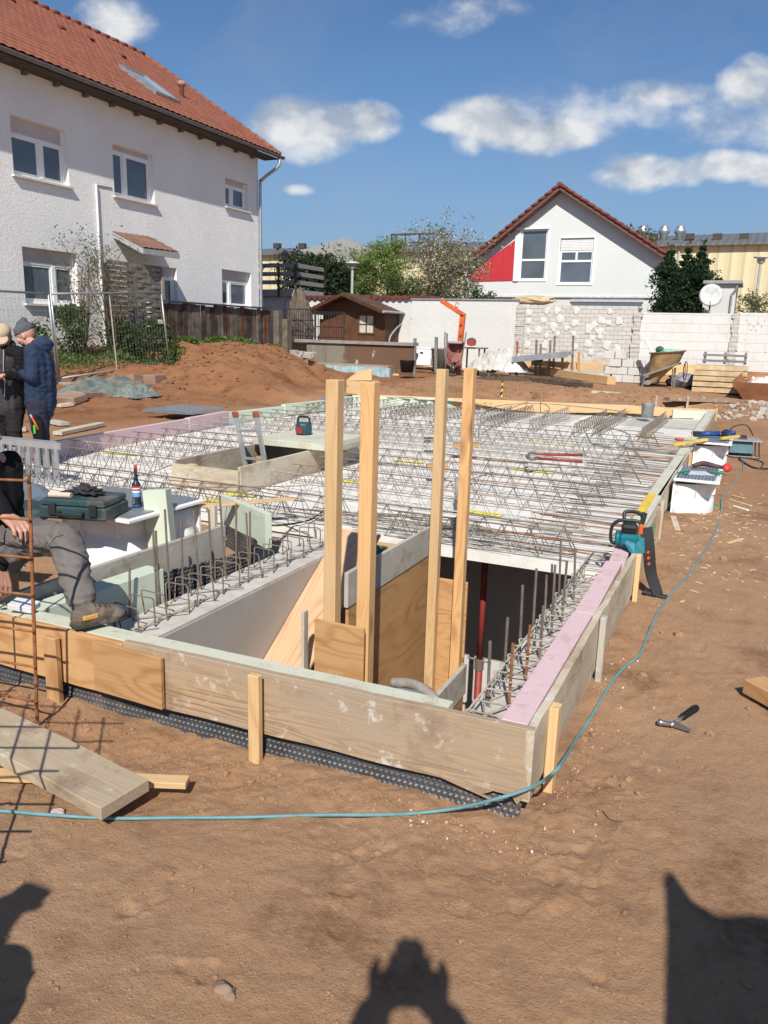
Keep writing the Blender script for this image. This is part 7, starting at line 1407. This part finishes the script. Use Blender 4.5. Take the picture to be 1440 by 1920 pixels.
p = gzp(829, 690); t = thing('mixing_tub', 'round grey mortar tub standing left of the hoist', 'tub', (AY(829, 665, 23).x, 23.0, gz(AY(829, 665, 23).x, 23))); M().lathe([(.28, .1), (.33, .75), (.35, .76), (.33, .70)], (0, 0, 0), 20).build('tub', conc('tub_grey', (.34, .32, .28), .7, 4, False), t, smooth=True)
c0, c1 = AY(850, 650, 22.9), AY(908, 653, 22.9); t = thing('work_bench', 'grey work bench with thin legs right of the orange hoist', 'bench', (c0.x, 22.9, c0.z)); part(M().box((c0.x, 22.6, c0.z-.04), (c1.x, 23.3, c0.z)), 'top', M_palg, t)
for x in (c0.x+.35, c1.x-.08, c0.x+.15):
    for y_ in (22.68, 23.2): part(M().tube([(x, y_, gz(x, y_)-.02), (x, y_, c0.z-.04)], .03, 6), 'leg', M_palg if x > c0.x+.4 else M_form, t)
blob('helmet_lump', plain('dark_brown_lump', (.10, .06, .05)), AY(882, 641, 22.9)+V((0, .1, 0)), (.14, .12, .12), 'brown lump like a sack sitting on the work bench', 'sack', 5, .2)
c = gzp(763, 698); t = thing('black_bucket', 'black mortar bucket standing on the soil below the terrace wall', 'bucket', (c.x, c.y, c.z)); M().lathe([(.18, 0), (.23, .34), (.245, .35), (.22, .34), (.18, .08)], (0, 0, 0), 18).build('bucket_wall', M_blackp, t, smooth=True)
for (a, b, lab, mt) in (((672, 700), (715, 705), 'dark plank lying on the soil below the blue blocks', M_old), ((718, 694), (742, 706), 'light plank lying on the soil left of the black bucket', M_new), ((735, 680), (775, 684), 'light boards at the right foot of the terrace wall', M_new), ((785, 700), (850, 706), 'brown board under the white boxes', M_old)):
    p, q_ = gzp(*a), gzp(*b); board('plank', lab, 'board', p+V((0, 0, .05)), q_+V((0, 0, .05)), .2, .05, mt)
a = gzp(940, 745); t = thing('marking_pole', 'thin black and yellow striped pole standing behind the back formwork', 'pole', (a.x, a.y, a.z)); zt = AY(941, 712, a.y).z-a.z
for k in range(6): M().tube([(0, 0, zt*k/6-.02*(k == 0)), (.01, 0, zt*(k+1)/6)], .018, 6).build('stripe', M_yellow if k % 2 == 0 else M_blackp, t)
a = gzp(935, 712); sheet_heap('dark_netting', 'dark brown netting and leaves lying before the plank stack', 'netting', (a.x+.9, a.y, a.z), 1.9, .3, .14, plain('brown_netting', (.10, .065, .04), .9, 0, .5, 14), 4, .0, 50)
rg = np.random.RandomState(21)
stones('rubble_heap', 'broken white block pieces along the foot of the block wall', [(AY(1080+rg.rand()*60, 668+rg.rand()*14, 24.2), (.25, .2, .16)) for _ in range(11)]+[(AY(900+rg.rand()*70, 690+rg.rand()*10, 22.6), (.2, .2, .1)) for _ in range(6)], conc('white_rubble', (.60, .58, .54), .85, 6, False))
blob('sand_bag', plain('beige_cloth', (.50, .38, .24)), AY(1000, 563, 25.4), (.65, .3, .14), 'sandy beige cloth draped over the top of the block wall', 'cloth', 4, .3, 2)
# ------------------------------------------------------------------ people
def hull_seg(vs, fs, p, r1, q, r2, n=10):
    bm = bmesh.new()
    for c, r_ in ((V(p), r1), (V(q), r2)):
        for i in range(7):
            th = math.pi*i/6
            for j in range(n): a = 6.283*j/n; bm.verts.new(c+V((math.sin(th)*math.cos(a), math.sin(th)*math.sin(a), math.cos(th)))*r_)
            if i in (0, 6): pass
    bmesh.ops.remove_doubles(bm, verts=bm.verts[:], dist=1e-5); bmesh.ops.convex_hull(bm, input=bm.verts[:]); bmesh.ops.delete(bm, geom=[v for v in bm.verts if not v.link_faces], context='VERTS')
    bm.verts.index_update(); b = len(vs); vs += [v.co[:] for v in bm.verts]; fs += [[v.index+b for v in f.verts] for f in bm.faces]; bm.free()
def organic(name, prims, mat, parent, voxel=.008, smooth=6, wr=0, wf=9, seed=0, shade=True):
    """prims: ('c', [(p, r), ...]) tapered chain, ('e', centre, radii, rot) ellipsoid, ('b', centre, size, rot) box"""
    vs, fs = [], []
    for pr_ in prims:
        if pr_[0] == 'c':
            for (p, r1), (q, r2) in zip(pr_[1], pr_[1][1:]): hull_seg(vs, fs, p, r1, q, r2)
        elif pr_[0] == 'e':
            bm = bmesh.new(); bmesh.ops.create_icosphere(bm, subdivisions=3, radius=1); rot = pr_[3] if len(pr_) > 3 and pr_[3] is not None else Matrix.Identity(3)
            b = len(vs); vs += [tuple(V(pr_[1])+rot @ V((v.co.x*pr_[2][0], v.co.y*pr_[2][1], v.co.z*pr_[2][2]))) for v in bm.verts]; bm.verts.index_update(); fs += [[v.index+b for v in f.verts] for f in bm.faces]; bm.free()
    me = bpy.data.meshes.new(name); me.from_pydata(vs, [], fs); me.update(); o = bpy.data.objects.new(name, me); C.objects.link(o)
    md = o.modifiers.new('r', 'REMESH'); md.mode = 'VOXEL'; md.voxel_size = voxel; md.adaptivity = 0
    ms = o.modifiers.new('s', 'SMOOTH'); ms.iterations = smooth; ms.factor = .5
    dg = bpy.context.evaluated_depsgraph_get(); dg.update(); me2 = bpy.data.meshes.new_from_object(o.evaluated_get(dg)); bpy.data.objects.remove(o); me2.name = name
    if wr:
        nn = [v.normal.copy() for v in me2.vertices]
        for v, n_ in zip(me2.vertices, nn):
            k = v.co*wf+V((seed, 0, 0)); a = noise.noise(V((k.x, k.y, k.z*1.9))); b_ = 1-abs(noise.noise(V((k.x*1.3, k.y*1.3, k.z*2.6+5))))*2.4; v.co += n_*(wr*(.8*a+.5*b_))
    me2.materials.clear(); me2.materials.append(mat); me2.polygons.foreach_set('use_smooth', [True]*len(me2.polygons))
    o = bpy.data.objects.new(name, me2); C.objects.link(o); o.parent = parent; o.location = -V(parent.location) if parent is not None else V((0, 0, 0)); return o
def skin_mat():
    m = Mat('skin', .5, 0, .35); n = m.noise(14, 4); m.col(m.ramp(n, [(.3, (.46, .235, .165)), (.7, (.56, .31, .225))])); m.b.inputs['Subsurface Weight'].default_value = .12; m.b.inputs['Subsurface Radius'].default_value = (.02, .008, .005); return m.m
M_skin = skin_mat()
def cloth(name, c, sc=30, var=.18, dirt=None): 
    m = Mat(name, .9, 0, .12); n = m.noise(3, 5, .6); cc = m.ramp(n, [(.3, tuple(x*(1-var) for x in c)), (.7, tuple(x*(1+var) for x in c))])
    if dirt: cc = m.mix(m.mr(m.noise(7, 6, .65), .5, .7, 0, .6), cc, dirt)
    m.col(cc); m.bump(m.noise(260, 3, .6), .25, .001); return m.m
M_navy = cloth('navy_jacket_cloth', (.026, .040, .075)); M_navyp = cloth('navy_work_trousers', (.035, .038, .060)); M_blk = cloth('black_cloth', (.012, .012, .014)); M_hood = cloth('dark_grey_hoodie', (.055, .050, .052)); M_gtr = cloth('grey_work_trousers', (.150, .135, .125)); M_beanie = cloth('grey_knit', (.10, .105, .125)); M_cap = cloth('sand_cap', (.46, .36, .25)); M_blt = cloth('black_work_trousers', (.022, .020, .019)); M_glov = cloth('grey_glove', (.22, .22, .21)); M_boot = plain('dusty_leather', (.13, .105, .085), .85, 0, .35, 20, dirt=(.26, .19, .13)); M_soft = plain('yellow_lining', (.50, .28, .07), .7)
M_hair = plain('dark_hair', (.06, .04, .03), .7)
def hand(prims, wrist, palm_dir, up, side, size=1.0, curl=.5, left=True):
    """palm with four separate bent fingers and a thumb; palm_dir points to the fingertips, up is the back of the hand"""
    d = V(palm_dir).normalized(); u_ = (V(up)-d*V(up).dot(d)).normalized(); s_ = d.cross(u_)*(1 if left else -1); W = V(wrist); k = size
    c = W+d*.045*k
    for j in (-.028, -.01, .01, .028): prims.append(('c', [(W+s_*j*.5*k+d*.005, .017*k), (c+s_*j*k+d*.038*k, .0125*k)]))
    for i, (j, l) in enumerate(((-.031, .068), (-.0105, .08), (.0105, .076), (.031, .060))):
        b0 = c+s_*j*k+d*.04*k; a1 = curl*.5; p1 = b0+(d*math.cos(a1)-u_*math.sin(a1))*l*.45*k+s_*j*.15; a2 = curl*1.5; p2 = p1+(d*math.cos(a2)-u_*math.sin(a2))*l*.32*k; a3 = curl*2.2; p3 = p2+(d*math.cos(a3)-u_*math.sin(a3))*l*.25*k
        prims.append(('c', [(b0, .0098*k), (p1, .0088*k), (p2, .0080*k), (p3, .0068*k)]))
    t0 = W+s_*-.024*k+d*.02*k; t1 = t0-s_*.026*k+d*.028*k-u_*.010*k; t2 = t1-s_*.006*k+d*.028*k-u_*.010*k; prims.append(('c', [(t0, .0135*k), (t1, .0108*k), (t2, .0085*k)]))
def head_prims(c, f, tilt=0, k=1.0):
    """c: head centre; f: horizontal facing; tilt: pitch down"""
    f = V(f).normalized(); l = V((-f.y, f.x, 0)); F_ = f*math.cos(tilt)-V((0, 0, 1))*math.sin(tilt); U = V((0, 0, 1))*math.cos(tilt)+f*math.sin(tilt); rot = Matrix((F_, l, U)).transposed(); P_ = lambda a, b, d: V(c)+(F_*a+l*b+U*d)*k
    pr = [('e', P_(-.012, 0, .025), (.098*k, .077*k, .095*k), rot), ('e', P_(.025, 0, -.03), (.068*k, .062*k, .080*k), rot), ('c', [(P_(.055, 0, -.088), .024*k), (P_(.0, .042, -.055), .024*k)]), ('c', [(P_(.055, 0, -.088), .024*k), (P_(.0, -.042, -.055), .024*k)]),
          ('c', [(P_(.084, 0, .018), .0095*k), (P_(.108, 0, -.022), .0125*k), (P_(.094, 0, -.030), .012*k)]), ('c', [(P_(.080, -.035, .030), .0105*k), (P_(.088, 0, .028), .010*k), (P_(.080, .035, .030), .0105*k)]),
          ('e', P_(.082, 0, -.055), (.014*k, .024*k, .008*k), rot), ('e', P_(.079, 0, -.068), (.013*k, .020*k, .007*k), rot), ('e', P_(.07, .045, -.02), (.018*k, .02*k, .022*k), rot), ('e', P_(.07, -.045, -.02), (.018*k, .02*k, .022*k), rot)]
    for s_ in (-1, 1): pr += [('e', P_(-.006, s_*.076, -.01), (.018*k, .009*k, .031*k), rot)]
    return pr, P_, rot
def face_bits(P_, rot, k, par):
    for s_ in (-1, 1):
        m = M(); bm = bmesh.new(); bmesh.ops.create_uvsphere(bm, u_segments=12, v_segments=8, radius=.0125*k); c = P_(.077, s_*.030, .008); m.v = [tuple(c+v.co-V(par.location)) for v in bm.verts]; bm.verts.index_update(); m.f = [[v.index for v in f.verts] for f in bm.faces]; m.mi = [0]*len(m.f); bm.free(); m.build('eye', M_eye, par, smooth=True)
M_eye = plain('eye_white', (.45, .42, .40), .3); 
def shoe(ank, toe, sole_z, r_=.045): a, t_ = V(ank), V(toe); a2 = V((a.x, a.y, sole_z+.05)); return [('c', [(a, r_), (a2, r_)]), ('c', [(a2, .044), (V((t_.x, t_.y, sole_z+.034)), .034)]), ('c', [(a2+(a2-V((t_.x, t_.y, a2.z)))*.2, .040), (a2, .044)]), ('e', (t_.x, t_.y, sole_z+.03), (.045, .042, .028))]
def person(label, base, J, f, head_tilt, mats, kind):
    t = thing('person', label, 'person', tuple(base)); f = V(f).normalized(); l = V((-f.y, f.x, 0)); k = J.get('k', 1)
    hp, P_, rot = head_prims(J['head'], J.get('hf', f), head_tilt, k); pr = list(hp); r = J.get('r', 1)
    pr += [('c', [(J['neck'], .055*k), (V(J['head'])-V((0, 0, .06)), .05*k)]), ('c', [(J['neck'], .06), (J['chest'], .10), (J['hip'], .10)])]
    for s_ in 'LR':
        pr += [('c', [(J['neck'], .05), (J['sh'+s_], .045), (J['el'+s_], .036), (J['wr'+s_], .026)])]
        if 'kn'+s_ in J: pr += [('c', [(V(J['hip'])+l*(.08 if s_ == 'L' else -.08), .07), (J['kn'+s_], .05), (J['an'+s_], .036), (V(J['an'+s_])-V((0, 0, .03)), .034)])]
        if not J.get('glove'+s_): hand(pr, J['wr'+s_], J['hd'+s_], J.get('hu'+s_, (0, 0, 1)), l, J.get('hk', 1.0), J.get('curl', .5), s_ == 'L')
    organic('body', pr, M_skin, t, J.get('vox', .0055), 3); face_bits(P_, rot, k, t)
    # clothing
    jk = [('c', [(V(J['hip'])+V((0, 0, J.get('jz', -.02))), J.get('jr', .15)), (V(J['waist']), J.get('jr', .15)*.97), (J['chest'], .155), (V(J['neck'])-V((0, 0, .07)), .10)])]
    for s_ in 'LR':
        sg = l*(1 if s_ == 'L' else -1); jk += [('c', [(V(J['hip'])+sg*.06+V((0, 0, J.get('jz', -.02))), .125), (V(J['chest'])+sg*.09, .12), (J['sh'+s_], .072*J.get('sr', 1)), (J['el'+s_], .060*J.get('sr', 1)), (V(J['el'+s_]).lerp(V(J['wr'+s_]), .93), .042*J.get('sr', 1))])]
    if J.get('hood'): jk += [('e', V(J['neck'])-f*.07+V((0, 0, .0)), (.10, .11, .09)), ('c', [(V(J['neck'])+l*.07-f*.02, .045), (V(J['neck'])-f*.08, .06), (V(J['neck'])-l*.07-f*.02, .045)])]
    organic(J.get('jname', 'jacket'), jk, mats['jacket'], t, .010, 5, J.get('wr', .010), 8, kind)
    if 'knL' in J:
        tr_ = []
        for s_ in 'LR':
            sg = l*(.085 if s_ == 'L' else -.085); tr_ += [('c', [(V(J['hip'])+sg+V((0, 0, .05)), .112), (V(J['hip'])+sg-V((0, 0, .06)), .105), (V(J['hip']).lerp(V(J['kn'+s_]), .55)+sg*.4, .090), (J['kn'+s_], .083), (V(J['kn'+s_]).lerp(V(J['an'+s_]), .5), .077), (V(J['an'+s_])+V((0, 0, -.01)), .070)])]
        tr_ += [('c', [(V(J['hip'])+l*.08, .12), (V(J['hip'])-l*.08, .12)])]
        organic('trousers', tr_, mats['trousers'], t, .009, 4, .009, 9, kind+3)
        for s_ in 'LR': organic('boot', shoe(V(J['an'+s_]), V(J['toe'+s_]), J['sole'+s_]), M_boot, t, .006, 3, .003, 30)
    return t, P_, rot
def off(par, o): o.parent = par; return o
# man in the navy jacket
yA = 6.15; q = lambda px, py, dy=0: AY(px, py, yA+dy); fA = V((-.906, -.422, 0)); lA = V((.422, -.906, 0))
hip = q(76, 758); neck = q(68, 646); J = dict(hip=hip, waist=q(76, 725), chest=q(74, 682), neck=neck, head=q(48, 629), shL=q(72, 657)+lA*.15, shR=q(66, 657)-lA*.16, elL=q(76, 706)+lA*.20, wrL=q(36, 695)+lA*.08, elR=q(60, 704)-lA*.2, wrR=q(28, 692)-lA*.02,
     hdL=(-.95, -.3, -.05), hdR=(-.95, -.3, .0), knL=q(80, 808)+lA*.07, knR=q(70, 805)-lA*.09, anL=q(92, 856)+lA*.07, anR=q(76, 852)-lA*.10, toeL=q(74, 868)+lA*.07, toeR=q(58, 862)-lA*.1, soleL=.10, soleR=.10, k=1.04, hood=True, jz=.02, jr=.165, sr=1.1, vox=.0065, curl=.6, hk=1.05, wr=.012)
t, P_, rot = person('man in navy hooded jacket and grey beanie reading a sheet on the slab', (q(85, 868).x, yA, .10), J, fA, .55, dict(jacket=M_navy, trousers=M_navyp), 1)
inv = -V(t.location)
organic('beanie', [('e', P_(-.018, 0, .055), (.108, .090, .078), rot), ('c', [(P_(-.03, 0, .09), .07), (P_(-.07, 0, .135), .035)]), ('c', [(P_(.07, .03, .045), .022), (P_(.075, -.03, .045), .022)])], M_beanie, t, .006, 4, .004, 22)
gp_ = []; hand(gp_, J['wrL'], J['hdL'], (0, 0, 1), lA, 1.2, .6, True); gp_.append(('c', [(V(J['wrL']), .034), (V(J['wrL'])-V(J['hdL']).normalized()*.05, .036)])); organic('glove', gp_, M_glov, t, .005, 3)
organic('beard', [('e', P_(.062, 0, -.082), (.034, .040, .030), rot), ('c', [(P_(.05, .05, -.06), .017), (P_(.07, 0, -.092), .02), (P_(.05, -.05, -.06), .017)])], plain('grey_beard', (.20, .15, .12), .8), t, .005, 2, .002, 60)
pk = q(82, 800)+lA*.16; organic('tool_pocket', [('c', [(pk+V((0, 0, .08)), .055), (pk-V((0, 0, .10)), .05)]), ('c', [(pk+V((.06, -.02, .05)), .045), (pk+V((.06, -.02, -.09)), .045)])], M_blk, t, .008, 2, .004, 20)
pt = plain('orange_tool', (.70, .10, .02), .4); o = M().tube([pk+V((.0, -.06, .12)), pk+V((.05, -.065, .06)), pk+V((.08, -.06, .0))], .010, 8).build('orange_pliers', pt, t, smooth=True); o.location = inv
o = M().tube([pk+V((-.02, -.06, .15)), pk+V((.0, -.06, .12))], .012, 8).build('plier_jaw', M_alu, t); o.location = inv
o = M().cbox(pk+V((.035, -.068, .0)), (.02, .012, .09)).build('green_marker', plain('green_marker', (.10, .60, .05), .5), t); o.location = inv
for a_, b_ in (((pk+V((.0, .03, .16)), pk+V((-.01, -.02, .04)))),): o = M().tube([a_, b_], .003, 5).build('reflective_piping', plain('piping', (.5, .5, .5)), t); o.location = inv
# the sheet of paper both men look at
pc = q(22, 699); m = M(); m.add([pc+V((-.18, -.10, .02)), pc+V((.12, -.12, -.02)), pc+V((.14, .08, .00)), pc+V((-.16, .10, .04))], [(0, 1, 2, 3)]); m.add([pc+V((.0, -.13, -.0)), pc+V((.13, -.125, -.025)), pc+V((.10, -.14, -.09)), pc+V((-.02, -.145, -.04))], [(0, 1, 2, 3)])
o = m.build('plan_sheet', plain('white_paper_sheet', (.62, .64, .68), .8, 0, .03), loc=tuple(pc)); md = o.modifiers.new('s', 'SOLIDIFY'); md.thickness = .002; tag(o, 'white folded plan sheet held between the two standing men', 'paper')
# man in the sand-coloured cap
yB = 6.05; q = lambda px, py: AY(px, py, yB); fB = V((.62, -.78, 0)); lB = V((.78, .62, 0))
J = dict(hip=q(12, 762), waist=q(11, 725), chest=q(10, 682), neck=q(8, 650), head=q(6, 630), shL=q(38, 664), shR=q(-20, 662), elL=q(44, 708), wrL=q(20, 700)+fB*.22, elR=q(-26, 705), wrR=q(-2, 700)+fB*.24, hdL=(-.3, -.5, -.1), hdR=(.8, -.3, 0), knL=q(28, 806)+fB*.03, knR=q(8, 808), anL=q(30, 856), anR=q(4, 858), toeL=q(38, 868), toeR=q(6, 870), soleL=.10, soleR=.10, k=1.04, jz=-.01, jr=.14, vox=.007, hood=True, jname='hoodie', curl=.5)
t, P_, rot = person('man in sand-coloured cap and dark hoodie looking down, at the left picture edge', (q(15, 866).x, yB, .10), J, fB, .6, dict(jacket=M_hood, trousers=M_blt), 11)
organic('cap', [('e', P_(-.012, 0, .052), (.104, .086, .074), rot), ('e', P_(.095, 0, .028), (.075, .072, .013), rot @ Matrix.Rotation(.22, 3, 'Y'))], M_cap, t, .006, 2)
organic('sleeves', [('c', [(J['shL'], .080), (J['elL'], .066), (V(J['elL']).lerp(V(J['wrL']), .9), .047)]), ('c', [(J['shR'], .080), (J['elR'], .066), (V(J['elR']).lerp(V(J['wrR']), .9), .047)]), ('c', [(J['shL'], .08), (V(J['neck'])-V((0, 0, .04)), .07), (J['shR'], .08)])], M_blk, t, .009, 4, .008, 9)
zp = [q(12, 655)+fB*.13, q(13, 690)+fB*.165, q(15, 720)+fB*.155, q(14, 742)+fB*.15]; o = M().tube(catmull(zp, 4), .005, 6).build('zip', plain('zip_grey', (.45, .45, .45), .4, .5), t); o.location = -V(t.location)
# sitting man (mostly outside the frame on the left)
fC = V((.97, -.22, 0)); lC = V((.22, .97, 0)); hipC = V((-3.36, 2.60, .47))
J = dict(hip=hipC, waist=hipC+V((-.02, 0, .14)), chest=hipC+V((-.03, 0, .33)), neck=hipC+V((.0, 0, .50)), head=hipC+V((.04, 0, .63)), shL=hipC+V((.0, .16, .43)), shR=hipC+V((.02, -.16, .43)), elL=AY(-34, 905, 2.62), wrL=AY(12, 968, 2.50), elR=AY(-40, 1030, 2.42), wrR=AY(0, 1062, 2.42), hdL=(.85, -.10, -.28), hdR=(.35, -.2, -.9), huR=(.9, 0, .3), huL=(.3, 0, 1), k=.93, vox=.005, curl=.75, hk=1.12, jr=.14, jz=0, jname='sweater', wr=.008)
t, P_, rot = person('sitting man in black top and grey work trousers, boot on the front board', tuple(V((-3.36, 2.6, .3))), J, fC, .3, dict(jacket=M_blk), 21)
kn = AY(118, 1005, 2.58); an = V((-2.615, 2.475, .385)); kn2 = V((-3.0, 2.42, .52)); an2 = V((-3.05, 2.2, .20))
lg = [('c', [(hipC+lC*.07, .12), (hipC.lerp(kn, .5)+V((0, .01, .035)), .095), (kn+V((0, 0, -.012)), .078), (kn.lerp(an, .35)+V((.01, 0, 0)), .074), (kn.lerp(an, .75), .066), (an+V((.005, -.005, .015)), .062)]), ('c', [(hipC-lC*.07, .12), (hipC.lerp(kn2, .6), .09), (kn2+V((-.12, 0, -.03)), .078), (an2+V((-.35, .1, -.02)), .062)])]
organic('trousers', lg, M_gtr, t, .0065, 4, .013, 11, 4)
sm = [AY(85, 1028, 2.5), AY(95, 1015, 2.5), AY(110, 993, 2.5)]; o = M().tube(catmull([p+V((0, .0, 0)) for p in sm], 4), .0022, 5).build('seam', plain('light_seam', (.34, .32, .30)), t); o.location = -V(t.location)
hl = G(135, 1180, .30); te = G(226, 1158, .30); d_ = (te-hl).normalized(); te = hl+d_*.255
bt_ = [('c', [(an+V((0, 0, .01)), .050), (an-V((0, 0, .035)), .047)]), ('c', [(hl+d_*.035+V((0, 0, .045)), .040), (hl+d_*.13+V((0, 0, .042)), .043), (te-d_*.05+V((0, 0, .032)), .033)]), ('e', te-d_*.055+V((0, 0, .03)), (.052, .044, .028)), ('c', [(an-V((0, 0, .03)), .045), (hl+d_*.10+V((0, 0, .06)), .038)])]
bo = organic('boot', bt_, M_boot, t, .005, 3, .003, 30)
so_ = M(); 
for k_ in range(1): 
    pts_ = []; w_s = [(.0, .030), (.04, .040), (.12, .038), (.19, .047), (.235, .040), (.258, .018)]; nrm = V((-d_.y, d_.x, 0)); ol = [hl+d_*a+nrm*b for a, b in w_s]+[hl+d_*a-nrm*b for a, b in reversed(w_s)]; so_.prism([V((p.x, p.y, .302)) for p in ol], (0, 0, .022))
o = so_.build('boot_sole', plain('rubber_sole', (.05, .045, .04), .8, 0, .3, 30, dirt=(.20, .15, .11)), t, bevel=.004); o.location = -V(t.location)
o = M().cbox(hl+d_*.07-nrm*.038+V((0, 0, .05)), (.07, .012, .022), Matrix.Rotation(math.atan2(d_.y, d_.x), 3, 'Z')).build('yellow_side_patch', M_soft, t, bevel=.004); o.location = -V(t.location)
for k_ in range(4): c_ = hl+d_*(.10+.022*k_)+V((0, 0, .095-.007*k_)); o = M().tube([c_-nrm*.026, c_+V((0, 0, .006)), c_+nrm*.026], .0032, 5).build('lace', M_hood, t); o.location = -V(t.location)
o = M().cbox((0, 0, 0), (.12, .08, .03), Euler((.1, .1, .3)).to_matrix()).build('cigarette_box', plain('white_carton', (.62, .62, .66), .5), bevel=.003); o.location = G(45, 1135, .315); tag(o, 'small blue-white cigarette box on the green strip left of the boot', 'box')
# second rusty mesh outside the left picture edge: its lattice shadow lies on the plank and the soil
t = thing('rebar_mesh', 'rusty steel mesh leaning outside the left picture edge, its lattice shadow on the plank', 'steel mesh', (-2.4, 1.2, 0))
cM = V((-2.5, 1.16, .52)); ca, sa = math.cos(.42), math.sin(.42)
for k in range(-6, 7):
    for (ux, uz) in ((ca, sa), (-sa, ca)):
        p = cM+V((-uz*k*.13, 0, ux*k*.13)); ends = []
        for s_ in (-1, 1):
            L_ = 1.0
            while L_ > 0 and not (-3.3 < p.x+ux*s_*L_ < -1.78 and .0 < p.z+uz*s_*L_ < 1.12): L_ -= .02
            ends.append(p+V((ux*s_*L_, 0, uz*s_*L_)))
        if (ends[0]-ends[1]).length > .1: m = M(); m.tube(ends, .005, 5); part(m, 'cross_bar', M_rust, t)
# photographer and worker behind the camera; post, helmet and sheet added to cast shadows
fw = V(R[2]); rt = V(R[0]); hP = V((.05, .02, 1.6))-V((hd.x, hd.y, 0))*.56
ph = hP*0+V((0, 0, 1.585))-fw*.035; o = M().cbox((0, 0, 0), (.075, .009, .13)).build('phone', M_blackp, bevel=.004); o.location = ph; o.rotation_euler = Matrix((rt, fw, -V(R[1]))).transposed().to_euler(); tag(o, 'mobile phone held up by the photographer behind the view', 'phone')
B0_ = V((hP.x, hP.y, 0)); fP = V((hd.x, hd.y, 0)); lP = V((-fP.y, fP.x, 0))
J = dict(hip=B0_+V((0, 0, .92)), waist=B0_+V((0, 0, 1.06)), chest=B0_+V((0, 0, 1.22)), neck=B0_+V((0, 0, 1.38)), head=B0_+V((0, 0, 1.53)), shL=B0_+lP*.19+V((0, 0, 1.34)), shR=B0_-lP*.19+V((0, 0, 1.34)), elL=B0_+lP*.30+fP*.22+V((0, 0, 1.33)), elR=B0_-lP*.30+fP*.22+V((0, 0, 1.33)), wrL=ph-fw*.05+lP*.075-V((0, 0, .04)), wrR=ph-fw*.05-lP*.075-V((0, 0, .04)), hk=1.25, hdL=-lP*.5+V((0, 0, .8)), hdR=lP*.5+V((0, 0, .8)), huL=fP*-1, huR=fP*-1,
     knL=B0_+lP*.1+V((0, 0, .48)), knR=B0_-lP*.1+V((0, 0, .48)), anL=B0_+lP*.12+V((0, 0, .09)), anR=B0_-lP*.12+V((0, 0, .09)), toeL=B0_+lP*.13+fP*.16, toeR=B0_-lP*.13+fP*.16, soleL=0, soleR=0, k=.95, vox=.009, curl=.4)
person('photographer in dark clothes standing behind the camera with raised arms', tuple(B0_), J, fP, .2, dict(jacket=M_navy, trousers=M_blt), 31)
B1_ = V((-1.37, -.60, 0)); J = dict(hip=B1_+V((0, 0, .92)), waist=B1_+V((0, 0, 1.08)), chest=B1_+V((0, 0, 1.28)), neck=B1_+V((0, 0, 1.48)), head=B1_+V((0, 0, 1.66)), shL=B1_+lP*.2+V((0, 0, 1.42)), shR=B1_-lP*.2+V((0, 0, 1.42)), elL=B1_+lP*.3+V((0, 0, 1.15)), wrL=B1_+lP*.26+fP*.12+V((0, 0, .92)), elR=B1_-lP*.36+fP*.12+V((0, 0, 1.44)), wrR=B1_-lP*.36+fP*.30+V((0, 0, 1.47)), sr=1.35, hk=1.15, hdL=(0, .1, -1), hdR=tuple(fP*.8-lP*.3), huR=(0, 0, 1),
     knL=B1_+lP*.1+V((0, 0, .48)), knR=B1_-lP*.1+V((0, 0, .48)), anL=B1_+lP*.12+V((0, 0, .09)), anR=B1_-lP*.12+V((0, 0, .09)), toeL=B1_+lP*.13+fP*.16, toeR=B1_-lP*.13+fP*.16, soleL=0, soleR=0, k=.95, vox=.009, curl=1.0)
person('worker with one arm stretched out beside the photographer, seen by his shadow', tuple(B1_), J, fP, .1, dict(jacket=M_navy, trousers=M_navyp), 41)
board('timber_post', 'added unseen post outside the left bottom corner, carrying the helmet that casts a shadow', 'post', (-1.26, .34, -.05), (-1.26, .34, .66), .07, .07, M_new)  # post and helmet are added out of view for the lower left shadow
t = thing('shadow_helmet', 'added white helmet on the unseen post, placed for its rounded shadow', 'helmet', (-1.26, .34, .66)); M().lathe([(.125, .0), (.13, .015), (.112, .03), (.11, .08), (.085, .13), (.04, .155), (.002, .16)], (0, 0, 0), 20).build('shell', M_white, t, smooth=True); M().prism([(-.07, .10, .01), (.07, .10, .01), (.05, .16, .0), (-.05, .16, .0)], (0, 0, .008)).build('brim', M_white, t)
pts_ = [(.05, .95), (.03, 1.3), (.0, 1.7), (-.03, 2.05), (-.062, 2.27), (-.045, 2.31), (-.02, 2.27), (.03, 2.19), (.10, 2.16), (.14, 2.18), (.18, 2.21), (.30, 2.23), (.9, 2.35), (1.3, 2.2), (1.4, 1.2)]  # ground outline of the wanted shadow, projected back to shape an added sheet
poly = []
for xg, yg in pts_: k_ = (yg-.3)/hd.y; poly.append(V((xg-hd.x*k_, .3, k_*math.tan(SUN_EL))))
poly = [V((poly[0].x-.03, .3, -.02))]+poly+[V((poly[-1].x, .3, -.02))]
o = M().prism(poly, (0, .02, 0)).build('plywood_sheet', M_plyd); tag(o, 'added unseen plywood sheet beside the camera, cut to throw the bottom right shadow', 'plywood')
